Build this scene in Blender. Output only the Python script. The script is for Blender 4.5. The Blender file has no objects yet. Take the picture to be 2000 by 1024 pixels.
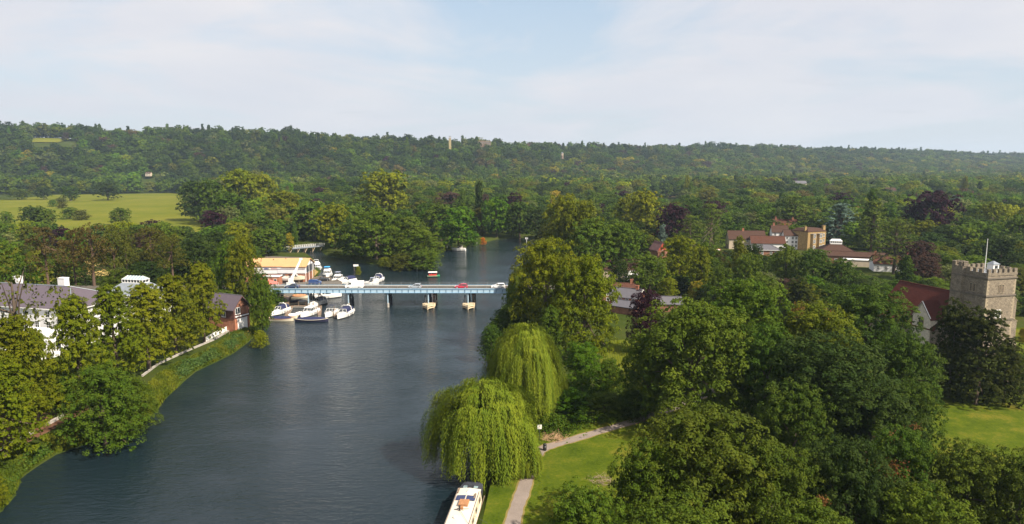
import bpy, math, random
import numpy as np
from mathutils import Vector, Matrix
random.seed(7)
RNG = np.random.default_rng(11)
SC = bpy.context.scene
COL = SC.collection

# ---------------------------------------------------------------- camera
CAM_H = 46.0
PITCH = math.radians(8.1)
FPX = 1333.3
cd = bpy.data.cameras.new("camera")
cd.lens = 24.0
cd.sensor_width = 36.0
cd.clip_start = 0.5
cd.clip_end = 12000.0
cam = bpy.data.objects.new("camera", cd)
cam.location = (0, 0, CAM_H)
cam.rotation_euler = (math.pi / 2 - PITCH, 0, 0)
COL.objects.link(cam)
SC.camera = cam

# ---------------------------------------------------------------- light, sky, exposure
SUN_EL = math.radians(43.0)
SUN_AZ = math.atan2(0.80, -0.60)          # clockwise from +Y: the sun stands to the side and a little behind the viewer
sd_ = Vector((math.sin(SUN_AZ) * math.cos(SUN_EL), math.cos(SUN_AZ) * math.cos(SUN_EL), math.sin(SUN_EL)))
sl = bpy.data.lights.new("sun", 'SUN')
sl.energy = 5.0
sl.angle = math.radians(0.6)
sl.color = (1.0, 0.90, 0.74)
so = bpy.data.objects.new("sun", sl)
so.rotation_euler = sd_.to_track_quat('Z', 'Y').to_euler()
so.location = (200, -100, 300)
COL.objects.link(so)

W = bpy.data.worlds.new("World")
SC.world = W
W.use_nodes = True
nt = W.node_tree
nt.nodes.clear()
def wn(t, **kw):
    n = nt.nodes.new(t)
    for k, v in kw.items():
        setattr(n, k, v)
    return n
wout = wn('ShaderNodeOutputWorld')
bg = wn('ShaderNodeBackground')
bg.inputs[1].default_value = 0.060
sky = wn('ShaderNodeTexSky', sky_type='NISHITA')
sky.sun_disc = False
sky.sun_elevation = SUN_EL
sky.sun_rotation = SUN_AZ
sky.air_density = 1.1
sky.dust_density = 1.4
sky.altitude = 50
tc = wn('ShaderNodeTexCoord')
sep = wn('ShaderNodeSeparateXYZ')
nt.links.new(tc.outputs['Generated'], sep.inputs[0])
def wmath(op, a, b=None, clamp=False):
    n = wn('ShaderNodeMath', operation=op, use_clamp=clamp)
    for i, v in enumerate((a, b)):
        if v is None: continue
        if hasattr(v, 'is_output'): nt.links.new(v, n.inputs[i])
        else: n.inputs[i].default_value = v
    return n.outputs[0]
zc = wmath('ADD', wmath('MAXIMUM', sep.outputs[2], 0.0), 0.10)
cx_ = wmath('DIVIDE', sep.outputs[0], zc)
cy_ = wmath('DIVIDE', sep.outputs[1], zc)
cmb = wn('ShaderNodeCombineXYZ')
nt.links.new(cx_, cmb.inputs[0]); nt.links.new(cy_, cmb.inputs[1])
def wnoise(scale, detail, rough, dist, sx, sy, rot, off=(0, 0, 0)):
    mp = wn('ShaderNodeMapping')
    mp.inputs['Scale'].default_value = (sx, sy, 1)
    mp.inputs['Rotation'].default_value = (0, 0, rot)
    mp.inputs['Location'].default_value = off
    nt.links.new(cmb.outputs[0], mp.inputs[0])
    n = wn('ShaderNodeTexNoise')
    n.inputs['Scale'].default_value = scale
    n.inputs['Detail'].default_value = detail
    n.inputs['Roughness'].default_value = rough
    n.inputs['Distortion'].default_value = dist
    nt.links.new(mp.outputs[0], n.inputs['Vector'])
    return n.outputs[0]
def wramp(fac, stops):
    r = wn('ShaderNodeValToRGB')
    while len(r.color_ramp.elements) < len(stops): r.color_ramp.elements.new(0.5)
    for e, (p, c) in zip(r.color_ramp.elements, stops):
        e.position = p; e.color = (c, c, c, 1) if isinstance(c, (int, float)) else (*c, 1)
    nt.links.new(fac, r.inputs[0])
    return r.outputs[0]
def wmix(fac, a, b):
    m = wn('ShaderNodeMix', data_type='RGBA')
    if hasattr(fac, 'is_output'): nt.links.new(fac, m.inputs[0])
    else: m.inputs[0].default_value = fac
    for i, v in ((6, a), (7, b)):
        if hasattr(v, 'is_output'): nt.links.new(v, m.inputs[i])
        else: m.inputs[i].default_value = (*v, 1)
    return m.outputs[2]
thin = wramp(wnoise(0.55, 6, 0.55, 0.5, 1.0, 0.75, 0.5, (3.1, 0.4, 0)), [(0.38, 0.10), (0.52, 0.92)])
shade = wramp(wnoise(0.8, 5, 0.55, 0.2, 1.0, 0.8, 0.2, (1.4, 2.0, 2)), [(0.35, (5.75, 5.85, 6.4)), (0.65, (6.75, 6.55, 6.7))])
puff = wramp(wnoise(1.0, 6, 0.55, 0.1, 0.8, 1.3, 0.0, (5.2, 1.0, 7)), [(0.62, 0.0), (0.72, 0.6)])
# towards the horizon the veil turns into pale even air
hz = wramp(sep.outputs[2], [(0.0, 1.0), (0.22, 0.0)])
clear_ = wmix(0.55, sky.outputs[0], (4.9, 6.2, 7.5))
c1 = wmix(thin, clear_, shade)
c2 = wmix(puff, c1, (4.9, 5.05, 5.5))
c3 = wmix(wmath('MULTIPLY', hz, 0.75), c2, (5.65, 5.9, 6.4))
nt.links.new(c3, bg.inputs[0])
nt.links.new(bg.outputs[0], wout.inputs[0])

SC.view_settings.view_transform = 'Standard'
SC.view_settings.look = 'None'
SC.view_settings.exposure = 1.10
SC.view_settings.gamma = 1.0
SC.view_settings.use_curve_mapping = False
SC.render.engine = 'CYCLES'
SC.cycles.max_bounces = 6
SC.cycles.diffuse_bounces = 3
SC.cycles.glossy_bounces = 3
SC.cycles.transmission_bounces = 3
SC.cycles.volume_bounces = 0
SC.cycles.use_denoising = True

# ---------------------------------------------------------------- geometry of the view (to turn measured positions into metres)
SP, CP = math.sin(PITCH), math.cos(PITCH)
LAND = 1.3
def G(px, py, z=LAND):
    """ground point (x, y) at height z that the photograph shows at px, py"""
    dx, dy = (px - 1000) / FPX, (512 - py) / FPX
    ry = CP + dy * SP
    rz = -SP + dy * CP
    t = (z - CAM_H) / rz
    return (dx * t, ry * t)
def depth_of(x, y, z):
    return y * CP - (z - CAM_H) * SP
def Z(x, y, py):
    """height at which the vertical over (x, y) shows at py"""
    dy = (512 - py) / FPX
    return CAM_H + y * (-SP + dy * CP) / (CP + dy * SP)
def proj(x, y, z):
    d = y * CP - (z - CAM_H) * SP
    u = y * SP + (z - CAM_H) * CP
    return 1000 + FPX * x / d, 512 - FPX * u / d
def X(px, y, z=LAND):
    return (px - 1000) / FPX * depth_of(0, y, z)

# ---------------------------------------------------------------- objects and tags
def tag(o, label=None, cat=None, group=None, kind=None):
    if label: o['label'] = label
    if cat: o['category'] = cat
    if group: o['group'] = group
    if kind: o['kind'] = kind
    return o
def empty(name, loc, rz=0.0, label=None, cat=None, group=None):
    o = bpy.data.objects.new(name, None)
    o.location = loc
    o.rotation_euler = (0, 0, rz)
    o.empty_display_size = 0.2
    COL.objects.link(o)
    return tag(o, label, cat, group)
def obj(name, me, parent=None, loc=(0, 0, 0), rz=0.0):
    o = bpy.data.objects.new(name, me)
    o.location = loc
    o.rotation_euler = (0, 0, rz)
    if parent: o.parent = parent
    COL.objects.link(o)
    return o
def copy_tree(o, parent=None):
    c = o.copy()
    COL.objects.link(c)
    c.parent = parent
    for ch in list(o.children):
        copy_tree(ch, c)
    return c

class MB:
    def __init__(self): self.v = []; self.f = []
    def add(self, vs, fs):
        n = len(self.v)
        self.v += [tuple(p) for p in vs]
        self.f += [tuple(n + i for i in f) for f in fs]
        return self
    def box(self, x0, x1, y0, y1, z0, z1):
        return self.add([(x0,y0,z0),(x1,y0,z0),(x1,y1,z0),(x0,y1,z0),(x0,y0,z1),(x1,y0,z1),(x1,y1,z1),(x0,y1,z1)],
            [(0,3,2,1),(4,5,6,7),(0,1,5,4),(1,2,6,5),(2,3,7,6),(3,0,4,7)])
    def frustum(self, b, t):
        """b, t: (x0,x1,y0,y1,z)"""
        x0,x1,y0,y1,z0 = b; X0,X1,Y0,Y1,z1 = t
        return self.add([(x0,y0,z0),(x1,y0,z0),(x1,y1,z0),(x0,y1,z0),(X0,Y0,z1),(X1,Y0,z1),(X1,Y1,z1),(X0,Y1,z1)],
            [(0,3,2,1),(4,5,6,7),(0,1,5,4),(1,2,6,5),(2,3,7,6),(3,0,4,7)])
    def prism(self, pts, a, b, axis='x'):
        """polygon pts extruded from a to b along axis; pts are the two other coordinates"""
        n = len(pts)
        def mk(p, t):
            return {'x': (t, p[0], p[1]), 'y': (p[0], t, p[1]), 'z': (p[0], p[1], t)}[axis]
        vs = [mk(p, a) for p in pts] + [mk(p, b) for p in pts]
        fs = [tuple(range(n))[::-1], tuple(range(n, 2 * n))] + [(i, (i+1) % n, n + (i+1) % n, n + i) for i in range(n)]
        return self.add(vs, fs)
    def tube(self, p0, p1, r0, r1=None, n=8):
        r1 = r0 if r1 is None else r1
        p0, p1 = Vector(p0), Vector(p1)
        d = (p1 - p0)
        if d.length < 1e-6: return self
        q = d.to_track_quat('Z', 'Y')
        vs = []
        for p, r in ((p0, r0), (p1, r1)):
            for i in range(n):
                a = 2 * math.pi * i / n
                vs.append(p + q @ Vector((r * math.cos(a), r * math.sin(a), 0)))
        fs = [tuple(range(n))[::-1], tuple(range(n, 2*n))] + [(i, (i+1) % n, n + (i+1) % n, n + i) for i in range(n)]
        return self.add(vs, fs)
    def path(self, pts, rs, n=6):
        for i in range(len(pts) - 1):
            self.tube(pts[i], pts[i+1], rs[i], rs[i+1], n)
        return self
    def loft(self, rings, cap=True, closed=True):
        n = len(rings[0])
        vs = [p for r in rings for p in r]
        fs = []
        for k in range(len(rings) - 1):
            for i in range(n if closed else n - 1):
                j = (i + 1) % n
                fs.append((k*n + i, k*n + j, (k+1)*n + j, (k+1)*n + i))
        if cap:
            fs.append(tuple(range(n))[::-1])
            fs.append(tuple((len(rings)-1) * n + i for i in range(n)))
        return self.add(vs, fs)
    def dome(self, c, r, rz, n=10, m=4, zmin=0.0):
        rings = []
        for k in range(m):
            a = math.pi / 2 * k / m
            rings.append([(c[0] + r * math.cos(a) * math.cos(2*math.pi*i/n), c[1] + r * math.cos(a) * math.sin(2*math.pi*i/n), c[2] + rz * math.sin(a)) for i in range(n)])
        rings.append([(c[0] + 0.01*r * math.cos(2*math.pi*i/n), c[1] + 0.01*r * math.sin(2*math.pi*i/n), c[2] + rz) for i in range(n)])
        return self.loft(rings)
    def mesh(self, name, mat, smooth=False):
        me = bpy.data.meshes.new(name)
        me.from_pydata(self.v, [], self.f)
        if mat: me.materials.append(mat)
        if smooth:
            me.polygons.foreach_set('use_smooth', [True] * len(me.polygons))
        me.update()
        return me
    def build(self, name, mat, parent=None, smooth=False, loc=(0, 0, 0), rz=0.0):
        return obj(name, self.mesh(name, mat, smooth), parent, loc, rz)

# ---------------------------------------------------------------- materials
def new_mat(name):
    m = bpy.data.materials.new(name)
    m.use_nodes = True
    m.node_tree.nodes.clear()
    return m, m.node_tree
def mat(name, col, rough=0.7, var=0.12, scale=1.0, metal=0.0, spec=0.4, bump=0.0, col2=None, detail=6, stretch=(1, 1, 1), coat=0.0):
    m, t = new_mat(name)
    N, L = t.nodes, t.links
    out = N.new('ShaderNodeOutputMaterial')
    b = N.new('ShaderNodeBsdfPrincipled')
    b.inputs['Roughness'].default_value = rough
    b.inputs['Metallic'].default_value = metal
    b.inputs['Specular IOR Level'].default_value = spec
    b.inputs['Coat Weight'].default_value = coat
    tcn = N.new('ShaderNodeTexCoord')
    mp = N.new('ShaderNodeMapping')
    mp.inputs['Scale'].default_value = stretch
    no = N.new('ShaderNodeTexNoise')
    no.inputs['Scale'].default_value = scale
    no.inputs['Detail'].default_value = detail
    no.inputs['Roughness'].default_value = 0.6
    L.new(tcn.outputs['Object'], mp.inputs[0]); L.new(mp.outputs[0], no.inputs['Vector'])
    r = N.new('ShaderNodeValToRGB')
    c2 = col2 or tuple(c * (1 + var) for c in col)
    c1 = tuple(c * (1 - var) for c in col)
    r.color_ramp.elements[0].position = 0.3; r.color_ramp.elements[0].color = (*c1, 1)
    r.color_ramp.elements[1].position = 0.7; r.color_ramp.elements[1].color = (*c2, 1)
    L.new(no.outputs[0], r.inputs[0]); L.new(r.outputs[0], b.inputs['Base Color'])
    if bump:
        bp = N.new('ShaderNodeBump'); bp.inputs['Strength'].default_value = bump; bp.inputs['Distance'].default_value = 0.1
        L.new(no.outputs[0], bp.inputs['Height']); L.new(bp.outputs[0], b.inputs['Normal'])
    L.new(b.outputs[0], out.inputs[0])
    return m
def brick_mat(name, c1, c2, mortar, scale, rough=0.9, bw=0.5, rh=0.25, squash=1.0):
    m, t = new_mat(name)
    N, L = t.nodes, t.links
    out = N.new('ShaderNodeOutputMaterial'); b = N.new('ShaderNodeBsdfPrincipled')
    b.inputs['Roughness'].default_value = rough
    b.inputs['Specular IOR Level'].default_value = 0.2
    tcn = N.new('ShaderNodeTexCoord'); sp = N.new('ShaderNodeSeparateXYZ'); ad = N.new('ShaderNodeMath'); cb = N.new('ShaderNodeCombineXYZ')
    L.new(tcn.outputs['Object'], sp.inputs[0])
    L.new(sp.outputs[0], ad.inputs[0]); L.new(sp.outputs[1], ad.inputs[1])
    L.new(ad.outputs[0], cb.inputs[0]); L.new(sp.outputs[2], cb.inputs[1])
    br = N.new('ShaderNodeTexBrick')
    br.inputs['Color1'].default_value = (*c1, 1); br.inputs['Color2'].default_value = (*c2, 1); br.inputs['Mortar'].default_value = (*mortar, 1)
    br.inputs['Scale'].default_value = scale; br.inputs['Mortar Size'].default_value = 0.02
    br.inputs['Brick Width'].default_value = bw; br.inputs['Row Height'].default_value = rh
    L.new(cb.outputs[0], br.inputs['Vector'])
    no = N.new('ShaderNodeTexNoise'); no.inputs['Scale'].default_value = 1.1; no.inputs['Detail'].default_value = 8; no.inputs['Roughness'].default_value = 0.7
    L.new(tcn.outputs['Object'], no.inputs['Vector'])
    r = N.new('ShaderNodeValToRGB'); r.color_ramp.elements[0].position = 0.3; r.color_ramp.elements[0].color = (0.62, 0.62, 0.62, 1)
    r.color_ramp.elements[1].position = 0.7; r.color_ramp.elements[1].color = (1.25, 1.22, 1.15, 1)
    L.new(no.outputs[0], r.inputs[0])
    mx = N.new('ShaderNodeMix'); mx.data_type = 'RGBA'; mx.blend_type = 'MULTIPLY'; mx.inputs[0].default_value = 1
    L.new(br.outputs[0], mx.inputs[6]); L.new(r.outputs[0], mx.inputs[7]); L.new(mx.outputs[2], b.inputs['Base Color'])
    L.new(b.outputs[0], out.inputs[0])
    return m

def foliage_mat():
    m, t = new_mat("foliage")
    N, L = t.nodes, t.links
    out = N.new('ShaderNodeOutputMaterial'); b = N.new('ShaderNodeBsdfPrincipled')
    b.inputs['Roughness'].default_value = 0.75; b.inputs['Specular IOR Level'].default_value = 0.06
    at = N.new('ShaderNodeAttribute'); at.attribute_type = 'INSTANCER'; at.attribute_name = 'tint'
    lf = N.new('ShaderNodeAttribute'); lf.attribute_type = 'GEOMETRY'; lf.attribute_name = 'leaf'
    oi = N.new('ShaderNodeObjectInfo')
    hs = N.new('ShaderNodeHueSaturation')
    def mr(src, a, b_):
        n = N.new('ShaderNodeMapRange'); n.inputs[3].default_value = a; n.inputs[4].default_value = b_
        L.new(src, n.inputs[0]); return n.outputs[0]
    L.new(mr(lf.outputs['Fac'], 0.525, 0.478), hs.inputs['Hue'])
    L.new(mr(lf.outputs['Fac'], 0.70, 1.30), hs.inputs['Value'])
    hs.inputs['Saturation'].default_value = 1.0
    L.new(at.outputs['Color'], hs.inputs['Color'])
    L.new(hs.outputs[0], b.inputs['Base Color'])
    tr = N.new('ShaderNodeBsdfTranslucent')
    g = N.new('ShaderNodeGamma'); g.inputs[1].default_value = 0.92
    L.new(hs.outputs[0], g.inputs[0]); L.new(g.outputs[0], tr.inputs[0])
    mx = N.new('ShaderNodeMixShader'); mx.inputs[0].default_value = 0.22
    L.new(b.outputs[0], mx.inputs[1]); L.new(tr.outputs[0], mx.inputs[2]); L.new(mx.outputs[0], out.inputs[0])
    return m
M_LEAF = foliage_mat()
M_BARK = mat("bark", (0.085, 0.062, 0.045), 0.95, 0.3, 3, bump=0.4)
M_PINEBARK = mat("pine_bark", (0.085, 0.052, 0.036), 0.95, 0.3, 3, bump=0.4)

def ground_mat(name, cols, scale=0.12, fine=2.5, rough=0.95, stripe=None):
    """cols: list of linear colours from dark to light"""
    m, t = new_mat(name)
    N, L = t.nodes, t.links
    out = N.new('ShaderNodeOutputMaterial'); b = N.new('ShaderNodeBsdfPrincipled')
    b.inputs['Roughness'].default_value = rough; b.inputs['Specular IOR Level'].default_value = 0.02
    tcn = N.new('ShaderNodeTexCoord')
    n1 = N.new('ShaderNodeTexNoise'); n1.inputs['Scale'].default_value = scale; n1.inputs['Detail'].default_value = 10; n1.inputs['Roughness'].default_value = 0.62
    n2 = N.new('ShaderNodeTexNoise'); n2.inputs['Scale'].default_value = fine; n2.inputs['Detail'].default_value = 5; n2.inputs['Roughness'].default_value = 0.7
    L.new(tcn.outputs['Object'], n1.inputs[0]); L.new(tcn.outputs['Object'], n2.inputs[0])
    mi = N.new('ShaderNodeMix'); mi.inputs[0].default_value = 0.35
    L.new(n1.outputs[0], mi.inputs[2]); L.new(n2.outputs[0], mi.inputs[3])
    src = mi.outputs[0]
    if stripe:
        wv = N.new('ShaderNodeTexWave'); wv.inputs['Scale'].default_value = stripe[0]; wv.inputs['Distortion'].default_value = 0.6
        mp = N.new('ShaderNodeMapping'); mp.inputs['Rotation'].default_value = (0, 0, stripe[1])
        L.new(tcn.outputs['Object'], mp.inputs[0]); L.new(mp.outputs[0], wv.inputs[0])
        m2 = N.new('ShaderNodeMix'); m2.inputs[0].default_value = stripe[2]
        L.new(src, m2.inputs[2]); L.new(wv.outputs[1], m2.inputs[3]); src = m2.outputs[0]
    r = N.new('ShaderNodeValToRGB')
    k = len(cols)
    while len(r.color_ramp.elements) < k: r.color_ramp.elements.new(0.5)
    for i, (e, c) in enumerate(zip(r.color_ramp.elements, cols)):
        e.position = 0.32 + 0.36 * i / (k - 1); e.color = (*c, 1)
    L.new(src, r.inputs[0]); L.new(r.outputs[0], b.inputs['Base Color'])
    bp = N.new('ShaderNodeBump'); bp.inputs['Strength'].default_value = 0.5; bp.inputs['Distance'].default_value = 0.25
    L.new(n2.outputs[0], bp.inputs['Height']); L.new(bp.outputs[0], b.inputs['Normal'])
    L.new(b.outputs[0], out.inputs[0])
    return m
M_GROUND = ground_mat("ground_cover", [(0.018, 0.030, 0.006), (0.036, 0.050, 0.009), (0.055, 0.055, 0.016)], 0.05, 1.2)
M_LAWN = ground_mat("lawn_grass", [(0.026, 0.048, 0.004), (0.064, 0.086, 0.007), (0.150, 0.125, 0.020)], 0.22, 2.2)
M_MOWN = ground_mat("mown_lawn", [(0.055, 0.075, 0.006), (0.11, 0.115, 0.012)], 0.1, 3.0, stripe=(0.55, 0.1, 0.22))
M_FIELD = ground_mat("hay_field", [(0.062, 0.082, 0.006), (0.098, 0.112, 0.009), (0.165, 0.145, 0.025)], 0.018, 0.25, stripe=(0.035, 1.2, 0.25))
M_STRAW = ground_mat("stubble_field", [(0.30, 0.21, 0.07), (0.40, 0.30, 0.12)], 0.02, 0.2)
M_PATH = ground_mat("path_gravel", [(0.17, 0.14, 0.12), (0.25, 0.205, 0.18)], 0.4, 6.0)
M_VERGE = ground_mat("worn_edge", [(0.12, 0.10, 0.03), (0.22, 0.17, 0.06)], 0.5, 5.0)
M_YARD = ground_mat("yard_surface", [(0.08, 0.072, 0.062), (0.15, 0.13, 0.11)], 0.3, 3.0)
M_ASPHALT = ground_mat("asphalt", [(0.07, 0.064, 0.058), (0.12, 0.105, 0.09)], 0.3, 4.0)
M_SOIL = ground_mat("bare_soil", [(0.09, 0.045, 0.028), (0.15, 0.08, 0.05)], 0.4, 3.0)

def water_mat():
    m, t = new_mat("river_water")
    N, L = t.nodes, t.links
    out = N.new('ShaderNodeOutputMaterial'); b = N.new('ShaderNodeBsdfPrincipled')
    b.inputs['Base Color'].default_value = (0.0065, 0.0135, 0.0185, 1)
    b.inputs['Roughness'].default_value = 0.07
    b.inputs['IOR'].default_value = 1.333
    tcn = N.new('ShaderNodeTexCoord')
    def nz(sc, st, det, rot=0.0):
        mp = N.new('ShaderNodeMapping'); mp.inputs['Scale'].default_value = st; mp.inputs['Rotation'].default_value = (0, 0, rot)
        n = N.new('ShaderNodeTexNoise'); n.inputs['Scale'].default_value = sc; n.inputs['Detail'].default_value = det; n.inputs['Roughness'].default_value = 0.6
        L.new(tcn.outputs['Object'], mp.inputs[0]); L.new(mp.outputs[0], n.inputs[0]); return n.outputs[0]
    a1 = nz(0.75, (1, 2.3, 1), 4, 0.2); a2 = nz(0.22, (1, 2.6, 1), 4, -0.1)
    am = N.new('ShaderNodeMix'); am.inputs[0].default_value = 0.55; L.new(a1, am.inputs[2]); L.new(a2, am.inputs[3]); a = am.outputs[0]
    c = nz(0.04, (1, 1.6, 1), 5)
    p = N.new('ShaderNodeMapRange'); p.inputs[1].default_value = 0.35; p.inputs[2].default_value = 0.65; p.inputs[3].default_value = 0.35; p.inputs[4].default_value = 1.0
    L.new(c, p.inputs[0])
    bp = N.new('ShaderNodeBump'); bp.inputs['Distance'].default_value = 0.62
    L.new(a, bp.inputs['Height']); L.new(p.outputs[0], bp.inputs['Strength'])
    L.new(bp.outputs[0], b.inputs['Normal'])
    L.new(b.outputs[0], out.inputs[0])
    return m
M_WATER = water_mat()

# ---------------------------------------------------------------- the river and the land
def R(px, py): return G(px, py, 0.0)
RIVER = [(-95, -150), (-86, 20), (-76, 60), R(0, 1000), R(25, 969), R(41, 931), R(73, 909), R(108, 887), R(150, 873), R(196, 858), R(237, 842), R(280, 824), R(303, 803),
    R(322, 778), R(350, 752), R(380, 726), R(421, 707), R(455, 690), R(484, 668), R(500, 650), R(522, 632), R(527, 612), R(545, 592), R(556, 583),
    R(575, 577), R(592, 560), R(604, 550), R(618, 541), R(626, 530), R(618, 517), R(611, 506), R(600, 498), R(560, 496), R(500, 495), R(430, 492),
    R(430, 481), R(500, 482), R(585, 486), R(625, 489), R(640, 500), R(669, 506), R(700, 513), R(740, 517), R(770, 522), R(810, 525), R(842, 526), R(850, 512), R(850, 492), R(886, 489),
    R(905, 487), R(918, 478), R(950, 473), R(968, 468), R(1000, 466), R(1035, 466), R(1058, 467), R(1050, 476), R(1036, 490), R(1026, 510), R(1014, 530), R(1008, 555),
    R(1000, 580), R(985, 605), R(968, 628), R(955, 650), R(950, 690), R(958, 730), R(968, 780), R(972, 840), R(965, 890), R(948, 945), R(925, 1024), (-6.2, 60), (-9, 20), (-25, -150)]
RV = np.array(RIVER)
def seg_dist(P, A, B):
    d = B - A
    t = np.clip(((P - A) @ d) / (d @ d), 0, 1)
    return np.hypot(*(P - (A + t[:, None] * d)).T)
def inside(P, poly):
    poly = np.asarray(poly)
    x, y = P[:, 0], P[:, 1]
    r = np.zeros(len(P), bool)
    j = len(poly) - 1
    for i in range(len(poly)):
        xi, yi = poly[i]; xj, yj = poly[j]
        c = ((yi > y) != (yj > y)) & (x < (xj - xi) * (y - yi) / (yj - yi + 1e-12) + xi)
        r ^= c
        j = i
    return r
def river_sd(P):
    d = np.full(len(P), 1e9)
    for i in range(len(RV)):
        d = np.minimum(d, seg_dist(P, RV[i], RV[(i + 1) % len(RV)]))
    return np.where(inside(P, RV), -d, d)
HU = np.array([-1.6, -0.75, -0.30, -0.075, 0.15, 0.375, 0.60, 0.75, 1.6])
HF = np.array([1060, 1110, 1130, 1180, 1300, 1450, 1550, 1600, 1600.])
HR = np.array([1450, 1500, 1550, 1620, 2000, 2300, 2700, 3000, 3200.])
HZ = np.array([115, 107, 88, 78, 70, 80, 68, 62, 56.])
def hill(x, y):
    u = x / np.maximum(y, 50)
    f, r, z = np.interp(u, HU, HF), np.interp(u, HU, HR), np.interp(u, HU, HZ)
    t = np.clip((y - f) / (r - f), 0, 1)
    t = t * t * (3 - 2 * t)
    w = 5.0 * np.sin(x / 97.0 + 1.3) * np.cos(y / 120.0) + 3.0 * np.sin(x / 41.0 + y / 60.0)
    return t * (z + w * t)
def land_z(x, y):
    x = np.atleast_1d(np.asarray(x, float)); y = np.atleast_1d(np.asarray(y, float))
    sd = river_sd(np.stack([x, y], 1))
    return np.clip(0.3 + sd * 1.0, -1.5, LAND) + hill(x, y)
def zland(x, y): return float(land_z([x], [y])[0])

def axis(parts):
    out = []
    for a, b, s in parts:
        out += list(np.arange(a, b, s))
    out.append(parts[-1][1])
    return np.array(out)
ys = axis([(-150, 60, 15), (60, 300, 2.0), (300, 520, 3.5), (520, 1000, 20), (1000, 3300, 40), (3300, 4400, 150)])
xs = axis([(-4300, -2600, 170), (-2600, -500, 60), (-500, -130, 12), (-130, 30, 2.0), (30, 300, 9), (300, 700, 25), (700, 2600, 60), (2600, 4300, 170)])
gx, gy = np.meshgrid(xs, ys)
gz = land_z(gx.ravel(), gy.ravel())
def grid_mesh(name, gx, gy, gz, m):
    ny, nx = gx.shape
    v = np.stack([gx.ravel(), gy.ravel(), gz.ravel()], 1)
    i = np.arange(nx * ny).reshape(ny, nx)
    f = np.stack([i[:-1, :-1], i[:-1, 1:], i[1:, 1:], i[1:, :-1]], -1).reshape(-1, 4)
    me = bpy.data.meshes.new(name)
    me.vertices.add(len(v)); me.vertices.foreach_set('co', v.ravel())
    me.loops.add(f.size); me.loops.foreach_set('vertex_index', f.ravel())
    me.polygons.add(len(f)); me.polygons.foreach_set('loop_start', np.arange(len(f)) * 4); me.polygons.foreach_set('loop_total', np.full(len(f), 4))
    me.update(calc_edges=True)
    me.polygons.foreach_set('use_smooth', np.ones(len(f), bool))
    me.materials.append(m)
    return me
tag(obj('ground', grid_mesh('ground', gx, gy, gz.reshape(gx.shape), M_GROUND)), kind='structure')
wx, wy = np.meshgrid(np.linspace(-260, 60, 17), np.linspace(-140, 520, 34))
tag(obj('water', grid_mesh('water', wx, wy, np.zeros(wx.size), M_WATER)), kind='structure')

def sheet(name, pts, m, z, kind='structure'):
    mb = MB(); mb.add([(x, y, z) for x, y in pts], [tuple(range(len(pts)))])
    return tag(mb.build(name, m), kind=kind)
def ribbon(name, pts, w, m, z):
    mb = MB(); vs = []
    pts = [Vector(p) for p in pts]
    # smooth
    sm = []
    for i in range(len(pts) - 1):
        p0 = pts[max(i-1, 0)]; p1 = pts[i]; p2 = pts[i+1]; p3 = pts[min(i+2, len(pts)-1)]
        for k in range(6):
            t = k / 6
            sm.append(0.5 * ((2*p1) + (p2-p0)*t + (2*p0-5*p1+4*p2-p3)*t*t + (3*p1-p0-3*p2+p3)*t**3))
    sm.append(pts[-1])
    for i, p in enumerate(sm):
        d = (sm[min(i+1, len(sm)-1)] - sm[max(i-1, 0)]).normalized()
        n = Vector((-d.y, d.x))
        ww = w / 2 * (1 + 0.06 * math.sin(i * 1.7) + 0.05 * math.sin(i * 0.6))
        vs += [(*(p + n * ww), z), (*(p - n * ww), z)]
    mb.add(vs, [(2*i, 2*i+1, 2*i+3, 2*i+2) for i in range(len(sm)-1)])
    return tag(mb.build(name, m), kind='structure')
# lawns and fields
LAWN = [(-5.0, 58), (-3.7, 82), (-2.9, 93), G(975, 900), G(985, 850), G(1010, 800), G(1070, 790), G(1250, 790), G(1330, 800), G(1380, 860), G(1500, 1000), (40, 60)]
sheet('lawn', LAWN, M_LAWN, LAND + 0.004)
LAWN_R = [G(1690, 900), G(1790, 800), G(1840, 760), G(2100, 740), G(2300, 800), G(2300, 900), G(1990, 960), G(1850, 930)]
sheet('lawn', LAWN_R, M_LAWN, LAND + 0.004)
sheet('lawn', [G(1960, 640), G(2100, 640), G(2150, 735), G(1960, 735)], M_LAWN, LAND + 0.004)
GARDEN = [G(1170, 760), G(1172, 690), G(1190, 665), G(1250, 662), G(1262, 760)]
sheet('garden_lawn', GARDEN, M_MOWN, LAND + 0.004)
FIELD = [G(-260, 470), G(-200, 392), G(0, 391), G(110, 381), G(355, 377.5), G(362, 400), G(368, 420), G(402, 432), G(420, 446), G(300, 470)]
sheet('field', FIELD, M_FIELD, LAND + 0.02)
STRAWS = [[G(-60, 500), G(60, 470), G(150, 505), G(280, 482), G(365, 488), G(360, 520), G(200, 540), G(0, 560)],
    [G(1045, 412), G(1050, 399), G(1120, 402), G(1180, 405), G(1170, 418)], [G(1265, 385), G(1270, 378), G(1320, 379), G(1320, 386)],
    [G(1350, 425), G(1362, 412), G(1420, 415), G(1410, 432)]]
for s in STRAWS[:1] + STRAWS[1:]:
    sheet('stubble_field', s, M_STRAW, LAND + 0.03)
YARDP = [G(470, 570), G(500, 520), G(520, 500), G(598, 503), G(612, 520), G(619, 530), G(612, 541), G(598, 550), G(586, 562), G(570, 578), G(553, 585), G(543, 594), G(500, 605)]
sheet('yard', YARDP, M_YARD, LAND + 0.006)
sheet('lawn', [G(480, 620), G(500, 590), G(541, 590), G(536, 604), G(522, 616), G(512, 632), G(490, 640)], M_MOWN, LAND + 0.01)
sheet('bare_soil', [G(-60, 905), G(-60, 830), G(150, 790), G(190, 790), G(120, 830), G(60, 862)], M_SOIL, LAND + 0.008)
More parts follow.
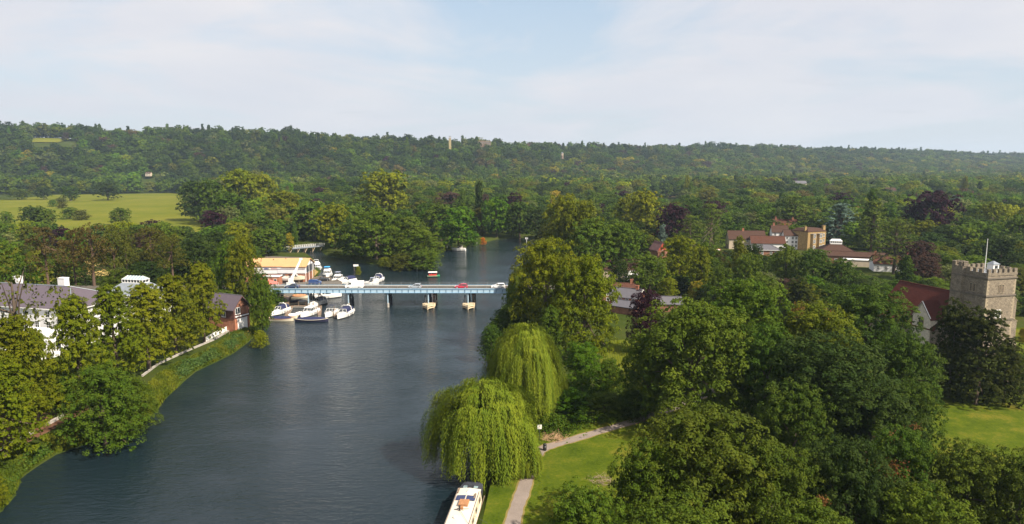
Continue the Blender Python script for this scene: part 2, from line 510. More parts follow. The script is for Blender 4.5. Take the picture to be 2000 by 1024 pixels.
sheet('dry_grass', [G(588, 548), G(600, 523), G(606, 522), G(622, 531), G(612, 542), G(598, 549)], mat("dry_grass", (0.26, 0.17, 0.05), 0.95, 0.3, 0.8), LAND + 0.012)
# towpath with its worn edges
PATHP = [G(960, 1240), G(985, 1100), G(1001, 1024), G(1010, 990), G(1020, 964), G(1033, 925), G(1046, 893), G(1060, 877), G(1085, 868), G(1120, 858), G(1180, 840), G(1255, 818), G(1330, 792), G(1400, 760)]
ribbon('path_edge', PATHP, 2.35, M_VERGE, LAND + 0.008)
ribbon('towpath', PATHP, 1.85, M_PATH, LAND + 0.012)
# the road that crosses the bridge, on its embankments
ROAD_Z = 5.95
road_m = MB()
for x0, x1 in ((-230, -80.6), (3.2, 27)):
    road_m.prism([(213.5, LAND - 1.0), (217.6, ROAD_Z), (226.4, ROAD_Z), (230.5, LAND - 1.0)], x0, x1, 'x')
tag(road_m.build('embankment', M_GROUND), kind='structure')
for x0, x1 in ((-230, -80.6), (3.2, 27)):
    mb = MB(); mb.add([(x0, 218.8, ROAD_Z + .004), (x1, 218.8, ROAD_Z + .004), (x1, 225.2, ROAD_Z + .004), (x0, 225.2, ROAD_Z + .004)], [(0, 1, 2, 3)])
    tag(mb.build('road', M_ASPHALT), kind='structure')

# ---------------------------------------------------------------- tree shapes: unit trees, 1 high and 1 wide, standing at the origin
def unit(v): return v / np.maximum(np.linalg.norm(v, axis=-1, keepdims=True), 1e-9)
def rdir(n, zmin=-1.0):
    z = RNG.uniform(zmin, 1, n); a = RNG.uniform(0, 2*np.pi, n); r = np.sqrt(1 - z*z)
    return np.stack([r*np.cos(a), r*np.sin(a), z], 1)
def leaf_mesh(name, C, NRM, S, V, aspect=0.7, up=None, fold=0.25):
    """one folded leaf-cluster face pair per centre C, facing NRM, size S, value V"""
    n = len(C)
    if up is None: up = rdir(n)
    t = unit(np.cross(NRM, up)); b = np.cross(NRM, t)
    S = S[:, None]
    p0 = C - t*S*0.5*aspect
    p1 = C - b*S*0.5 + NRM*S*fold*RNG.uniform(-1, 1, (n, 1))
    p2 = C + t*S*0.5*aspect
    p3 = C + b*S*0.5 + NRM*S*fold*RNG.uniform(-1, 1, (n, 1))
    v = np.stack([p0, p1, p2, p3], 1).reshape(-1, 3)
    i = np.arange(n)[:, None] * 4
    f = np.concatenate([i + np.array([[0, 1, 3]]), i + np.array([[1, 2, 3]])], 1).reshape(-1, 3)
    me = bpy.data.meshes.new(name)
    me.vertices.add(len(v)); me.vertices.foreach_set('co', v.ravel())
    me.loops.add(f.size); me.loops.foreach_set('vertex_index', f.ravel())
    me.polygons.add(len(f)); me.polygons.foreach_set('loop_start', np.arange(len(f)) * 3); me.polygons.foreach_set('loop_total', np.full(len(f), 3))
    a = me.attributes.new('leaf', 'FLOAT', 'FACE')
    a.data.foreach_set('value', np.repeat(np.clip(V, 0, 1), 2).astype(np.float32))
    me.update(calc_edges=True)
    me.materials.append(M_LEAF)
    return me
def clumps(lobes, k2, r2, nleaf, ls, flat=0.75, upb=0.35, spread=0.6, lift=0.0, vvar=0.72):
    """lobes (n,4: x,y,z,r) -> clumps over each lobe -> leaves over each clump; returns C, N, S, V"""
    L = np.asarray(lobes)
    n = len(L)
    d = rdir(n * k2, -0.55)
    lc = np.repeat(L[:, :3], k2, 0); lr = np.repeat(L[:, 3], k2)
    cc = lc + d * lr[:, None] * RNG.uniform(0.72, 1.08, (n*k2, 1)) * np.array([1, 1, flat])
    cr = r2 * RNG.uniform(0.6, 1.35, n*k2) * (lr / L[:, 3].mean()) ** 0.5
    cv = RNG.uniform(0, 1, n*k2) * 0.6 + np.repeat(RNG.uniform(0, 1, n), k2) * 0.4
    m = n * k2 * nleaf
    ld = rdir(m, -0.6)
    dd = np.repeat(d, nleaf, 0)
    ld = unit(ld + dd * 0.7 + np.array([0, 0, upb]))
    P = np.repeat(cc, nleaf, 0) + ld * (np.repeat(cr, nleaf) * RNG.uniform(0.45, 1.08, m) ** 0.6)[:, None] * np.array([1, 1, 0.8])
    NR = unit(ld * 0.75 + rdir(m) * spread * 0.75 + np.array([0, 0, 0.25 + lift]))
    S = ls * RNG.uniform(0.6, 1.4, m)
    V = np.repeat(cv, nleaf) * vvar + RNG.uniform(0, 1, m) * (1 - vvar)
    return P, NR, S, V
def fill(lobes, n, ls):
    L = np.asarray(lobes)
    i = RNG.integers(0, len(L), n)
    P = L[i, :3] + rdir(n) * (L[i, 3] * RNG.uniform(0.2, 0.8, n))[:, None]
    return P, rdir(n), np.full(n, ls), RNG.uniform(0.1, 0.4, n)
def cat(*parts): return [np.concatenate([p[k] for p in parts]) for k in range(4)]
def trunk_mb(h, r, limbs=(), n=7, fork=0.35):
    mb = MB()
    mb.path([(0, 0, -0.02), (r*0.2, 0, h*0.35), (-r*0.3, r*0.3, h*0.7), (0, 0, h)], [r*1.35, r, r*0.75, r*0.35], n)
    for L in limbs:
        s = h * random.uniform(fork, fork + 0.35)
        e = Vector(L[:3]); m = Vector((e.x*0.45, e.y*0.45, s + (e.z - s)*0.6))
        mb.path([(0, 0, s), m, e], [r*0.5, r*0.32, r*0.12], 5)
    return mb
def lobes_env(n, prof, r=(0.16, 0.26), zmin=0.15, inner=0.72, jit=0.10, core=True):
    """lobe centres on an envelope: prof(z) = radius at height z (0..1)"""
    out = []
    ga = math.pi * (3 - math.sqrt(5))
    for i in range(n):
        z = zmin + (0.97 - zmin) * ((i + 0.5) / n)
        a = i * ga + random.uniform(-0.4, 0.4)
        rr = random.uniform(*r)
        R_ = max(prof(z) - rr * 0.9, 0) * random.uniform(1 - 2*jit, 1 + jit*0.8)
        zz = min(z + random.uniform(-0.04, 0.04), 0.98 - rr * 0.8)
        out.append((R_*math.cos(a), R_*math.sin(a), max(zz, rr*0.5), rr))
    if core:
        for k in range(4):
            z = zmin + (0.8 - zmin) * (k + .7) / 4
            out.append((0, 0, z, min(prof(z) * 0.6, 0.3)))
    return out
def round_prof(z, lo=0.12, w=0.5, sh=0.55):
    t = (z - lo) / (1 - lo)
    if t <= 0: return w * 0.5
    c = (t - sh*0.75)
    return w * math.sqrt(max(0.0, 1 - (c / (1 - sh*0.75 if c > 0 else sh*1.15))**2))
class Kind:
    def __init__(s, crown, trunk, bark=None): s.crown, s.trunk, s.bark = crown, trunk, bark
KINDS = {}
def mk(kind, level, crown, trunkmb, bark=None):
    KINDS.setdefault((kind, level), []).append((crown, trunkmb.mesh('trunk', bark or M_BARK)))
# level 'n' near: many small leaf clusters; 'm' middle distance; 'f' far
LV = {'n': (34, 9, 24, 0.0185, 22), 'h': (26, 8, 15, 0.027, 20), 'm': (17, 6, 9, 0.047, 14), 'f': (9, 4, 7, 0.085, 9)}
def broad(level, prof, kind, nv, rl=(0.15, 0.25), flat=0.8, zmin=0.18, r2=0.07, ls=1.0, jit=0.1, upb=0.35, k2=1.0, spread=0.52, lift=0.0, leaves=1.4, vvar=0.72):
    for v in range(nv):
        nl, nk, nlf, sz, nt_ = LV[level]
        nk = int(nk * k2 * 1.6)
        lb = lobes_env(nl, prof, rl, zmin, jit=jit)
        P = clumps(lb, nk, r2 * {'n': .85, 'h': 1, 'm': 1.2, 'f': 1.6}[level], int(nlf * leaves * 1.5), sz * ls, flat, upb, spread, lift, vvar)
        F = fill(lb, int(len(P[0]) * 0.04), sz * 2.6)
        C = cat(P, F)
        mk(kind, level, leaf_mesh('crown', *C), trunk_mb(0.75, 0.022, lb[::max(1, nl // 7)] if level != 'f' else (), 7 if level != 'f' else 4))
for lv, nv in (('n', 3), ('h', 4), ('m', 5), ('f', 5)):
    broad(lv, lambda z: round_prof(z, 0.08, 0.5, 0.6), 'round', nv)
for lv, nv in (('n', 2), ('h', 3), ('m', 3), ('f', 2)):
    broad(lv, lambda z: round_prof(z, 0.05, 0.5, 0.45) * (0.95 - 0.35*z), 'tall', nv, rl=(0.13, 0.22), zmin=0.12, upb=0.6)
for lv, nv in (('n', 2), ('h', 2), ('m', 2)):
    # hornbeam-like: ragged upswept tufts
    broad(lv, lambda z: 0.54 * (1 - z)**0.45 * min(1, (z + 0.08) / 0.2), 'tufted', nv, rl=(0.11, 0.20), flat=0.6, zmin=0.12, r2=0.058, jit=0.2, upb=0.8, k2=1.15, lift=0.3)
for lv, nv in (('n', 2), ('h', 2), ('m', 3), ('f', 1)):
    broad(lv, lambda z: 0.5 * math.sqrt(max(0, 1 - (z / 1.02)**2.2)), 'bush', nv, rl=(0.16, 0.26), zmin=0.02, r2=0.075)
broad('h', lambda z: round_prof(z, 0.2, 0.5, 0.6), 'sparse', 2, rl=(0.12, 0.2), k2=0.45, leaves=0.45, jit=0.3)
for lv, nv in (('h', 2), ('m', 2), ('f', 2)):
    broad(lv, lambda z: 0.5 * (1 - z)**0.75 * min(1, (z + 0.1) / 0.16) + 0.02, 'cone', nv, rl=(0.10, 0.17), zmin=0.03, r2=0.05, upb=-0.1, k2=1.1)
for lv in ('n', 'h'): broad(lv, lambda z: 0.5 * (1 - z)**0.5 * min(1, (z + 0.2) / 0.3), 'yew', 2, rl=(0.16, 0.25), zmin=0.03, r2=0.045, upb=0.7, jit=0.16, lift=0.3)
def cedar(level, nv, kind='cedar', top=0.32):
    for v in range(nv):
        nl, nk, nlf, sz, _ = LV[level]
        P = []; limbs = []
        tiers = 9 if level != 'f' else 5
        for k in range(tiers):
            z = 0.2 + 0.77 * k / (tiers - 1)
            rad = 0.5 * (1 - 0.62 * max(0, (z - 0.45) / 0.55)**1.3) * random.uniform(0.8, 1.0)
            if k == tiers - 1: rad *= 0.6
            nb = 7 if level != 'f' else 4
            for b in range(nb):
                a = b * 2*math.pi/nb + k * 0.9 + random.uniform(-0.3, 0.3)
                rr = rad * random.uniform(0.7, 1.0)
                for s in (0.35, 0.62, 0.88):
                    P.append((rr*s*math.cos(a + 0.1*s), rr*s*math.sin(a), z + 0.03*s + random.uniform(-0.012, 0.012), 0.085))
                limbs.append((rr*math.cos(a)*0.9, rr*math.sin(a)*0.9, z + 0.01))
        Q = clumps(P, max(2, nk // 3), 0.055, max(4, nlf // 2) + 5, sz * 1.0, 0.22, 0.5, 0.5, 1.0)
        mk(kind, level, leaf_mesh('crown', *Q), trunk_mb(0.93, 0.025, limbs[::3] if level != 'f' else ()))
cedar('h', 2); cedar('m', 2); cedar('f', 1)
def pine(nv):
    for v in range(nv):
        P = []; limbs = []
        for k in range(34):
            z = random.uniform(0.42, 0.96); a = random.uniform(0, 6.28)
            rr = random.uniform(0.1, 0.40) * (1.0 - 0.5 * max(0, (z - 0.75) / 0.25))
            P.append((rr*math.cos(a), rr*math.sin(a), z, random.uniform(0.09, 0.15))); limbs.append(P[-1][:3])
        P.append((0, 0, 0.93, 0.14))
        Q = clumps(P, 9, 0.055, 15, 0.026, 0.45, 0.5, 1.0, 0.4)
        mk('pine', 'h', leaf_mesh('crown', *Q), trunk_mb(0.92, 0.028, limbs[::7], 8, 0.5), M_PINEBARK)
pine(3)
def willow(nv, nb=250, wide=1.0):
    for v in range(nv):
        C, NR, S, V, U = [], [], [], [], []
        for b in range(nb):
            d = rdir(1, -0.15)[0]
            lump = 1 + 0.12*math.sin(3*math.atan2(d[1], d[0]) + v) + 0.08*math.sin(5*math.atan2(d[1], d[0]) + 2)
            R0 = (0.34 + 0.13*random.random()) * lump
            top = np.array([d[0]*R0, d[1]*R0, 0.52 + 0.44*max(d[2], -0.1)*random.uniform(0.85, 1.0) + 0.02])
            ln = random.uniform(0.16, 0.42) * (0.75 + 0.4*(1 - abs(d[2])))
            if d[2] < 0.38: ln = top[2] - random.uniform(0.03, 0.20)
            val = random.random()
            ns = 10
            for s in range(ns):
                o = RNG.normal(0, 0.027, 2)
                L = ln * random.uniform(0.7, 1.05)
                m = max(8, int(46 * L / 0.4) + 8)
                t = (np.arange(m) + RNG.uniform(0, 1, m)) / m
                out = 0.055 * np.sin(np.minimum(t * 3, 1.57)) + 0.03 * t
                x = top[0] + o[0] + d[0] * out + RNG.normal(0, 0.008, m)
                y = top[1] + o[1] + d[1] * out + RNG.normal(0, 0.008, m)
                z = top[2] - t * L + 0.02*np.sin(t*3.14)
                C.append(np.stack([x, y, z], 1))
                nd = np.array([d[0], d[1], 0.35]); nd = nd / np.linalg.norm(nd)
                NR.append(unit(nd + rdir(m) * 0.42))
                S.append(RNG.uniform(0.016, 0.030, m)); V.append(np.full(m, val*0.55 + 0.1) + RNG.uniform(0, 0.3, m))
                U.append(np.tile([0, 0, 1.0], (m, 1)) + rdir(m) * 0.25)
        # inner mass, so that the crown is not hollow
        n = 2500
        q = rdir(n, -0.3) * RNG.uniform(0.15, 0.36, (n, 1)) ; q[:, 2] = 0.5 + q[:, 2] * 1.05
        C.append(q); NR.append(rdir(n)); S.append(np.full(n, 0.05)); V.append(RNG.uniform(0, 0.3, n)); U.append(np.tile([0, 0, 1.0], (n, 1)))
        C, NR, S, V, U = (np.concatenate(k) for k in (C, NR, S, V, U))
        C[:, 2] = np.maximum(C[:, 2], 0.02)
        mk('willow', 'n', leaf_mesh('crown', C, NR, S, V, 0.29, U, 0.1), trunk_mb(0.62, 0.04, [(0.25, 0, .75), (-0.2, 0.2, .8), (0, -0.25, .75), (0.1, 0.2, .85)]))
willow(2)

TINT = dict(moss=(0.056, 0.078, 0.007), maple=(0.072, 0.086, 0.005), mid=(0.060, 0.092, 0.007), yel=(0.125, 0.140, 0.005), dark=(0.026, 0.043, 0.007), olive=(0.066, 0.070, 0.008), lime=(0.095, 0.110, 0.004),
    purple=(0.026, 0.009, 0.015), plum=(0.050, 0.028, 0.021), blue=(0.090, 0.130, 0.100), willow=(0.116, 0.150, 0.012), rust=(0.17, 0.075, 0.02), bright=(0.052, 0.100, 0.005),
    deep=(0.041, 0.070, 0.007), grey=(0.085, 0.100, 0.028), gold=(0.20, 0.165, 0.01), orange=(0.40, 0.11, 0.01), yew=(0.030, 0.037, 0.006), cedar=(0.076, 0.105, 0.012), brownish=(0.068, 0.053, 0.013))
HEROES = []
ROOTS = []          # (x, y, radius)
def tree(kind, level, x, y, z0, h, w, tint, label, group=None, name='tree', category='tree', rz=None, parts=True):
    crown, trunk = random.choice(KINDS[(kind, level)])
    root = empty(name, (x, y, z0 - 0.05), random.uniform(0, 6.28) if rz is None else rz, label, category, group)
    root.scale = (w, w * random.uniform(0.92, 1.08), h)
    c = obj('crown' if name != 'shrub' else 'foliage', crown, root)
    c['tint'] = tint
    t = obj('trunk' if name != 'shrub' else 'stem', trunk, root)
    HEROES.append((x, y, w / 2)); ROOTS.append(root)
    return root
def T(kind, px, base, top, wpx, tint, label, group=None, level=None, name=None, z0=None, var=0.10):
    """a tree measured on the photograph: foot at (px, base) on level land, crown top at row top, wpx wide"""
    x, y = G(px, base)
    z0 = LAND if z0 is None else z0
    if z0 is LAND: z0 = min(LAND, max(0.1, zland(x, y)))
    d = depth_of(x, y, z0 + 8)
    w = wpx / FPX * d
    h = max(2.0, Z(x, y, top) - z0)
    if level is None: level = 'n' if d < 185 else ('h' if d < 330 else 'm')
    while (kind, level) not in KINDS: level = {'n': 'h', 'h': 'm', 'm': 'f', 'f': 'n'}[level]
    t = TINT[tint] if isinstance(tint, str) else tint
    k = random.uniform(1 - var, 1 + var)
    t = tuple(max(0.002, c * k * random.uniform(0.95, 1.05)) for c in t)
    nm = name or {'willow': 'weeping_willow', 'pine': 'pine_tree', 'cedar': 'cedar_tree', 'cone': 'conifer', 'yew': 'yew_tree', 'bush': 'shrub'}.get(kind, 'broadleaf_tree')
    cat_ = 'shrub' if nm == 'shrub' else ('willow' if nm == 'weeping_willow' else 'tree')
    return tree(kind, level, x, y, z0, h, w * (1.06 if kind != 'willow' else 1.0), t, label, group, nm, cat_)

# ---------------------------------------------------------------- trees one can point at
# near bank, beside the grounds of the white villa
T('tufted', 14, 900, 690, 150, 'lime', 'yellow-green upswept tree on the bank nearest the camera, beside the bare brown soil')
T('tufted', 42, 850, 612, 140, 'lime', 'yellow-green tree in front of the slate roof, beneath the thin brown-twigged tree')
T('tufted', 80, 822, 636, 92, 'lime', 'lower yellow-green tree filling the gap before the white villa wall')
T('tufted', 160, 798, 572, 130, 'lime', 'tall yellow-green pointed tree in front of the villa roof hip')
T('tufted', 230, 746, 552, 122, 'lime', 'yellow-green pointed tree between the villa hip and the glass lantern roof')
T('tufted', 292, 720, 548, 116, 'yel', 'yellow-green pointed tree just before the glass lantern roof, over the white bank wall')
T('tufted', 345, 694, 532, 108, 'lime', 'yellow-green pointed tree second from the brick boathouse')
T('tufted', 400, 670, 508, 84, 'lime', 'tall slim yellow-green tree next to the slate roof of the brick boathouse')
T('sparse', 42, 742, 486, 185, 'olive', 'thin brown-twigged tree with see-through crown over the villa roof', level='h', var=0)
T('bush', 205, 858, 712, 150, 'mid', 'large rounded green willow shrub leaning over the water from the reedy bank')
T('bush', 255, 826, 735, 104, 'mid', 'green shrub at the water edge, beside the largest bank shrub')
T('bush', 128, 806, 728, 76, 'mid', 'green shrub under the yellow-green trees, uphill of the leaning bank shrub')
T('bush', -14, 985, 915, 54, 'lime', 'yellow-green shrub at the water edge in the bottom corner of the reeds')
T('round', 478, 616, 462, 66, 'lime', 'tall yellow-green tree directly behind the brick boathouse')
T('round', 513, 650, 548, 46, 'mid', 'dark leaning tree at the water edge between boathouse and moored boats')
T('round', 511, 616, 532, 56, 'deep', 'dark green tree at the end of the blue bridge by the small lawn')
T('bush', 543, 592, 562, 34, 'deep', 'dark rounded bush right under the land end of the blue bridge')
T('bush', 508, 668, 645, 34, 'yel', 'low yellow-green scrub at the water edge below the boathouse')
T('round', 452, 600, 470, 70, 'mid', 'mid green tree behind the slim tree next to the boathouse')
# pines and garden trees behind the villa
for px, b, tp, w_, l in ((97, 588, 446, 84, 'brown-trunked pine standing behind the white villa chimney'), (150, 578, 452, 60, 'thin pine between two taller pines behind the villa roof'),
        (187, 585, 438, 84, 'tallest pine behind the villa, with orange-brown trunk above the roof hip'), (228, 580, 448, 76, 'pine with forked bare trunk beside the glass lantern roof'),
        (252, 572, 452, 56, 'pine just behind the glass lantern roof'), (300, 565, 446, 80, 'flat-topped olive pine beside the small purple tree'), (340, 570, 460, 60, 'olive pine between lantern roof and yellow-green bank trees')):
    T('pine', px, b, tp, w_, 'brownish' if px in (97, 187, 150) else 'olive', l, 'pines behind the white villa')
T('round', 15, 590, 470, 80, 'mid', 'green tree behind the brown-twigged tree, beyond the slate roof')
T('round', 60, 570, 500, 60, 'bright', 'low bright green tree behind the brown-trunked pine')
T('round', 125, 565, 500, 60, 'mid', 'green understorey tree between the two tall pines', 'understorey trees behind the villa')
T('round', 275, 560, 500, 70, 'dark', 'dark understorey tree behind the glass lantern roof')
T('round', 335, 550, 476, 80, 'dark', 'dark broad tree between pine and the tall bank trees')
T('round', 395, 560, 462, 84, 'dark', 'dark broad tree between the villa garden and the boatyard')
T('round', 430, 520, 455, 60, 'dark', 'dark tree behind the pale round-headed tree')
T('round', 300, 476, 430, 46, 'purple', 'small purple-leaved tree rising over the garden pines')
T('round', 292, 505, 446, 60, 'plum', 'dull plum-coloured tree partly hidden by an olive pine')
T('round', 422, 478, 412, 54, 'purple', 'dark purple tree in the hedge at the corner of the hay field')
T('round', 448, 470, 403, 48, 'grey', 'grey-green rounded tree beside the dark purple tree')
T('round', 466, 500, 441, 56, 'yel', 'pale yellow round-headed tree in front of the purple tree')
T('round', 520, 500, 446, 70, 'mid', 'green tree right behind the orange boatyard roof')
T('tall', 566, 492, 456, 24, 'gold', 'slender golden-green tree beside the lock footbridge')
T('round', 500, 470, 420, 70, 'mid', 'mid green tree behind the boatyard, under the tall yellow-green oaks')
# trees of the hay field
T('round', 66, 452, 402, 56, 'dark', 'dark round tree at the near corner of the hay field')
T('round', 92, 452, 408, 40, 'mid', 'green tree leaning on the dark round tree by the hay field')
T('bush', 137, 428, 405, 36, 'mid', 'rounded bush in the middle of the hay field track')
T('bush', 160, 430, 410, 34, 'olive', 'olive bush next to the rounded bush on the field track')
T('round', 211, 391.5, 356, 45, 'dark', 'lone dark oak standing out in the hay field', level='m')
T('round', 137, 393, 363, 34, 'deep', 'lone oak at the far edge of the hay field beside the track', level='m')
T('round', 86, 390, 365, 30, 'dark', 'dark oak in the hay field next to the lone oak by the track', level='m')
T('round', 38, 390, 369, 44, 'mid', 'wide low tree at the end of the hay field', level='m')
T('bush', 104, 404, 390, 18, 'bright', 'small bright green bush on the hay field track')
T('bush', 120, 397, 386, 24, 'olive', 'olive bush beneath the lone oak by the field track')
T('bush', 122, 407, 395, 20, 'olive', 'small grey-olive bush on the field track, below the bright green one')
T('bush', 14, 444, 413, 30, 'mid', 'bushy tree at the near edge of the hay field, beside the dark round tree')
T('round', 236, 440, 406, 40, 'mid', 'rounded tree of the near hedge, poking up before the hay field')
T('round', 385, 432, 353, 66, 'dark', 'big dark tree at the river corner of the hay field')
T('round', 418, 440, 350, 70, 'deep', 'deep green tree next to the big dark corner tree of the hay field')
T('round', 450, 462, 376, 80, 'deep', 'deep green tree in front of the yellow-green oaks by the hay field')
# the wooded island and its far side
T('round', 470, 432, 330, 92, 'lime', 'high yellow-green domed oak at the end of the island wood')
T('round', 512, 432, 338, 70, 'yel', 'second yellow-green domed oak, beside the highest one in the island wood')
T('round', 556, 452, 372, 84, 'lime', 'yellow-green tree between the high domed oaks and the footbridge')
T('round', 615, 470, 392, 96, 'mid', 'broad green tree over the lock footbridge')
T('round', 655, 486, 398, 72, 'lime', 'yellow-green tree at the island end of the lock footbridge')
T('round', 690, 503, 432, 74, 'deep', 'deep green tree overhanging the backwater behind the boatyard')
T('round', 735, 508, 408, 110, 'mid', 'broadest green tree on the island shore facing the boatyard')
T('round', 752, 440, 331, 112, 'lime', 'large yellow-green domed tree, highest over the island')
T('round', 798, 505, 424, 90, 'mid', 'green tree on the island shore beside the broadest one')
T('round', 826, 516, 450, 80, 'mid', 'green tree on the tip of the island above the mooring post')
T('bush', 828, 522, 488, 64, 'mid', 'bright bushy willow scrub drooping from the tip of the island')
T('bush', 785, 521, 495, 64, 'olive', 'olive scrub along the island shore')
T('bush', 752, 515, 502, 30, 'yel', 'low yellow-green scrub on the island water edge')
T('round', 862, 470, 398, 76, 'mid', 'green tree behind the tip of the island')
T('round', 896, 484, 404, 84, 'bright', 'bright green round tree standing over the white cruiser upstream')
T('bush', 922, 477, 452, 34, 'bright', 'bright green shrub trailing in the water beside the orange bush')
T('bush', 943, 474.5, 464, 15, 'orange', 'small orange-leaved bush at the far river bank', var=0)
T('cone', 936, 455, 354, 30, 'dark', 'tall narrow dark conifer with pale tip upstream of the island')
T('round', 882, 425, 375, 62, 'plum', 'reddish-brown tree between the island wood and the tall conifer')
T('round', 970, 463, 386, 60, 'bright', 'bright green tree hanging over the far river bend')
T('round', 1015, 463, 393, 66, 'deep', 'deep green tree at the far river bend beside the bright one')
T('round', 1004, 440, 378, 44, 'purple', 'purple tree showing behind the deep green trees of the river bend')
T('round', 1050, 470, 405, 60, 'dark', 'dark tree where the far river disappears')
# far bank of the river, beyond the bridge
T('round', 1100, 520, 380, 84, 'lime', 'tall yellow-green tree before the stubble patches, nearest to the far river')
T('round', 1136, 528, 392, 80, 'lime', 'yellow-green tree overlapping the tall one by the far river')
T('round', 1155, 545, 428, 100, 'mid', 'wide mid green tree behind the big lime tree')
T('round', 1208, 540, 432, 104, 'mid', 'wide round green tree beside the gable of the red house')
T('round', 1222, 470, 385, 50, 'lime', 'yellow-green tree behind the wide round one')
T('round', 1256, 478, 371, 84, 'yel', 'large bright yellow-green tree beside the purple beech')
T('round', 1314, 488, 398, 70, 'purple', 'dark purple beech behind the blue-green spruce')
T('cone', 1293, 492, 438, 32, 'blue', 'small blue-green spruce in front of the purple beech', var=0)
T('cedar', 1347, 512, 424, 84, 'cedar', 'spreading cedar with flat tiers next to the blue-green spruce')
T('cedar', 1386, 505, 402, 76, 'cedar', 'higher flat-tiered cedar just before the village roofs')
T('round', 1378, 560, 476, 60, 'mid', 'green tree under the flat-tiered cedars')
T('round', 1325, 565, 463, 78, 'lime', 'yellow-green round tree before the two flat-tiered cedars')
T('tall', 1366, 585, 480, 62, 'lime', 'tall yellow-green tree beside the red and white parasol')
T('tall', 1440, 560, 462, 42, 'lime', 'pointed yellow-green tree in front of the low red village roofs')
T('round', 1470, 555, 478, 46, 'dark', 'dark tree between pointed lime and slate-roofed outbuilding')
T('round', 1460, 600, 497, 70, 'mid', 'mid green tree below the slate-roofed outbuilding')
T('round', 1532, 575, 479, 66, 'mid', 'mid green round tree directly below the white village house')
T('round', 1585, 585, 486, 76, 'deep', 'deep green tree directly below the yellow brick house')
T('round', 1640, 590, 506, 72, 'deep', 'deep green tree below the long terrace roof')
T('cone', 1764, 590, 498, 62, 'deep', 'dark pointed tree at the end of the terrace roofs')
T('cedar', 1545, 468, 386, 76, 'cedar', 'flat-tiered cedar behind the village houses')
T('cedar', 1638, 480, 402, 88, 'blue', 'large blue-green cedar behind the yellow brick house', var=0)
T('cone', 1697, 480, 368, 46, 'deep', 'dark conical tree beside the blue-green cedar')
T('cedar', 1700, 500, 398, 80, 'cedar', 'green cedar with drooping tiers next to the blue-green cedar')
T('cedar', 1745, 535, 432, 96, 'cedar', 'broad low cedar behind the church roof end')
T('round', 1644, 432, 377, 58, 'purple', 'purple tree showing over the blue-green cedar')
T('round', 1815, 482, 372, 100, 'purple', 'largest purple beech, standing alone among green trees', var=0)
T('round', 1793, 548, 472, 66, 'plum', 'brown-purple tree behind the red church roof')
T('round', 1800, 575, 500, 70, 'plum', 'lower brown-purple tree just above the red church roof')
T('cedar', 1862, 440, 384, 40, 'blue', 'distant grey-blue cedar beside the largest purple beech')
T('round', 1900, 500, 432, 80, 'mid', 'green tree behind the church flagpole')
T('round', 1950, 545, 462, 90, 'dark', 'dark tree right behind the battlements of the church tower')
T('round', 1935, 470, 394, 60, 'lime', 'yellow-green tree on the far slope above the church flagpole')
T('round', 1985, 500, 420, 70, 'mid', 'green tree at the edge of the view above the church tower')
T('round', 1860, 560, 500, 60, 'mid', 'green tree between the church tower and brown-purple trees')
T('round', 1210, 570, 508, 42, 'dark', 'dark ball-shaped tree before the house with the white conservatory')
T('round', 1268, 585, 500, 76, 'mid', 'mid green tree under the dark red roof with the bright gable')
T('round', 1305, 592, 542, 40, 'yel', 'small yellow-green tree behind the purple-leaved garden tree')
T('round', 1362, 590, 549, 38, 'gold', 'small golden tree between green garden trees')
T('round', 1260, 690, 566, 78, 'purple', 'purple-leaved tree in front of the slate-roofed cottage', var=0)
T('round', 1405, 610, 522, 60, 'mid', 'mid green garden tree right of centre beyond the large green tree'.replace('right of centre ', ''))
T('yew', 1555, 640, 541, 92, 'yew', 'dark olive yew behind the large green trees')
T('round', 1490, 620, 540, 70, 'mid', 'green tree beside the dark olive yew')
# the river bank by the towpath
T('round', 1066, 682, 466, 140, 'lime', 'biggest lime tree, domed and yellow-green, at the end of the blue bridge')
T('round', 1140, 706, 502, 138, 'lime', 'second stem of the big lime clump, sloping down towards the garden lawn')
T('willow', 1012, 598, 516, 34, 'willow', 'pale willow at the water edge just past the blue bridge', level='n')
T('round', 1022, 668, 552, 84, 'mid', 'green tree by the water in front of the big lime')
T('bush', 985, 668, 604, 72, 'deep', 'deep green bush hanging over the water by the willows')
T('tall', 1075, 720, 598, 70, 'mid', 'green tree between the tall willow and the big lime')
T('bush', 960, 700, 634, 52, 'deep', 'dark bush at the water edge behind the tall willow')
T('willow', 1024, 812, 622, 138, 'willow', 'taller weeping willow standing behind the broad one', level='n')
T('willow', 1062, 800, 700, 86, 'willow', 'smaller weeping willow crown hanging over the end of the path sign', level='n')
T('willow', 947, 902, 731, 206, 'willow', 'broad weeping willow whose curtains hang over the moored wide boat', level='n')
T('willow', 1022, 925, 862, 72, 'willow', 'low skirt of willow branches trailing on the grass by the towpath', level='n')
T('bush', 1136, 772, 668, 104, 'bright', 'bright green shrub beside the garden lawn')
T('bush', 1190, 770, 700, 60, 'mid', 'green shrub at the corner of the striped garden lawn')
T('bush', 1120, 812, 762, 90, 'bright', 'bramble thicket on the inland side of the towpath')
T('bush', 1180, 812, 768, 90, 'mid', 'green thicket along the towpath bend')
T('bush', 1235, 815, 762, 80, 'deep', 'dark thicket where the towpath enters the trees')
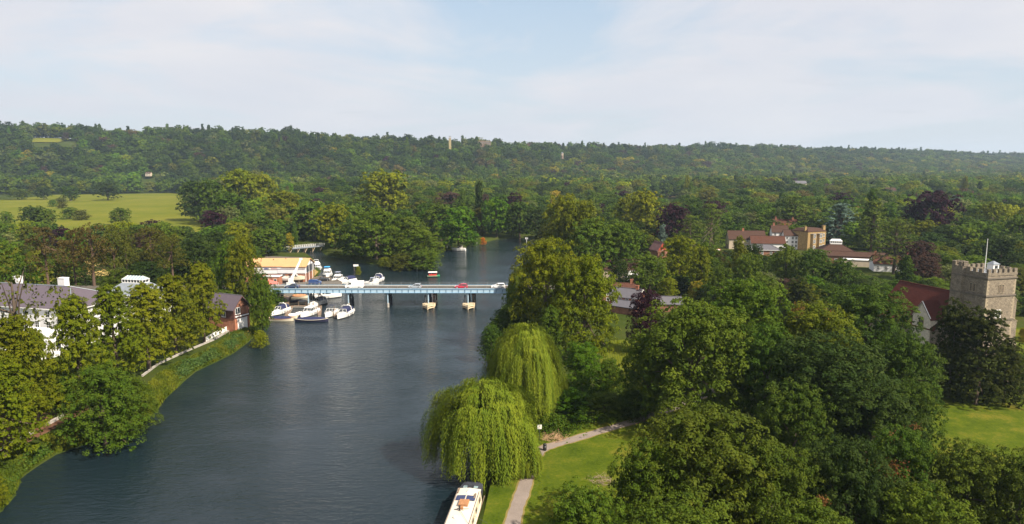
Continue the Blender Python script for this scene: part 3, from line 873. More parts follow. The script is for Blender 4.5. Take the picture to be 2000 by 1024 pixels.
# the grove
T('round', 1345, 846, 586, 225, 'mid', 'large mid green tree standing over the towpath bend')
T('round', 1262, 818, 648, 120, 'mid', 'lower green tree bordering the striped garden lawn')
T('round', 1448, 780, 548, 185, 'mid', 'large green tree between towpath grove and the olive yew')
T('round', 1490, 860, 640, 150, 'deep', 'deep green tree in the middle of the grove')
T('round', 1590, 800, 594, 175, 'maple', 'yellow-green maple with brown sprays in the grove')
T('round', 1610, 905, 655, 250, 'dark', 'dark maple with heavy crown, largest of the grove')
T('round', 1684, 740, 556, 170, 'deep', 'dull green ash tree before the church nave')
T('round', 1752, 850, 650, 140, 'deep', 'deep green tree between the dark maple and the yews')
T('round', 1545, 985, 752, 150, 'deep', 'deep green tree between the front shrubs and the dark maple')
T('round', 1690, 965, 745, 190, 'dark', 'dark tree with russet sprays beside the bright meadow')
T('round', 1770, 905, 745, 110, 'deep', 'deep green tree at the edge of the bright meadow')
T('yew', 1852, 775, 583, 116, 'yew', 'dark yew in front of the church tower stair turret')
T('yew', 1905, 790, 598, 138, 'yew', 'tallest dark yew in front of the church tower')
T('yew', 1958, 788, 655, 110, 'yew', 'lower dark yew by the buttress of the church tower')
T('round', 1995, 770, 690, 60, 'mid', 'green tree at the edge of the churchyard grass')
T('bush', 1998, 668, 640, 22, 'gold', 'golden shrub beside the church tower buttress')
# nearest trees, seen from above
T('round', 1368, 1090, 800, 290, 'moss', 'nearest domed tree seen from above, beside the towpath lawn')
T('round', 1262, 1110, 868, 165, 'mid', 'green tree nearest the towpath lawn, low and spreading')
T('round', 1500, 1120, 868, 200, 'moss', 'olive green tree between the domed nearest tree and the dark grove')
T('round', 1140, 1160, 952, 165, 'mid', 'bushy green tree reaching the bottom edge beside the towpath')
T('round', 1330, 1250, 985, 260, 'moss', 'yellowish bushy tree at the bottom edge under the domed tree')
T('round', 1640, 1130, 860, 190, 'dark', 'dark green tree at the bottom edge below the russet sprays')
T('round', 1742, 1080, 838, 150, 'deep', 'deep green tree with russet shoots facing the bright meadow')
T('round', 1868, 1090, 866, 160, 'moss', 'olive tree at the near corner of the bright meadow')
T('round', 1975, 1120, 884, 170, 'moss', 'olive tree at the bottom corner beside the bright meadow')
T('round', 1800, 1200, 960, 200, 'mid', 'mid green tree at the bottom edge between two olive trees')
T('round', 1560, 1250, 985, 220, 'moss', 'yellowish green tree at the bottom edge beside the dark tree')

# ---------------------------------------------------------------- woods: every further tree
# places kept free of trees so that a roof, road, river reach or field stays in view: (x0, y0, x1, y1, nearer than)
CLEAR = [(500, 485, 668, 640, 262), (572, 480, 636, 498, 376), (430, 565, 492, 660, 182), (140, 552, 215, 600, 172), (222, 540, 300, 580, 196),
    (0, 380, 356, 428, 1090), (356, 395, 395, 440, 520), (1414, 440, 1622, 486, 366), (1560, 478, 1752, 530, 335), (1722, 505, 1790, 530, 280), (1190, 508, 1244, 536, 272),
    (1264, 474, 1296, 502, 320), (1190, 552, 1325, 606, 215), (845, 462, 1030, 600, 420), (1750, 545, 2000, 720, 150), (1855, 455, 1990, 560, 150),
    (1060, 398, 1180, 414, 560), (1278, 378, 1316, 386, 900), (922, 268, 962, 283, 1560), (1088, 296, 1106, 312, 1640), (872, 262, 888, 284, 1480), (66, 268, 142, 279, 1432), (1352, 410, 1420, 430, 420),
    (1185, 655, 1240, 750, 150), (280, 340, 296, 352, 1240), (1552, 348, 1576, 358, 1100), (1735, 358, 1754, 366, 900)]
NOGO = [np.array(FIELD), np.array(YARDP), np.array(LAWN), np.array(LAWN_R), np.array(GARDEN)] + [np.array(s) for s in STRAWS[1:]] + [np.array([(-1010, 1420), (-930, 1420), (-930, 1472), (-1010, 1472)])]
FOOT = []                               # building footprints: (x, y, radius)
def px_of(x, y, z):
    d = y * CP - (z - CAM_H) * SP
    return 1000 + FPX * x / d, 512 - FPX * (y * SP + (z - CAM_H) * CP) / d, d
def scatter():
    pts = []
    y = 196.0
    while y < 3350:
        s = 10.5 if y < 420 else (13.0 if y < 800 else (18.5 if y < 1500 else (21.0 if y < 2200 else 25.0)))
        n = int(2 * 0.86 * y / s) + 2
        x = (np.arange(n) - n / 2) * s + RNG.uniform(-0.42, 0.42, n) * s
        yy = y + RNG.uniform(-0.42, 0.42, n) * s
        pts.append(np.stack([x, yy, np.full(n, s)], 1))
        y += s
    P = np.concatenate(pts)
    sd = river_sd(P[:, :2])
    ok = (sd > 3.5)
    for poly in NOGO: ok &= ~inside(P[:, :2], poly)
    x, y = P[:, 0], P[:, 1]
    # behind the ridge nothing shows
    u = x / y
    ok &= y < np.interp(u, HU, HR) + 130
    ok &= ~((y > 209) & (y < 235) & (x > -240) & (x < 30))       # the road
    ok &= ~((y < 560) & (x < -60) & (RNG.uniform(0, 1, len(x)) < 0.35))
    ok &= ~((y < 215) & (x > 0) & (x < 40))
    for hx, hy, hr in HEROES:
        if hy > 150: ok &= np.hypot(x - hx, y - hy) > hr * 0.62 + 3.2
    for fx, fy, fr in FOOT: ok &= np.hypot(x - fx, y - fy) > fr
    return P[ok]
FOOT += [(-87, 268, 22), (-120, 178, 26), (-138, 178, 20), (-105, 200, 16), (-77, 186, 9), (112, 165, 14), (109, 178, 14)]
for px, py, r in ((1450, 480, 14), (1490, 480, 14), (1530, 486, 15), (1590, 488, 16), (1640, 512, 16), (1690, 520, 16), (1730, 528, 13), (1755, 530, 12), (1217, 545, 15), (1280, 505, 13), (1215, 610, 13), (1250, 615, 14), (1300, 612, 10)):
    FOOT.append((*G(px, py), r))
SP_ = scatter()
n = len(SP_)
sx, sy, ss = SP_.T
sz = land_z(sx, sy)
u = sx / sy
onhill = hill(sx, sy) > 2
wid = ss * RNG.uniform(0.9, 1.65, n)
hgt = np.clip(wid * RNG.uniform(0.7, 1.1, n), 9, 27)
near = sy < 330
hgt[near] = np.clip(hgt[near] * 0.72, 6.5, 13); wid[near] = np.clip(wid[near], 8, 13)
PAL = ['deep', 'mid', 'dark', 'olive', 'lime', 'yel', 'bright', 'grey', 'plum', 'purple', 'gold', 'brownish']
def pick(w):
    w = np.array(w, float); return w / w.sum()
patch = np.sin(sx / 83.0 + 1.0) * np.cos(sy / 140.0) + 0.7 * np.sin(sx / 37.0 + sy / 90.0)
w_flat = pick([28, 26, 16, 6, 8, 2, 4, 4, 1.0, 1.2, .2, .8])
w_hill = pick([40, 16, 34, 3.5, 1.6, 0.3, 1.5, 4, 1.4, .3, .3, 1.2])
w_foot = pick([18, 26, 8, 9, 13, 7, 6, 5, 1, .3, 3, 2])
ci = np.where(onhill, RNG.choice(12, n, p=w_hill), RNG.choice(12, n, p=w_flat))
lower = onhill & (hill(sx, sy) < np.interp(u, HU, HZ) * 0.62) & (u > -0.05)
ci = np.where(lower & (RNG.uniform(0, 1, n) < 0.75), RNG.choice(12, n, p=w_foot), ci)
kr = RNG.uniform(0, 1, n)
# 0 round, 1 tall, 2 cone, 3 cedar
kd = np.where(kr < 0.80, 0, np.where(kr < 0.93, 1, np.where(kr < 0.985, 2, 3)))
top_ = onhill & (hill(sx, sy) > np.interp(u, HU, HZ) * 0.85)
kd = np.where(top_ & (kr > 0.90), 2, kd)
kd = np.where(~top_ & onhill & (kd == 2) & (kr < 0.965), 0, kd)
sp = (kd == 2)
wid = np.where(sp, wid * 0.55, wid)
hgt = np.where(sp, hgt * RNG.uniform(1.0, 1.35, n), hgt)
hgt = np.where(top_ & ~sp, hgt * RNG.uniform(0.7, 1.3, n), hgt)
hgt = np.where(top_ & sp, hgt * 1.15, hgt)
# keep the views open
ptop = px_of(sx, sy, sz + hgt); pbot = px_of(sx, sy, sz)
half = wid * 0.5 / pbot[2] * FPX
keep = np.ones(n, bool)
for x0, y0, x1, y1, dm in CLEAR:
    keep &= ~((sy < dm) & (ptop[0] + half > x0) & (ptop[0] - half < x1) & (ptop[1] < y1) & (pbot[1] > y0))
keep &= (ptop[0] + half > -160) & (ptop[0] - half < 2160)
sx, sy, sz, wid, hgt, ci, kd, half, onhill = (a[keep] for a in (sx, sy, sz, wid, hgt, ci, kd, half, onhill))
ptx = ptop[0][keep]
n = len(sx)
patch = patch[keep]
tint = np.array([TINT[k] for k in PAL])[ci] * RNG.uniform(0.78, 1.22, (n, 1)) * (1 + 0.2 * patch)[:, None] * np.where((sy > 350) & ~onhill, 1.15, 1.0)[:, None] * RNG.uniform(0.93, 1.07, (n, 3))
# those that show largest are things of their own
N_OWN = 300 - sum(1 for o in COL.objects if o.get('category') in ('tree', 'willow'))
score = half * np.where((ptx > 0) & (ptx < 2000), 1, 0.0) * np.where(sy < 480, 1, 0.4)
own = np.zeros(n, bool)
own[np.argsort(-score)[:max(0, N_OWN)]] = True
def zone(px, y):
    if y > 700: return 'at the foot of the wooded hill'
    if px < 300: return 'between the villa garden and the hay field' if y < 480 else 'in the hedge by the hay field'
    if px < 520: return 'behind the boathouse and boatyard' if y < 330 else ('beside the hay field corner' if px < 430 else 'inland of the boatyard')
    if px < 720: return 'around the lock footbridge' if y < 420 else 'in the wood beyond the lock footbridge'
    if px < 900: return 'on the wooded island' if y < 420 else 'in the wood behind the island'
    if px < 1070: return 'at the far river bend'
    if px < 1240: return 'between the river and the red-roofed houses'
    if px < 1420: return 'around the flat-tiered cedars' if y > 320 else 'in the gardens below the cedars'
    if px < 1640: return 'behind the village roofs' if y > 350 else 'in the gardens below the village roofs'
    if px < 1840: return 'beside the large copper beech' if y > 330 else 'between the village and the church'
    return 'behind the church tower'
TONE = dict(mid='mid green', yel='bright yellow-green', lime='yellow-green', dark='dark green', olive='olive green', purple='purple-leaved', plum='reddish-brown', grey='grey-green', bright='fresh green', deep='deep green', gold='golden', brownish='brownish green')
ANCH = [(97, 450, 'the brown-trunked pine'), (187, 440, 'the tallest pine'), (66, 425, 'the dark field-corner tree'), (211, 385, 'the lone field oak'), (298, 440, 'the small purple tree'), (422, 440, 'the dark purple hedge tree'),
    (466, 465, 'the pale round-headed tree'), (470, 350, 'the domed oaks'), (385, 400, 'the big field-edge tree'), (558, 500, 'the orange shed roof'), (605, 485, 'the lock footbridge'), (480, 600, 'the brick boathouse'), (752, 370, 'the highest island tree'),
    (735, 450, 'the broadest island tree'), (830, 500, 'the island tip'), (896, 440, 'the bright riverside tree'), (936, 400, 'the narrow dark conifer'), (882, 400, 'the reddish-brown tree'), (1004, 395, 'the river-bend purple tree'),
    (1050, 440, 'the far river bend'), (1100, 430, 'the tall riverside lime'), (1208, 480, 'the wide round tree'), (1256, 420, 'the bright yellow-green tree'), (1314, 430, 'the dark purple beech'), (1293, 465, 'the blue-green spruce'),
    (1280, 490, 'the bright red gable'), (1217, 525, 'the white conservatory'), (1400, 450, 'the higher cedar'), (1347, 460, 'the spreading cedar'), (1396, 512, 'the parasol'), (1225, 580, 'the slate-roofed cottage'), (1305, 560, 'the yellow-green garden tree'),
    (1450, 465, 'the long village building'), (1525, 465, 'the white village house'), (1588, 470, 'the yellow brick house'), (1545, 420, 'the cedar behind the village'), (1638, 435, 'the blue-green cedar'), (1644, 390, 'the purple tree above it'.replace(' above it', ' of the slope')),
    (1697, 410, 'the dark conical tree'), (1670, 510, 'the terrace roofs'), (1738, 520, 'the two-chimney cottage'), (1815, 430, 'the largest purple beech'), (1793, 510, 'the brown-purple tree'), (1745, 480, 'the broad low cedar'), (1800, 570, 'the church nave roof'),
    (1930, 500, 'the church flagpole'), (1900, 540, 'the church battlements'), (1555, 580, 'the olive yew'), (1480, 520, 'the slate outbuilding'), (1590, 540, 'the deep green village tree')]
FORM = ['round tree', 'tall narrow tree', 'pointed conifer', 'flat-tiered cedar']
ptm = (ptop[1][keep] + pbot[1][keep]) / 2
ORD = ['', 'second ', 'third ', 'fourth ', 'fifth ', 'sixth ']
KN = ['round', 'tall', 'cone', 'cedar']
seen = {}
for i in np.where(own)[0]:
    zn = zone(ptx[i], sy[i])
    size = 'large' if wid[i] > 15 else ('small' if wid[i] < 11 else 'medium')
    near_ = sorted(ANCH, key=lambda a: (a[0] - ptx[i])**2 + ((a[1] - ptm[i]) * 2)**2)[:4]
    base_ = f"{size} {TONE[PAL[ci[i]]]} {FORM[kd[i]]}"
    rel = 'beyond' if ptm[i] < near_[0][1] - 14 else ('below' if ptm[i] > near_[0][1] + 14 else 'beside')
    lab = f"{base_} {rel} {near_[0][2]}"
    for q_ in (1, 2, 3):
        if lab in seen: lab = f"{base_} between {near_[0][2]} and {near_[q_][2][4:]}"
    seen[lab] = seen.get(lab, 0) + 1
    lv = 'h' if sy[i] < 330 else 'm'
    kk = KN[kd[i]]
    if (kk, lv) not in KINDS: lv = 'm'
    o = tree(kk, lv, sx[i], sy[i], sz[i], hgt[i], wid[i], tuple(float(c) for c in tint[i]), lab, 'trees ' + zn, {'cone': 'conifer', 'cedar': 'cedar_tree'}.get(kk, 'broadleaf_tree'))
rest = ~own
def joined(kind, lv, k):
    cr, tk = KINDS[(kind, lv)][k % len(KINDS[(kind, lv)])]
    return cr
protos = bpy.data.collections.new('woodland shapes')
order = []
slot = {}
for kind in KN:
    for lv in ('m', 'f'):
        if (kind, lv) not in KINDS: continue
        for k in range(len(KINDS[(kind, lv)])):
            o = bpy.data.objects.new('shape_%03d' % len(order), KINDS[(kind, lv)][k][0])
            protos.objects.link(o)
            slot.setdefault((kind, lv), []).append(len(order))
            order.append(o)
def woodland(name, mask, label=None):
    ii = np.where(mask)[0]
    me = bpy.data.meshes.new(name)
    me.vertices.add(len(ii))
    me.vertices.foreach_set('co', np.stack([sx[ii], sy[ii], sz[ii] - 0.3], 1).ravel())
    idx = np.array([random.choice(slot[(KN[kd[i]], 'm' if sy[i] < 900 else 'f')]) for i in ii], np.int32)
    def attr(nm, ty, key, arr):
        a = me.attributes.new(nm, ty, 'POINT'); a.data.foreach_set(key, arr)
    attr('shape', 'INT', 'value', idx)
    attr('turn', 'FLOAT_VECTOR', 'vector', np.stack([np.zeros(len(ii)), np.zeros(len(ii)), RNG.uniform(0, 6.28, len(ii))], 1).ravel().astype(np.float32))
    attr('size', 'FLOAT_VECTOR', 'vector', np.stack([wid[ii], wid[ii], hgt[ii]], 1).ravel().astype(np.float32))
    attr('tint', 'FLOAT_VECTOR', 'vector', tint[ii].ravel().astype(np.float32))
    o = obj(name, me)
    tag(o, kind='stuff')
    ng = bpy.data.node_groups.new(name, 'GeometryNodeTree')
    ng.interface.new_socket('Geometry', in_out='INPUT', socket_type='NodeSocketGeometry')
    ng.interface.new_socket('Geometry', in_out='OUTPUT', socket_type='NodeSocketGeometry')
    gi, go = ng.nodes.new('NodeGroupInput'), ng.nodes.new('NodeGroupOutput')
    ip = ng.nodes.new('GeometryNodeInstanceOnPoints')
    ci_ = ng.nodes.new('GeometryNodeCollectionInfo')
    ci_.inputs['Collection'].default_value = protos
    ci_.inputs['Separate Children'].default_value = True
    ci_.inputs['Reset Children'].default_value = True
    def na(nm, ty):
        a = ng.nodes.new('GeometryNodeInputNamedAttribute'); a.data_type = ty; a.inputs[0].default_value = nm
        return a.outputs[0]
    ng.links.new(gi.outputs[0], ip.inputs['Points'])
    ng.links.new(ci_.outputs[0], ip.inputs['Instance'])
    ip.inputs['Pick Instance'].default_value = True
    ng.links.new(na('shape', 'INT'), ip.inputs['Instance Index'])
    ng.links.new(na('turn', 'FLOAT_VECTOR'), ip.inputs['Rotation'])
    ng.links.new(na('size', 'FLOAT_VECTOR'), ip.inputs['Scale'])
    ng.links.new(ip.outputs[0], go.inputs[0])
    md = o.modifiers.new('woodland', 'NODES'); md.node_group = ng
    return o
woodland('hill_woods', rest & (onhill | (sy > 1000)))
woodland('valley_woods', rest & ~(onhill | (sy > 1000)))
print('woods', n, 'own', own.sum(), 'rest', rest.sum())
# notable trees on the skyline
def skyline(px, D, wpx, hpx, kind, tintk, label, lv='m'):
    x = (px - 1000) / FPX * depth_of(0, D, 90)
    z = zland(x, D)
    d = depth_of(x, D, z)
    tree(kind, lv, x, D, z, hpx / FPX * d, wpx / FPX * d, TINT[tintk], label, None, {'cone': 'conifer', 'cedar': 'cedar_tree'}.get(kind, 'broadleaf_tree'))
skyline(20, 1480, 34, 28, 'cedar', 'dark', 'wide flat-topped cedar standing above the hill skyline at its end')
skyline(190, 1500, 14, 34, 'cone', 'dark', 'pointed conifer on the skyline above the hill clearing')
skyline(462, 1530, 14, 29, 'cone', 'dark', 'first of two slim conifers side by side on the skyline')
skyline(476, 1530, 13, 31, 'cone', 'dark', 'second of two slim conifers side by side on the skyline')
skyline(540, 1530, 24, 24, 'tall', 'dark', 'bushy dark tree on the skyline beyond the two slim conifers')
skyline(974, 1590, 20, 28, 'tall', 'dark', 'tall dark tree on the skyline beside the sandstone mansion')
skyline(398, 1520, 16, 24, 'cedar', 'dark', 'small flat-topped cedar on the skyline')
# clearing on the hill
cx0, cx1 = (70 - 1000) / FPX * 1445, (140 - 1000) / FPX * 1445
mgx, mgy = np.meshgrid(np.linspace(cx0, cx1, 12), np.linspace(1422, 1470, 8))
tag(obj('hill_meadow', grid_mesh('hill_meadow', mgx, mgy, land_z(mgx.ravel(), mgy.ravel()) + 1.2, M_FIELD)), kind='structure')

# ---------------------------------------------------------------- reeds on the near bank
def reeds():
    line = [R(-30, 1024), R(25, 969), R(41, 931), R(73, 909), R(108, 887), R(150, 873), R(196, 858), R(237, 842), R(294, 826), R(322, 812), R(332, 775), R(352, 748), R(380, 726), R(421, 707), R(455, 690), R(484, 668), R(498, 652)]
    A = np.array(line); seg = np.hypot(*np.diff(A, axis=0).T); cum = np.concatenate([[0], np.cumsum(seg)])
    m = 52000
    t = RNG.uniform(0, cum[-1], m)
    px = np.interp(t, cum, A[:, 0]); py = np.interp(t, cum, A[:, 1])
    k = np.clip(np.searchsorted(cum, t) - 1, 0, len(seg) - 1)
    d = (A[k + 1] - A[k]) / seg[k][:, None]
    nrm = np.stack([-d[:, 1], d[:, 0]], 1)
    off = RNG.uniform(-0.2, 4.8, m)
    px += nrm[:, 0] * off; py += nrm[:, 1] * off
    keep = river_sd(np.stack([px, py], 1)) > -0.3
    px, py = px[keep], py[keep]; m = len(px)
    gz = np.maximum(land_z(px, py), -0.05)
    pat = np.sin(px * 0.35 + 2) * np.cos(py * 0.23) + 0.6 * np.sin(py * 0.9)
    h = RNG.uniform(0.35, 0.85, m) * (1.1 + 0.2 * pat)
    C = np.stack([px, py, gz + h * 0.45], 1)
    nr = rdir(m); nr[:, 2] = np.abs(nr[:, 2]) * 0.45 + 0.1; nr = unit(nr)
    me = leaf_mesh('reeds', C, nr, h, np.clip(0.45 + 0.35 * pat + 0.25 * np.sin(px * 1.3 + py) + RNG.uniform(-0.25, 0.25, m), 0, 1), 0.30, np.tile([0, 0, 1.0], (m, 1)) + rdir(m) * 0.35, 0.12)
    o = obj('reeds', me)
    o['tint'] = (0.078, 0.098, 0.008)
    tag(o, kind='stuff')
reeds()
def brush(name, path, w, m, hmin, hmax, tint_):
    """a strip of low undergrowth"""
    A = np.array(path); seg = np.hypot(*np.diff(A, axis=0).T); cum = np.concatenate([[0], np.cumsum(seg)])
    t = RNG.uniform(0, cum[-1], m)
    px = np.interp(t, cum, A[:, 0]) + RNG.normal(0, w / 2.5, m); py = np.interp(t, cum, A[:, 1]) + RNG.normal(0, w / 2.5, m)
    keep = river_sd(np.stack([px, py], 1)) > -0.1
    px, py = px[keep], py[keep]; m = len(px)
    hm = hmin + (hmax - hmin) * (0.5 + 0.5 * np.sin(px * 0.7) * np.cos(py * 0.53))
    C = np.stack([px, py, land_z(px, py) + hm * RNG.uniform(0.05, 1, m)], 1)
    me = leaf_mesh(name, C, unit(rdir(m) + np.array([0, 0, 0.6])), RNG.uniform(0.22, 0.5, m), RNG.uniform(0, 1, m), 0.7)
    o = obj(name, me); o['tint'] = tint_
    tag(o, kind='stuff')
brush('sedge', [R(30, 965), R(90, 897), R(170, 864), R(240, 838)], 2.6, 9000, 0.2, 1.1, (0.05, 0.088, 0.012))
brush('undergrowth', [G(1075, 845), G(1100, 820), G(1160, 815), G(1240, 790), G(1300, 780)], 4.5, 16000, 0.3, 2.2, (0.042, 0.072, 0.005))
brush('undergrowth', [R(1000, 575), R(985, 600), R(968, 625), R(955, 650), R(950, 690), R(957, 730)], 3, 9000, 0.3, 2.0, (0.042, 0.070, 0.005))
brush('undergrowth', [R(640, 500), R(700, 512), R(770, 521), R(842, 526), R(850, 512)], 3.5, 9000, 0.3, 2.4, (0.06, 0.075, 0.006))
brush('sedge', [R(352, 745), R(392, 716), R(440, 694), R(475, 668)], 2.6, 12000, 0.3, 1.5, (0.055, 0.095, 0.022))
brush('undergrowth', [G(440, 700), G(470, 672), G(500, 650)], 3.0, 3500, 0.2, 1.0, (0.14, 0.11, 0.02))

# ---------------------------------------------------------------- building materials
M_WHITE = mat("white_render", (0.62, 0.61, 0.61), 0.8, 0.06, 0.8)
M_WPAINT = mat("white_paint", (0.68, 0.67, 0.65), 0.5, 0.04, 2)
M_SLATE = mat("blue_grey_slate", (0.085, 0.080, 0.092), 0.6, 0.14, 1.6, stretch=(1, 1, 3))
M_SLATEP = mat("purple_slate", (0.080, 0.062, 0.078), 0.65, 0.12, 1.4, stretch=(1, 1, 3))
M_TILE = mat("red_roof_tile", (0.072, 0.032, 0.022), 0.85, 0.22, 1.2, stretch=(1, 1, 4), bump=0.3, spec=0.08)
M_TILED = mat("dark_red_roof_tile", (0.072, 0.021, 0.016), 0.95, 0.25, 1.5, stretch=(1, 1, 4), bump=0.3, spec=0.08)
M_TILEB = mat("brown_roof_tile", (0.056, 0.031, 0.023), 0.85, 0.2, 1.2, stretch=(1, 1, 4), spec=0.08)
M_BRICK = brick_mat("red_brick", (0.20, 0.075, 0.045), (0.26, 0.11, 0.065), (0.24, 0.19, 0.15), 2.2)
M_BRICKO = brick_mat("orange_brick", (0.30, 0.10, 0.055), (0.36, 0.14, 0.08), (0.28, 0.2, 0.15), 2.2)
M_BRICKY = brick_mat("yellow_stock_brick", (0.24, 0.155, 0.055), (0.31, 0.21, 0.085), (0.27, 0.21, 0.14), 2.2)
M_BRICKD = brick_mat("dark_hung_tile", (0.10, 0.045, 0.04), (0.14, 0.065, 0.055), (0.06, 0.03, 0.03), 2.6)
M_FLINT = brick_mat("flint_wall", (0.115, 0.096, 0.078), (0.235, 0.195, 0.150), (0.24, 0.205, 0.165), 2.4, bw=0.55, rh=0.3)
M_STONE = mat("dressed_stone", (0.27, 0.22, 0.155), 0.9, 0.2, 1.8)
M_LEAD = mat("lead_sheet", (0.17, 0.19, 0.22), 0.5, 0.12, 1.2)
M_GLASS = mat("window_glass", (0.035, 0.04, 0.045), 0.08, 0.1, 1, spec=0.7)
M_SKYGL = mat("roof_glass", (0.25, 0.33, 0.36), 0.12, 0.1, 1, spec=0.8)
M_ORANGE = mat("sandy_orange_roof_sheet", (0.44, 0.25, 0.115), 0.7, 0.06, 0.35)
M_TIMBER = mat("weathered_timber", (0.17, 0.12, 0.085), 0.9, 0.25, 2)
M_TIMBL = mat("pale_timber", (0.45, 0.36, 0.24), 0.85, 0.15, 2)
M_BLACK = mat("black_paint", (0.02, 0.02, 0.022), 0.5, 0.1, 2)
M_DARK = mat("dark_steel", (0.035, 0.04, 0.05), 0.6, 0.2, 2)
M_CREAM = mat("cream_wall", (0.40, 0.33, 0.25), 0.8, 0.12, 0.8)
M_PINKW = mat("stone_coping", (0.34, 0.31, 0.28), 0.8, 0.1, 1)
M_REDC = mat("red_canvas", (0.55, 0.13, 0.10), 0.7, 0.06, 1)

_wc = {}
def window(parent, x, y, z, w, h, rz=0.0, cols=2, rows=2, frame=None, arch=False, sill=True):
    """window whose outward side is local -y; (x, y, z) bottom middle on the wall face"""
    key = (round(w, 2), round(h, 2), cols, rows, frame.name if frame else '', arch)
    if key not in _wc:
        f = MB(); t = 0.09
        f.box(-w/2 - t, -w/2, -0.05, 0.05, 0, h); f.box(w/2, w/2 + t, -0.05, 0.05, 0, h)
        f.box(-w/2 - t - .06, w/2 + t + .06, -0.10, 0.05, -t - .02, -0.002)
        if arch:
            f.prism([(-w/2 - t, h), (-w/2 - t, h + w*.2), (-w*.25, h + w*.55), (0, h + w*.3), (w*.25, h + w*.55), (w/2 + t, h + w*.2), (w/2 + t, h), (w/2, h + w*.1), (w*.25, h + w*.35), (0, h + .02), (-w*.25, h + w*.35), (-w/2, h + w*.1)], -0.05, 0.05, 'y')
        else: f.box(-w/2 - t, w/2 + t, -0.05, 0.05, h + .002, h + t)
        for c in range(1, cols): f.box(-w/2 + w*c/cols - .035, -w/2 + w*c/cols + .035, -0.03, 0.03, 0.002, h - .002)
        for r in range(1, rows): f.box(-w/2 + .002, w/2 - .002, -0.022, 0.022, h*r/rows - .03, h*r/rows + .03)
        g = MB(); g.box(-w/2 + .001, w/2 - .001, 0.0, 0.02, 0.001, h - .001)
        if arch: g.prism([(-w/2, h), (-w*.25, h + w*.33), (0, h + .03), (w*.25, h + w*.33), (w/2, h)], 0.0, 0.02, 'y')
        _wc[key] = (f.mesh('window', frame or M_WPAINT), g.mesh('pane', M_GLASS))
    fm, gm = _wc[key]
    wobj = obj('window', fm, parent, (x, y, z), rz)
    obj('pane', gm, wobj)
    return wobj
def wall_windows(root, half_x, half_y, zs, faces, w=1.0, h=1.3, cols=2, rows=2, frame=None):
    """rows of windows on the faces of a box building; faces: dict side -> list of offsets"""
    for side, offs in faces.items():
        for z in zs:
            for o in offs:
                if side == 'front': window(root, o, -half_y - .03, z, w, h, 0, cols, rows, frame)
                elif side == 'back': window(root, o, half_y + .03, z, w, h, math.pi, cols, rows, frame)
                elif side == 'east': window(root, half_x + .03, o, z, w, h, math.pi / 2, cols, rows, frame)
                elif side == 'west': window(root, -half_x - .03, o, z, w, h, -math.pi / 2, cols, rows, frame)
def gable_shell(root, hx, hy, hw, hr, wallm, roofm, over=0.35, names=('wall', 'roof')):
    """walls with gables at +-x, ridge along x"""
    m = MB(); m.prism([(-hy, 0), (hy, 0), (hy, hw), (0, hw + hr), (-hy, hw)], -hx, hx, 'x')
    m.build(names[0], wallm, root)
    s = hr / hy
    for sg in (-1, 1):
        r = MB(); y1 = sg * (hy + over); z1 = hw - s * over
        r.prism([(0, hw + hr + .02), (y1, z1 + .02), (y1, z1 + .20), (0, hw + hr + .20)] if sg > 0 else [(0, hw + hr + .20), (y1, z1 + .20), (y1, z1 + .02), (0, hw + hr + .02)], -hx - over, hx + over, 'x')
        r.build(names[1], roofm, root)
    rg = MB(); rg.box(-hx - over, hx + over, -0.14, 0.14, hw + hr + .16, hw + hr + .30); rg.build('ridge', roofm, root)
def hip_shell(root, hx, hy, hw, hr, wallm, roofm, over=0.5, ridge=None, ridgem=None):
    m = MB(); m.box(-hx, hx, -hy, hy, 0, hw); m.build('wall', wallm, root)
    ox, oy = hx + over, hy + over
    rl = (hx - hy) if ridge is None else ridge
    r = MB(); r.add([(-ox, -oy, hw), (ox, -oy, hw), (ox, oy, hw), (-ox, oy, hw), (-rl, 0, hw + hr), (rl, 0, hw + hr)],
        [(0, 3, 2, 1), (0, 1, 5, 4), (1, 2, 5), (2, 3, 4, 5), (3, 0, 4)])
    r.build('roof', roofm, root)
    h = MB()
    e = Vector((0, 0, 0.06))
    for a, b in (((ox, -oy, hw), (rl, 0, hw + hr)), ((ox, oy, hw), (rl, 0, hw + hr)), ((-ox, -oy, hw), (-rl, 0, hw + hr)), ((-ox, oy, hw), (-rl, 0, hw + hr)), ((-rl, 0, hw + hr), (rl + .01, 0, hw + hr))):
        h.tube(Vector(a) + e, Vector(b) + e, 0.13, None, 5)
    h.build('ridge', ridgem or roofm, root)
    g = MB(); g.box(-ox, ox, -oy, oy, hw - .22, hw - .01); g.build('gutter', M_WPAINT, root)
def chimney(root, x, y, z0, z1, w=0.9, m=None, pots=2, name='chimney'):
    c = MB(); c.box(x - w/2, x + w/2, y - w*.35, y + w*.35, z0, z1); c.box(x - w/2 - .08, x + w/2 + .08, y - w*.35 - .08, y + w*.35 + .08, z1 + .001, z1 + .16)
    o = c.build(name, m or M_BRICKO, root)
    for k in range(pots):
        p = MB(); p.tube((x + (k - (pots-1)/2) * w*.5, y, z1 + .161), (x + (k - (pots-1)/2) * w*.5, y, z1 + .62), .13, .11, 8); p.build('chimney_pot', M_TILE, o)
    return o

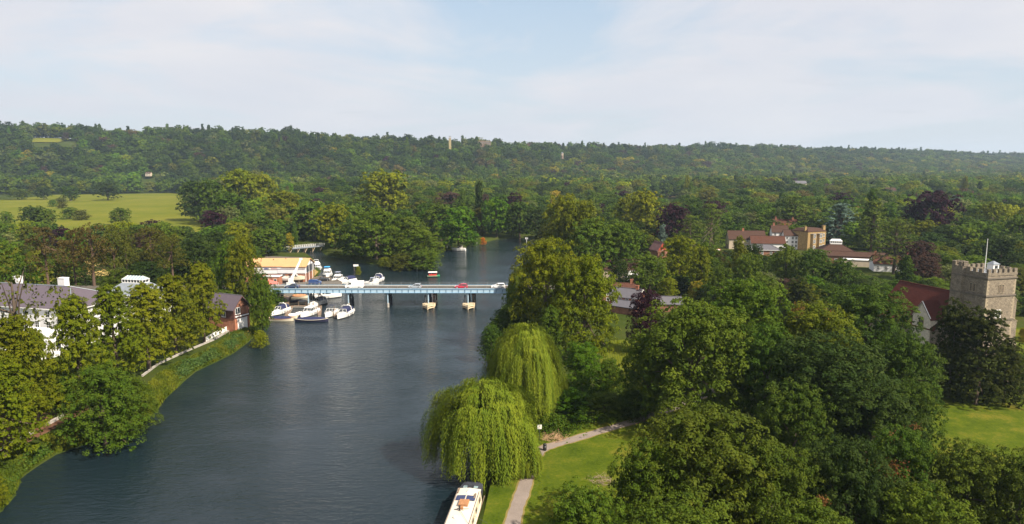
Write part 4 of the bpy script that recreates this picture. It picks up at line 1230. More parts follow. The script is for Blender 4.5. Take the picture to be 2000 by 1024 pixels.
# ---------------------------------------------------------------- church
A15 = math.radians(15)
M_BAND = mat('weathered_band', (0.12, 0.10, 0.08), 0.9, 0.2, 2)
ch = empty('church_tower', (109.5, 155.0, LAND), A15, 'square flint church tower with battlements and a stair turret', 'church tower')
S_ = 8.5
zt = Z(109.5, 155.0, 530) - LAND
def tower():
    z1, z2, z3 = zt * 0.42, zt * 0.705, zt * 0.905
    b = MB(); b.box(0, S_, 0, S_, 0, zt - 1.15); b.build('wall', M_FLINT, ch)
    for z, o in ((z1, .16), (z2, .2), (z3, .22)):
        s = MB()
        for i in ((-o, S_ + o, -o, 0.001), (-o, S_ + o, S_ - .001, S_ + o), (-o, .001, .001, S_ - .001), (S_ - .001, S_ + o, .001, S_ - .001)):
            s.box(*i, z, z + .32)
        s.build('string_course', M_BAND, ch)
    p = MB(); t = .45
    for i in ((-.12, S_ + .12, -.12, t), (-.12, S_ + .12, S_ - t, S_ + .12), (-.12, t, t + .001, S_ - t - .001), (S_ - t, S_ + .12, t + .001, S_ - t - .001)):
        p.box(*i, zt - 1.149, zt - .55)
    p.build('parapet', M_FLINT, ch)
    r = MB(); r.box(t, S_ - t, t, S_ - t, zt - 1.148, zt - 1.0); r.build('roof', M_LEAD, ch)
    mm = MB(); mm.box(-.42, .42, -.24, .24, 0, .85); mm.box(-.46, .46, -.28, .28, .851, .94)
    me = mm.mesh('merlon', M_FLINT)
    for k in range(6):
        q = 0.40 + k * (S_ - .8) / 5
        for (x, y, rz) in ((q, .17, 0), (q, S_ - .17, 0), (.17, q, math.pi/2), (S_ - .17, q, math.pi/2)):
            if (k in (0, 5)) and rz: continue
            obj('merlon', me, ch, (x, y, zt - .549), rz)
    # quoins of pale stone on the corners, alternating long and short
    for (x, y, sx_, sy_) in ((0, 0, 1, 1), (S_, 0, -1, 1), (0, S_, 1, -1)):
        z = 0.2; k = 0
        while z < zt - 1.3:
            h_ = 0.42
            if not any(abs(z + .2 - q) < .45 for q in (z1, z2, z3)):
                l = .75 if k % 2 else .42; l2 = .42 if k % 2 else .75
                qm = MB(); xa, xb = sorted((x - .03*sx_, x + l*sx_)); ya, yb = sorted((y - .03*sy_, y + l2*sy_))
                qm.box(xa, xb, ya, yb, z, z + h_ - .03)
                qm.build('quoin', M_STONE, ch)
            z += h_; k += 1
    # stair turret on the far-side corner of the shaded face
    tb = MB()
    pts = [(-.75, S_ - 2.5), (0.6, S_ - 2.9), (1.5, S_ - 1.4), (1.5, S_ + .4), (-.75, S_ + .4)]
    tb.prism(pts, 0, zt + .35, 'z'); tu = tb.build('stair_turret', M_FLINT, ch)
    cx, cy = -.3, S_ - 1.2
    for z in (z1, z2, z3):
        st = MB(); st.prism([(cx + (x - cx) * 1.09, cy + (y - cy) * 1.09) for x, y in pts], z + .002, z + .322, 'z')
        st.build('string_course', M_BAND, tu)
    n = len(pts)
    for i in range(n):
        a, b2 = Vector(pts[i]), Vector(pts[(i+1) % n])
        for s in (.18, .82) if (b2 - a).length > 2 else (.5,):
            c = a.lerp(b2, s); c = c + (Vector((cx, cy)) - c) * .12
            q = MB(); q.box(-.42, .42, -.24, .24, 0, .9); q.box(-.47, .47, -.29, .29, .901, 1.02)
            ang = math.atan2((b2-a).y, (b2-a).x)
            q.build('merlon', M_FLINT, tu, loc=(c.x, c.y, zt + .351), rz=ang)
    # paired bell openings
    for (x, y, rz) in ((S_ * .5, -.04, 0), (-.04, S_ * .42, -math.pi/2)):
        for dx in (-.45, .45):
            xx, yy = (x + dx, y) if rz == 0 else (x, y + dx)
            lo = window(ch, xx, yy, zt * .745, .55, 1.7, rz, 1, 1, M_STONE, True)
            for q in range(5):
                lv = MB(); lv.box(-.27, .27, -.04, -.005, .15 + q * .32, .30 + q * .32); lv.build('louvre', M_TIMBER, lo)
    for dx in (-.42, .42):
        window(ch, S_ * .47 + dx, -.04, zt * .46, .62, 1.55, 0, 1, 3, M_WPAINT, True)
    # clasping buttress with sloped offsets at the sunny corner
    for (x0, y0, w_, d_, up) in ((S_ - .02, .15, 1.1, 1.2, z2 - .3), (S_ - .02, .14, 1.75, 1.22, z1 + .5), (S_ - .02, .13, 2.3, 1.24, z1 * .42)):
        b_ = MB(); b_.prism([(x0, 0), (x0 + w_, 0), (x0 + w_, up - 1.0), (x0, up)], y0 - 1.2 * 0, y0 + d_, 'y'); b_.build('buttress', M_FLINT, ch)
        c_ = MB(); c_.prism([(x0, up + .01), (x0 + w_ + .12, up - 1.05), (x0 + w_ + .12, up - .90), (x0, up + .16)], y0 - .08, y0 + d_ + .08, 'y'); c_.build('weathering', M_STONE, ch)
    # little lead-roofed hatch on the tower top and the flagpole
    hb = MB(); hb.box(5.2, 6.9, 3.2, 4.9, zt - .999, zt + .9); hh = hb.build('roof_hatch', M_WPAINT, ch)
    hr = MB(); hr.frustum((5.0, 7.1, 3.0, 5.1, zt + .901), (5.9, 6.2, 3.9, 4.2, zt + 1.6)); hr.build('lead_cap', M_LEAD, hh)
    hw = MB(); hw.box(5.75, 6.35, 3.15, 3.19, zt - .1, zt + .6); hw.build('pane', M_GLASS, hh)
    hf = MB(); hf.box(5.65, 5.74, 3.13, 3.185, zt - .1, zt + .6); hf.box(6.36, 6.45, 3.13, 3.185, zt - .1, zt + .6); hf.build('frame', M_BLACK, hh)
tower()
fp = MB(); fp.tube((0, 0, 0), (0, 0, 6.2), .10, .05, 8); fp.tube((0, 0, 6.2), (0, 0, 6.32), .1, .1, 8)
c_, s_ = math.cos(A15), math.sin(A15)
lx, ly = 4.1, 4.4
fpo = fp.build('flagpole', M_WPAINT, None, loc=(109.5 + lx*c_ - ly*s_, 155 + lx*s_ + ly*c_, LAND + zt - .999))
fpo.scale = (1, 1, 1.25)
tag(fpo, 'bare white flagpole rising from the top of the church tower', 'flagpole')
# nave behind the tower: ridge runs away from the tower
def nave():
    nx, ny = 109.5 + (S_/2)*c_ - (S_ + 10.2)*s_, 155 + (S_/2)*s_ + (S_ + 10.2)*c_
    r = empty('church_nave', (nx, ny, LAND), A15 + math.pi/2, 'long dark red tiled church roof behind the flint tower', 'church')
    gable_shell(r, 10.0, 5.4, 7.2, 6.0, M_FLINT, M_TILED)
    # lean-to aisle with gabled white-stone chapel on the side that shows
    a = MB(); a.box(-9.5, 10.5, 5.41, 8.6, 0, 4.6); a.build('aisle_wall', M_FLINT, r)
    b = MB(); b.prism([(5.42, 6.9), (9.0, 4.5), (9.0, 4.75), (5.42, 7.15)], -9.9, 10.9, 'x'); b.build('aisle_roof', M_TILED, r)
    g = MB(); g.prism([(-8.7, 0), (-3.5, 0), (-3.5, 7.4), (-6.1, 11.0), (-8.7, 7.4)], 5.45, 8.9, 'y'); g.build('chapel_wall', mat("chalk_flint", (0.52, 0.46, 0.38), 0.9, 0.25, 2.5), r)
    for sg in (-1, 1):
        q = MB(); q.prism([(-6.1, 11.02), (-6.1 + sg*2.95, 6.95), (-6.1 + sg*2.95, 7.15), (-6.1, 11.22)], 4.0, 9.2, 'y'); q.build('chapel_roof', M_TILED, r)
    for sg in (-1, 1):
        q = MB(); q.prism([(-6.1, 11.0), (-6.1 + sg*2.75, 7.2), (-6.1 + sg*2.75, 7.5), (-6.1, 11.35)], 8.905, 9.16, 'y'); q.build('bargeboard', M_WPAINT, r)
    window(r, -6.1, 8.94, 4.2, 1.3, 2.6, math.pi, 3, 2, M_STONE, True)
nave()

# ---------------------------------------------------------------- brick boathouse
bax, bay = -74.9, 180.0
bh = empty('boathouse', (bax, bay, LAND), math.radians(-25), 'narrow two-storey brick boathouse with slate gable facing the river', 'boathouse')
def boathouse():
    w = 5.2; L = 9.5
    # local: +x towards the river, gable at x=0, near corner at the origin, +y along the gable
    lo = MB(); lo.box(-L, 0, 0, w, -.6, 3.45); lo.build('wall', M_BRICKO, bh)
    up = MB(); up.box(-L, .12, -.12, w + .12, 3.451, 6.5)
    up.build('upper_wall', M_BRICKD, bh)
    gm = MB(); gm.prism([(-.12, 6.501), (w + .12, 6.501), (w/2, 9.35)], -L, -.55, 'x'); gm.build('gable', M_BRICK, bh)
    s = 2.95 / (w/2 + .12)
    for sg in (-1, 1):
        y1 = w/2 + sg * (w/2 + .75); z1 = 9.45 - s * (w/2 + .75)
        r = MB(); r.prism([(w/2, 9.45), (y1, z1), (y1, z1 + .18), (w/2, 9.63)], -L - .3, .55, 'x'); r.build('roof', M_SLATEP, bh)
        b = MB(); b.prism([(w/2, 9.40), (y1, z1 - .05), (y1, z1 - .20), (w/2, 9.25)], .56, .66, 'x'); b.build('bargeboard', M_BRICKD, bh)
    rr = MB(); rr.tube((-L - .3, w/2, 9.62), (.55, w/2, 9.62), .12, None, 6); rr.build('ridge', M_SLATE, bh)
    # recessed balcony in the gable, brick piers at its sides
    bk = MB(); bk.box(.121, .30, .25, w - .25, 3.9, 4.2); bk.build('balcony_rail', M_WPAINT, bh)
    pn = MB(); pn.box(.121, .16, 2.3, w - .35, 4.45, 6.45); pn.build('panel', M_BRICK, bh)
    window(bh, .17, 1.15, 4.75, 1.5, 1.65, math.pi/2, 2, 1)
    d = MB(); d.box(.121, .2, w - .95, w - .55, 4.3, 6.4); d.build('pier', M_BRICKO, bh)
    # ribbed roller door
    for k in range(13):
        q = MB(); q.box(.002, .09 + .03*(k % 2), 1.05, w - .75, .1 + k*.235, .32 + k*.235); q.build('door_slat', M_WPAINT, bh)
    bs = MB(); bs.box(.001, .05, .9, w - .6, 3.17, 3.4); bs.build('door_box', M_WPAINT, bh)
    window(bh, -3.6, -.15, 3.9, 1.2, 1.4, 0, 2, 1); window(bh, -6.2, -.15, 3.9, 1.2, 1.4, 0, 2, 1)
    pl = MB(); pl.box(.001, .22, .0, .55, -.5, 3.4); pl.box(.001, .22, w - .5, w, -.5, 3.4); pl.build('pier', M_BRICKO, bh)
boathouse()
# landing stage with posts
ls = empty('landing_stage', (bax + .5, bay - 1.5, 0), math.radians(-25), 'weathered timber landing stage with thin posts below the brick boathouse', 'landing stage')
for k in range(12):
    q = MB(); q.box(-5.6 + k*.55, -5.6 + k*.55 + .47, -2.4, 0.1, 1.15, 1.23); q.build('plank', M_TIMBER, ls)
for k in range(5):
    q = MB(); q.tube((-5.3 + k*1.5, -2.35, -1), (-5.3 + k*1.5, -2.35, 2.6), .08, .07, 6); q.build('post', M_TIMBER, ls)
# low white bank walls
def low_wall(name, pts, h, label, group=None, m=None, th=.3):
    r = empty(name, (*pts[0], 0), 0, label, 'wall', group)
    o = Vector(pts[0])
    for i in range(len(pts) - 1):
        a, b = Vector(pts[i]) - o, Vector(pts[i+1]) - o
        L = (b - a).length; k = max(1, int(L / 2.4))
        for j in range(k):
            p = a.lerp(b, j / k); ang = math.atan2((b-a).y, (b-a).x)
            zz = min(LAND, max(zland(p.x + o.x, p.y + o.y), .2))
            q = MB(); q.box(.03, L/k - .03, -th/2, th/2, zz - .5, zz + h); q.box(-.02, L/k + .02, -th/2 - .05, th/2 + .05, zz + h + .001, zz + h + .09)
            q.build('panel', m or M_PINKW, r, loc=(p.x, p.y, 0), rz=ang)
low_wall('bank_wall', [G(278, 736), G(310, 712), G(372, 684), G(420, 664), G(446, 648)], .32, 'low white wall along the bank up to the brick boathouse')
low_wall('bank_wall', [G(-5, 884), G(20, 868), G(66, 846)], .32, 'low white wall beside the bare brown soil nearest the camera')
low_wall('bank_wall', [G(92, 832), G(124, 814)], .45, 'short low white wall under the bank trees beside the large shrub')
low_wall('white_fence', [G(402, 668), G(425, 655), G(454, 641)], 1.1, 'white boarded fence stepping up to the boathouse corner', None, M_WPAINT, .12)

# ---------------------------------------------------------------- white villa
vx, vy = -126.0, 177.0
vl = empty('villa', (vx, vy, LAND), math.radians(-14), 'large white riverside villa with purple slate hipped roof', 'villa')
hw_ = 9.6
hip_shell(vl, 21, 8.5, hw_, 3.9, M_WHITE, M_SLATEP, .7, 12, M_LEAD)
for z in (1.0, 4.3, 7.3): wall_windows(vl, 21, 8.5, (z,), {'front': [-18, -14.5, -11, -7.5, -4, -.5, 3, 6.5, 10, 13.5, 17.5], 'east': [-5.5, -2, 2, 5.5]}, 1.2, 1.9 if z < 7 else 1.5)
chimney(vl, 5.0, 4.5, hw_ + .8, hw_ + 5.1, 2.2, M_WHITE, 0)
chimney(vl, -9.0, 3.5, hw_ + .8, hw_ + 5.1, 1.8, M_WHITE, 0)
wg = empty('villa_wing', (-112.5, 155.5, LAND), math.radians(-14), 'white flat-topped terrace wing below the villa, seen between yellow-green trees', 'building')
q = MB(); q.box(-9, 5, -4, 6, 0, 5.2); q.build('wall', M_WHITE, wg)
q = MB(); q.box(-9.2, 5.2, -4.2, 6.2, 5.201, 5.5); q.build('coping', M_WPAINT, wg)
wall_windows(wg, 5, 4, (1.6,), {'front': [-7, -3.8, -.6, 2.6], 'east': [-2, 2.5]}, 1.3, 2.2)
for k in range(5):
    q = MB(); q.tube((-8 + k*3.1, -5.6, 0), (-8 + k*3.1, -5.6, 3.2), .22, .2, 8); q.build('column', M_WPAINT, wg)
q = MB(); q.box(-9, 5.4, -6.2, -4.21, 3.201, 3.5); q.build('canopy', M_WPAINT, wg)
# lantern building
lb_ = empty('pavilion', (X(256, 195), 199, LAND), math.radians(-12), 'square white pavilion with grey lead roof and long glass roof lantern', 'pavilion')
q = MB(); q.box(-7.5, 7.5, -6, 6, 0, 6.6); q.build('wall', M_WHITE, lb_)
q = MB(); q.frustum((-8.1, 8.1, -6.6, 6.6, 6.601), (-3.6, 3.6, -1.5, 1.5, 10.3)); q.build('roof', M_LEAD, lb_)
wall_windows(lb_, 7.5, 6, (1.0, 3.9), {'front': [-5.5, -2, 2, 5.5], 'east': [-3.5, 0, 3.5]}, 1.2, 1.7)
ln_ = MB(); ln_.box(-3.5, 3.5, -1.4, 1.4, 10.301, 10.5); ln_.box(-3.6, 3.6, -1.5, 1.5, 11.25, 11.38); lno = ln_.build('roof_lantern', M_WPAINT, lb_)
q = MB(); q.box(-3.42, 3.42, -1.32, 1.32, 10.501, 11.249); q.build('pane', M_GLASS, lno)
q = MB(); q.add([(-3.5, -1.4, 11.381), (3.5, -1.4, 11.381), (3.5, 1.4, 11.381), (-3.5, 1.4, 11.381), (-2.5, 0, 12.3), (2.5, 0, 12.3)], [(0, 1, 5, 4), (1, 2, 5), (2, 3, 4, 5), (3, 0, 4)]); q.build('roof_glass', M_SKYGL, lno)
q = MB()
for k in range(8):
    x = -3.5 + k; t = max(-2.5, min(2.5, x))
    q.tube((x, -1.42, 11.40), (t, 0, 12.34), .05, None, 4); q.tube((x, 1.42, 11.40), (t, 0, 12.34), .05, None, 4)
    q.box(x - .07, x + .07, -1.43, -1.33, 10.502, 11.248); q.box(x - .07, x + .07, 1.33, 1.43, 10.502, 11.248)
for k in range(3): q.box(3.33, 3.43, -1.3 + k*1.2, -1.16 + k*1.2, 10.502, 11.248)
q.build('glazing_bars', M_WPAINT, lno)

# ---------------------------------------------------------------- boatyard shed
def yard_shed():
    y0 = 258.5
    xr = X(597, y0, 7.5) ; xl = X(512, y0, 7.5) - 8
    cx = (xl + xr) / 2; hx = (xr - xl) / 2
    r = empty('boat_shed', (cx, y0 + 6.2, LAND), 0, 'white boatyard shed under a wide sandy orange pitched roof', 'boat shed')
    m = MB(); m.prism([(-5.6, 3.3), (5.6, 3.3), (5.6, 6.0), (0, 8.3), (-5.6, 6.0)], -hx + .4, hx - .4, 'x'); m.build('wall', M_WHITE, r)
    m = MB(); m.box(-hx + .6, hx - .7, -5.4, 5.4, 0, 3.299); m.build('base_wall', M_BRICKO, r)
    for sg in (-1, 1):
        n = 8
        for k in range(n):
            a = -hx - .2 + (2*hx + .4) * k / n; b = -hx - .2 + (2*hx + .4) * (k + 1) / n - .02
            e = .25 if (sg < 0 and k < 5) else 0
            yy = 6.1 - e; zz = 6.0 - .42*(yy - 5.6)
            q = MB(); q.prism([(0, 8.45), (sg*yy, zz + .1), (sg*yy, zz + .26), (0, 8.61)], a, b, 'x'); q.build('roof_sheet', M_ORANGE, r)
    g = MB(); g.box(-hx, hx, -6.2, -6.12, 5.55, 5.72); g.build('gutter', M_TIMBER, r)
    for k in range(3):
        v = MB(); v.tube((-6 + k*4.5, -2.4 + k, 7.4 + k*.3), (-6 + k*4.5, -2.4 + k, 8.2 + k*.3), .16, .16, 6); v.build('roof_vent', M_TIMBER, r)
    pn = MB(); pn.box(1.2, hx - .5, -5.72, -5.605, 3.5, 5.7); pn.build('cladding', mat("grey_white_cladding", (0.55, 0.53, 0.56), 0.7, 0.05, 1), r)
    # open steel gable frame at the river end
    for k in range(6):
        f = MB(); y = -5.5 + k*2.2; f.box(hx - .38, hx - .22, y - .09, y + .09, 0, 6.0 + (5.6 - abs(y)) * .40); f.build('post', M_DARK if k % 2 else M_WPAINT, r)
    dk = MB(); dk.box(hx - .395, hx - .3, -4.2, 4.6, 3.5, 6.1); dk.build('end_opening', M_DARK, r)
    # signs
    s = MB(); s.box(-hx + 8.4, -hx + 8.4 + 2.4, -5.66, -5.602, 5.0, 5.62); s.build('sign_board', M_WPAINT, r)
    return r, hx
shed, shx = yard_shed()
def text(body, parent, loc, size, m, rx=math.pi/2, rz=0.0, name='lettering', ext=0.01):
    c = bpy.data.curves.new(name, 'FONT'); c.body = body; c.size = size; c.extrude = ext; c.align_x = 'CENTER'; c.align_y = 'CENTER'
    c.materials.append(m); c.resolution_u = 2; c.offset = size*.02
    o = bpy.data.objects.new(name, c); o.location = loc; o.rotation_euler = (rx, 0, rz); o.parent = parent; COL.objects.link(o)
    return o
M_INK = mat("blue_sign_paint", (0.06, 0.07, 0.25), 0.5, 0.05, 1)
M_INKR = mat("red_sign_paint", (0.45, 0.16, 0.2), 0.5, 0.05, 1)
# worn blue lettering too faint to read: a row of strokes of the same size
b_ = MB()
for k, (w_, h_) in enumerate(((.12, .55), (.34, .5), (.34, .5), (.3, .42), (.14, .55))):
    x = -shx + 8.5 + sum((.24, .48, .48, .44, .3)[:k]); b_.box(x, x + w_, -5.70, -5.665, 5.03, 5.03 + h_)
    if k in (1, 2): b_.box(x + w_*.9, x + w_*.9 + .12, -5.70, -5.665, 5.25, 5.5)
b_.build('sign_lettering', M_INK, shed)
b_ = MB(); b_.box(-1.2, 1.0, -5.66, -5.603, 5.36, 5.46); b_.box(-1.2, 1.1, -5.66, -5.603, 5.05, 5.15); b_.build('sign_lines', M_INKR, shed)
# brick annexe in front of the shed
an = empty('boatyard_annexe', (X(530, 251), 252, LAND), 0, 'small red brick annexe with two white-framed windows before the boat shed', 'annexe')
q = MB(); q.box(-3.2, 2.6, 0, 3.6, 0, 3.2); q.build('wall', M_BRICKO, an)
q = MB(); q.box(-3.4, 2.8, -.2, 3.8, 3.201, 3.35); q.build('roof', M_WHITE, an)
for x in (-1.7, 1.2): window(an, x, -.03, 1.3, .9, 1.1, 0, 1, 1)
q = MB(); q.box(-.35, -.2, -.06, -.001, 0, 3.19); q.build('downpipe', M_DARK, an)
# red canvas shelter
cv = empty('canvas_shelter', (X(526, 243), 243.5, LAND), 0.1, 'faded red peaked canvas shelter beside the brick annexe', 'tent')
q = MB(); q.add([(-2.6, -1.6, 2.3), (2.8, -1.6, 2.3), (2.8, 1.8, 2.3), (-2.6, 1.8, 2.3), (-.3, 0, 3.7)], [(0, 1, 4), (1, 2, 4), (2, 3, 4), (3, 0, 4)]); q.build('canopy', M_REDC, cv)
for x in (-2.5, 2.7):
    for y in (-1.5, 1.7):
        q = MB(); q.tube((x, y, 0), (x, y, 2.3), .05, None, 6); q.build('post', M_WPAINT, cv)
q = MB(); q.box(-2.2, 2.9, -2.6, -2.4, 0, 1.7); q = tag(q.build('yard_fence', M_TIMBER, None, loc=(X(548, 240), 241.5, LAND)), 'brown panel fence at the boatyard edge below the red shelter', 'fence')
# crane with lattice jib
crn = empty('yard_crane', (X(566, 249), 250, LAND), 0, 'white yard crane with long lattice jib leaning over the boat shed', 'crane')
q = MB(); q.box(-1.3, 1.3, -1.0, 1.0, .5, 1.5); q.box(-.6, .9, -.8, .6, 1.5, 2.9); q.build('cab', M_WPAINT, crn)
for sx_ in (-1, 1):
    q = MB(); q.box(-1.5, 1.5, sx_*1.15 - .22, sx_*1.15 + .22, 0, .7); q.build('track', M_DARK, crn)
q = MB()
j0 = Vector((.3, 0, 2.4)); j1 = Vector((X(589, 254) - X(566, 249), 4.5, Z(0, 254, 507) - LAND))
for dx, dz in ((-.3, -.3), (.3, -.3), (-.3, .3), (.3, .3)):
    q.tube(j0 + Vector((dx, 0, dz)), j1 + Vector((dx*.6, 0, dz*.6)), .09, None, 4)
for k in range(12):
    a = j0.lerp(j1, k/12); b2 = j0.lerp(j1, (k+1)/12); f = 1 - .4*k/12
    q.tube(a + Vector((-.3*f, 0, -.3*f)), b2 + Vector((.3*f, 0, .3*f)), .06, None, 4); q.tube(a + Vector((.3*f, 0, -.3*f)), b2 + Vector((-.3*f, 0, -.3*f)), .06, None, 4)
q.build('jib', M_WPAINT, crn)
q = MB(); q.box(-.5, .5, -.3, .3, -.25, .45); q.build('jib_head', M_WPAINT, crn, loc=tuple(j1))
q = MB(); q.tube(j1, j1 + Vector((0.1, -.1, -3.2)), .03, None, 4); q.tube(j1, (-1.0, 0, 1.6), .03, None, 4); q.build('cable', M_DARK, crn)

# ---------------------------------------------------------------- village
def house(px, base, name, label, hx, hy, hw, hr, rot, wallm, roofm, hip=False, chim=(), wins=None, top=None, cat_='house', D=None):
    if D is None: x, y = G(px, base)
    else: x, y = X(px, D), D
    r = empty(name, (x, y + hy*0.5, LAND), math.radians(rot), label, cat_)
    (hip_shell if hip else gable_shell)(r, hx, hy, hw, hr, wallm, roofm)
    for cx, cy, h_ in chim: chimney(r, cx, cy, hw, h_, .95)
    if wins: wall_windows(r, hx, hy, *wins)
    return r
F2 = (1.1, 3.9)
house(1458, 486, 'cottage', 'long red-tiled village building with brick chimney, first before the cedars', 9.5, 4.6, 5.4, 4.0, -6, M_CREAM, M_TILEB, chim=((-1.5, 0, 10.6), (5.5, 1, 9.4)), wins=(F2, {'front': [-6, -3, 0, 3, 6], 'east': [-1.5, 1.5]}))
house(1500, 489, 'cottage', 'low red-tiled white-walled building between long cottage and white house', 8.5, 4.4, 3.9, 3.3, -10, M_WHITE, M_TILE, chim=((3.0, .8, 7.2),), wins=((1.0,), {'front': [-6.5, -4, -1.5, 1, 3.5, 6]}))
house(1500, 500, 'outbuilding', 'slate hip-roofed brick outbuilding in front of the low red-tiled building', 5.6, 4.0, 3.2, 2.2, -8, M_BRICK, M_SLATE, True, wins=((1.0,), {'front': [-3, 1.2, 3.4], 'east': [0]}), cat_='outbuilding')
house(1523, 482, 'white_house', 'tall white village house with red tiled roof and small windows', 4.2, 4.2, 8.2, 3.3, -12, M_WHITE, M_TILEB, chim=((-3, 0, 12.6), (3, 0.4, 12.4)), wins=((1.2, 4.0, 6.3), {'front': [-2.6, 0, 2.6], 'east': [-1.5, 1.5]}))
house(1545, 486, 'white_house', 'second white village house, adjoining the yellow brick house', 3.6, 4.2, 7.2, 2.6, -12, M_WHITE, M_TILEB, chim=((3, 0, 10.8),), wins=((1.2, 3.2, 5.3), {'front': [-2.2, .6, 2.4]}))
house(1533, 470, 'cottage', 'red-tiled roof rising behind the white village houses', 6.5, 4.2, 9.0, 3.4, -12, M_CREAM, M_TILE, chim=((-5, 0, 13.8), (4.5, 0, 13.6)), wins=((6.5,), {'front': [-4, 0, 4]}))
house(1514, 474, 'cottage', 'small gabled cream house just behind the low red roofs', 3.0, 2.6, 6.0, 2.6, 70, M_CREAM, M_TILEB)
hb = empty('brick_house', (X(1584, 360), 364, LAND), math.radians(24), 'three-storey yellow brick house with bay windows and brown roof', 'house')
q = MB(); q.box(-6.5, 6.5, -5.5, 5.5, 0, 9.8); q.build('wall', M_BRICKY, hb)
q = MB(); q.box(-6.7, 6.7, -5.7, 5.7, 9.801, 10.0); q.frustum((-6.6, 6.6, -5.6, 5.6, 10.0), (-4.6, 4.6, -3.4, 3.4, 11.4)); q.build('roof', M_TILEB, hb)
chimney(hb, 5.9, -4.2, 9.8, 12.6, 1.6, M_BRICKY); chimney(hb, -5.9, -3, 9.8, 12.4, 1.2, M_BRICKY)
for bx in (-2.9, 1.6):
    by = MB(); by.prism([(bx - 1.8, -5.501), (bx - 1.0, -6.7), (bx + 1.0, -6.7), (bx + 1.8, -5.501)], 0, 8.6, 'z'); bo = by.build('bay', M_BRICKY, hb)
    for z in (1.0, 4.0, 6.7): window(bo, bx, -6.73, z, 1.5, 1.6, 0, 3, 2)
    cp = MB(); cp.prism([(bx - 1.95, -5.502), (bx - 1.1, -6.85), (bx + 1.1, -6.85), (bx + 1.95, -5.502)], 8.601, 8.8, 'z'); cp.build('bay_roof', M_LEAD, bo)
wall_windows(hb, 6.5, 5.5, (1.2, 4.2, 7.0), {'front': [4.9], 'east': [-3, 0, 3]}, 1.0, 1.5)
cs = house(1636, 506, 'hall', 'brown hip-roofed hall topped by a white glazed lantern', 7.5, 6.0, 3.8, 3.6, -14, M_BRICK, M_TILEB, True, wins=((1.0,), {'front': [-5, -2, 2, 5]}), cat_='hall')
q = MB(); q.box(-2.6, 2.6, -1.2, 1.2, 6.9, 8.4); q.frustum((-2.8, 2.8, -1.4, 1.4, 8.4), (-1.9, 1.9, -.3, .3, 9.3)); lo_ = q.build('roof_lantern', M_WPAINT, cs)
for k in range(6):
    p = MB(); p.box(-2.4 + k*.82, -2.4 + k*.82 + .6, -1.23, -1.201, 7.6, 8.25); p.build('pane', M_GLASS, lo_)
house(1672, 515, 'terrace_house', 'long low brown terrace roof with pale parapet beyond the lantern hall', 13, 4.0, 3.4, 1.6, -20, M_BRICK, M_TILEB, wins=((.9,), {'front': [-11, -8, -5, -2, 1, 4, 7, 10]}))
gr = empty('garage', (*G(1690, 521), LAND), math.radians(-20), 'flat-topped pale building in front of the long brown terrace', 'building')
q = MB(); q.box(-9, 9, -2, 2.4, 0, 2.9); q.build('wall', M_CREAM, gr)
q = MB(); q.box(-9.2, 9.2, -2.2, 2.6, 2.901, 3.15); q.build('roof', M_WHITE, gr)
house(1738, 530, 'cottage', 'red-tiled cottage with two orange chimneys at the end of the terrace', 6.2, 4.2, 3.4, 2.8, -16, M_WHITE, M_TILE, chim=((-5.2, 0, 8.0), (3.2, -2, 7.0)), wins=((1.0,), {'front': [-4.5, -1.5, 1.5, 4.5]}))
house(1800, 520, 'cottage', 'small dark-roofed cottage behind the church tower trees', 5, 3.5, 3.2, 2.5, -20, M_CREAM, M_TILED)
hc = house(1214, 545, 'tiled_house', 'brown-tiled house with small white conservatory behind the ball-shaped tree', 7.0, 4.2, 4.0, 3.6, -8, M_CREAM, M_TILEB, chim=((-6.0, 0, 8.6),), wins=(F2[:1], {'front': [-4, -1, 2]}))
q = MB(); q.box(2.4, 6.2, -6.4, -4.21, 0, 2.3); q.frustum((2.2, 6.4, -6.6, -4.21, 2.3), (3.3, 5.3, -5.4, -4.22, 3.7)); q.build('conservatory', M_WPAINT, hc)
for k in range(4):
    p = MB(); p.box(2.55 + k*.9, 3.25 + k*.9, -6.43, -6.401, .7, 2.1); p.build('pane', M_GLASS, hc)
hd = house(1287, 503, 'red_house', 'dark purple-tiled house with bright red hanging-tile gable', 3.6, 2.8, 3.8, 3.6, -70, M_BRICK, mat("plum_roof_tile", (0.15, 0.075, 0.07), .85, .2, 1.2), wins=(F2, {'east': [0]}))
q = MB(); q.prism([(-2.7, 3.82), (2.7, 3.82), (0, 7.3)], 3.61, 3.70, 'x'); q.build('gable_tiles', mat("scarlet_hung_tile", (0.30, 0.045, 0.02), .8, .1, 2), hd)
house(1207, 600, 'cottage', 'red-tiled cottage with brick chimney next to the big lime tree', 5.6, 3.6, 3.9, 2.2, -8, M_BRICK, M_TILE, chim=((4.6, 0, 7.4),), wins=((.9, 2.7), {'front': [-3, 0, 2.8]}, .9, 1.0), D=220)
hs = house(1226, 610, 'slate_cottage', 'slate-roofed brick cottage whose gable has white bargeboards', 4.6, 3.2, 4.3, 2.2, -28, M_BRICKO, M_SLATE, chim=((3.2, 0, 7.6),), wins=((.9, 2.8), {'front': [-3.4, -1.2, 1, 3], 'east': [0]}, .9, 1.1), D=208)
for sg in (-1, 1):
    q = MB(); q.prism([(0, 6.45), (sg*3.5, 4.05), (sg*3.5, 4.4), (0, 6.8)], 4.98, 5.06, 'x'); q.build('bargeboard', M_WPAINT, hs)
house(1228, 622, 'lean_to', 'low slate lean-to in front of the slate-roofed cottage', 4.2, 3.0, 2.2, 1.3, -38, M_BRICK, M_SLATE, cat_='outbuilding', D=203)
house(1302, 617, 'slate_barn', 'low slate roof with one skylight beside the purple-leaved tree', 4.6, 3.0, 2.4, 1.7, -6, M_BRICK, M_SLATE, cat_='barn', D=207)
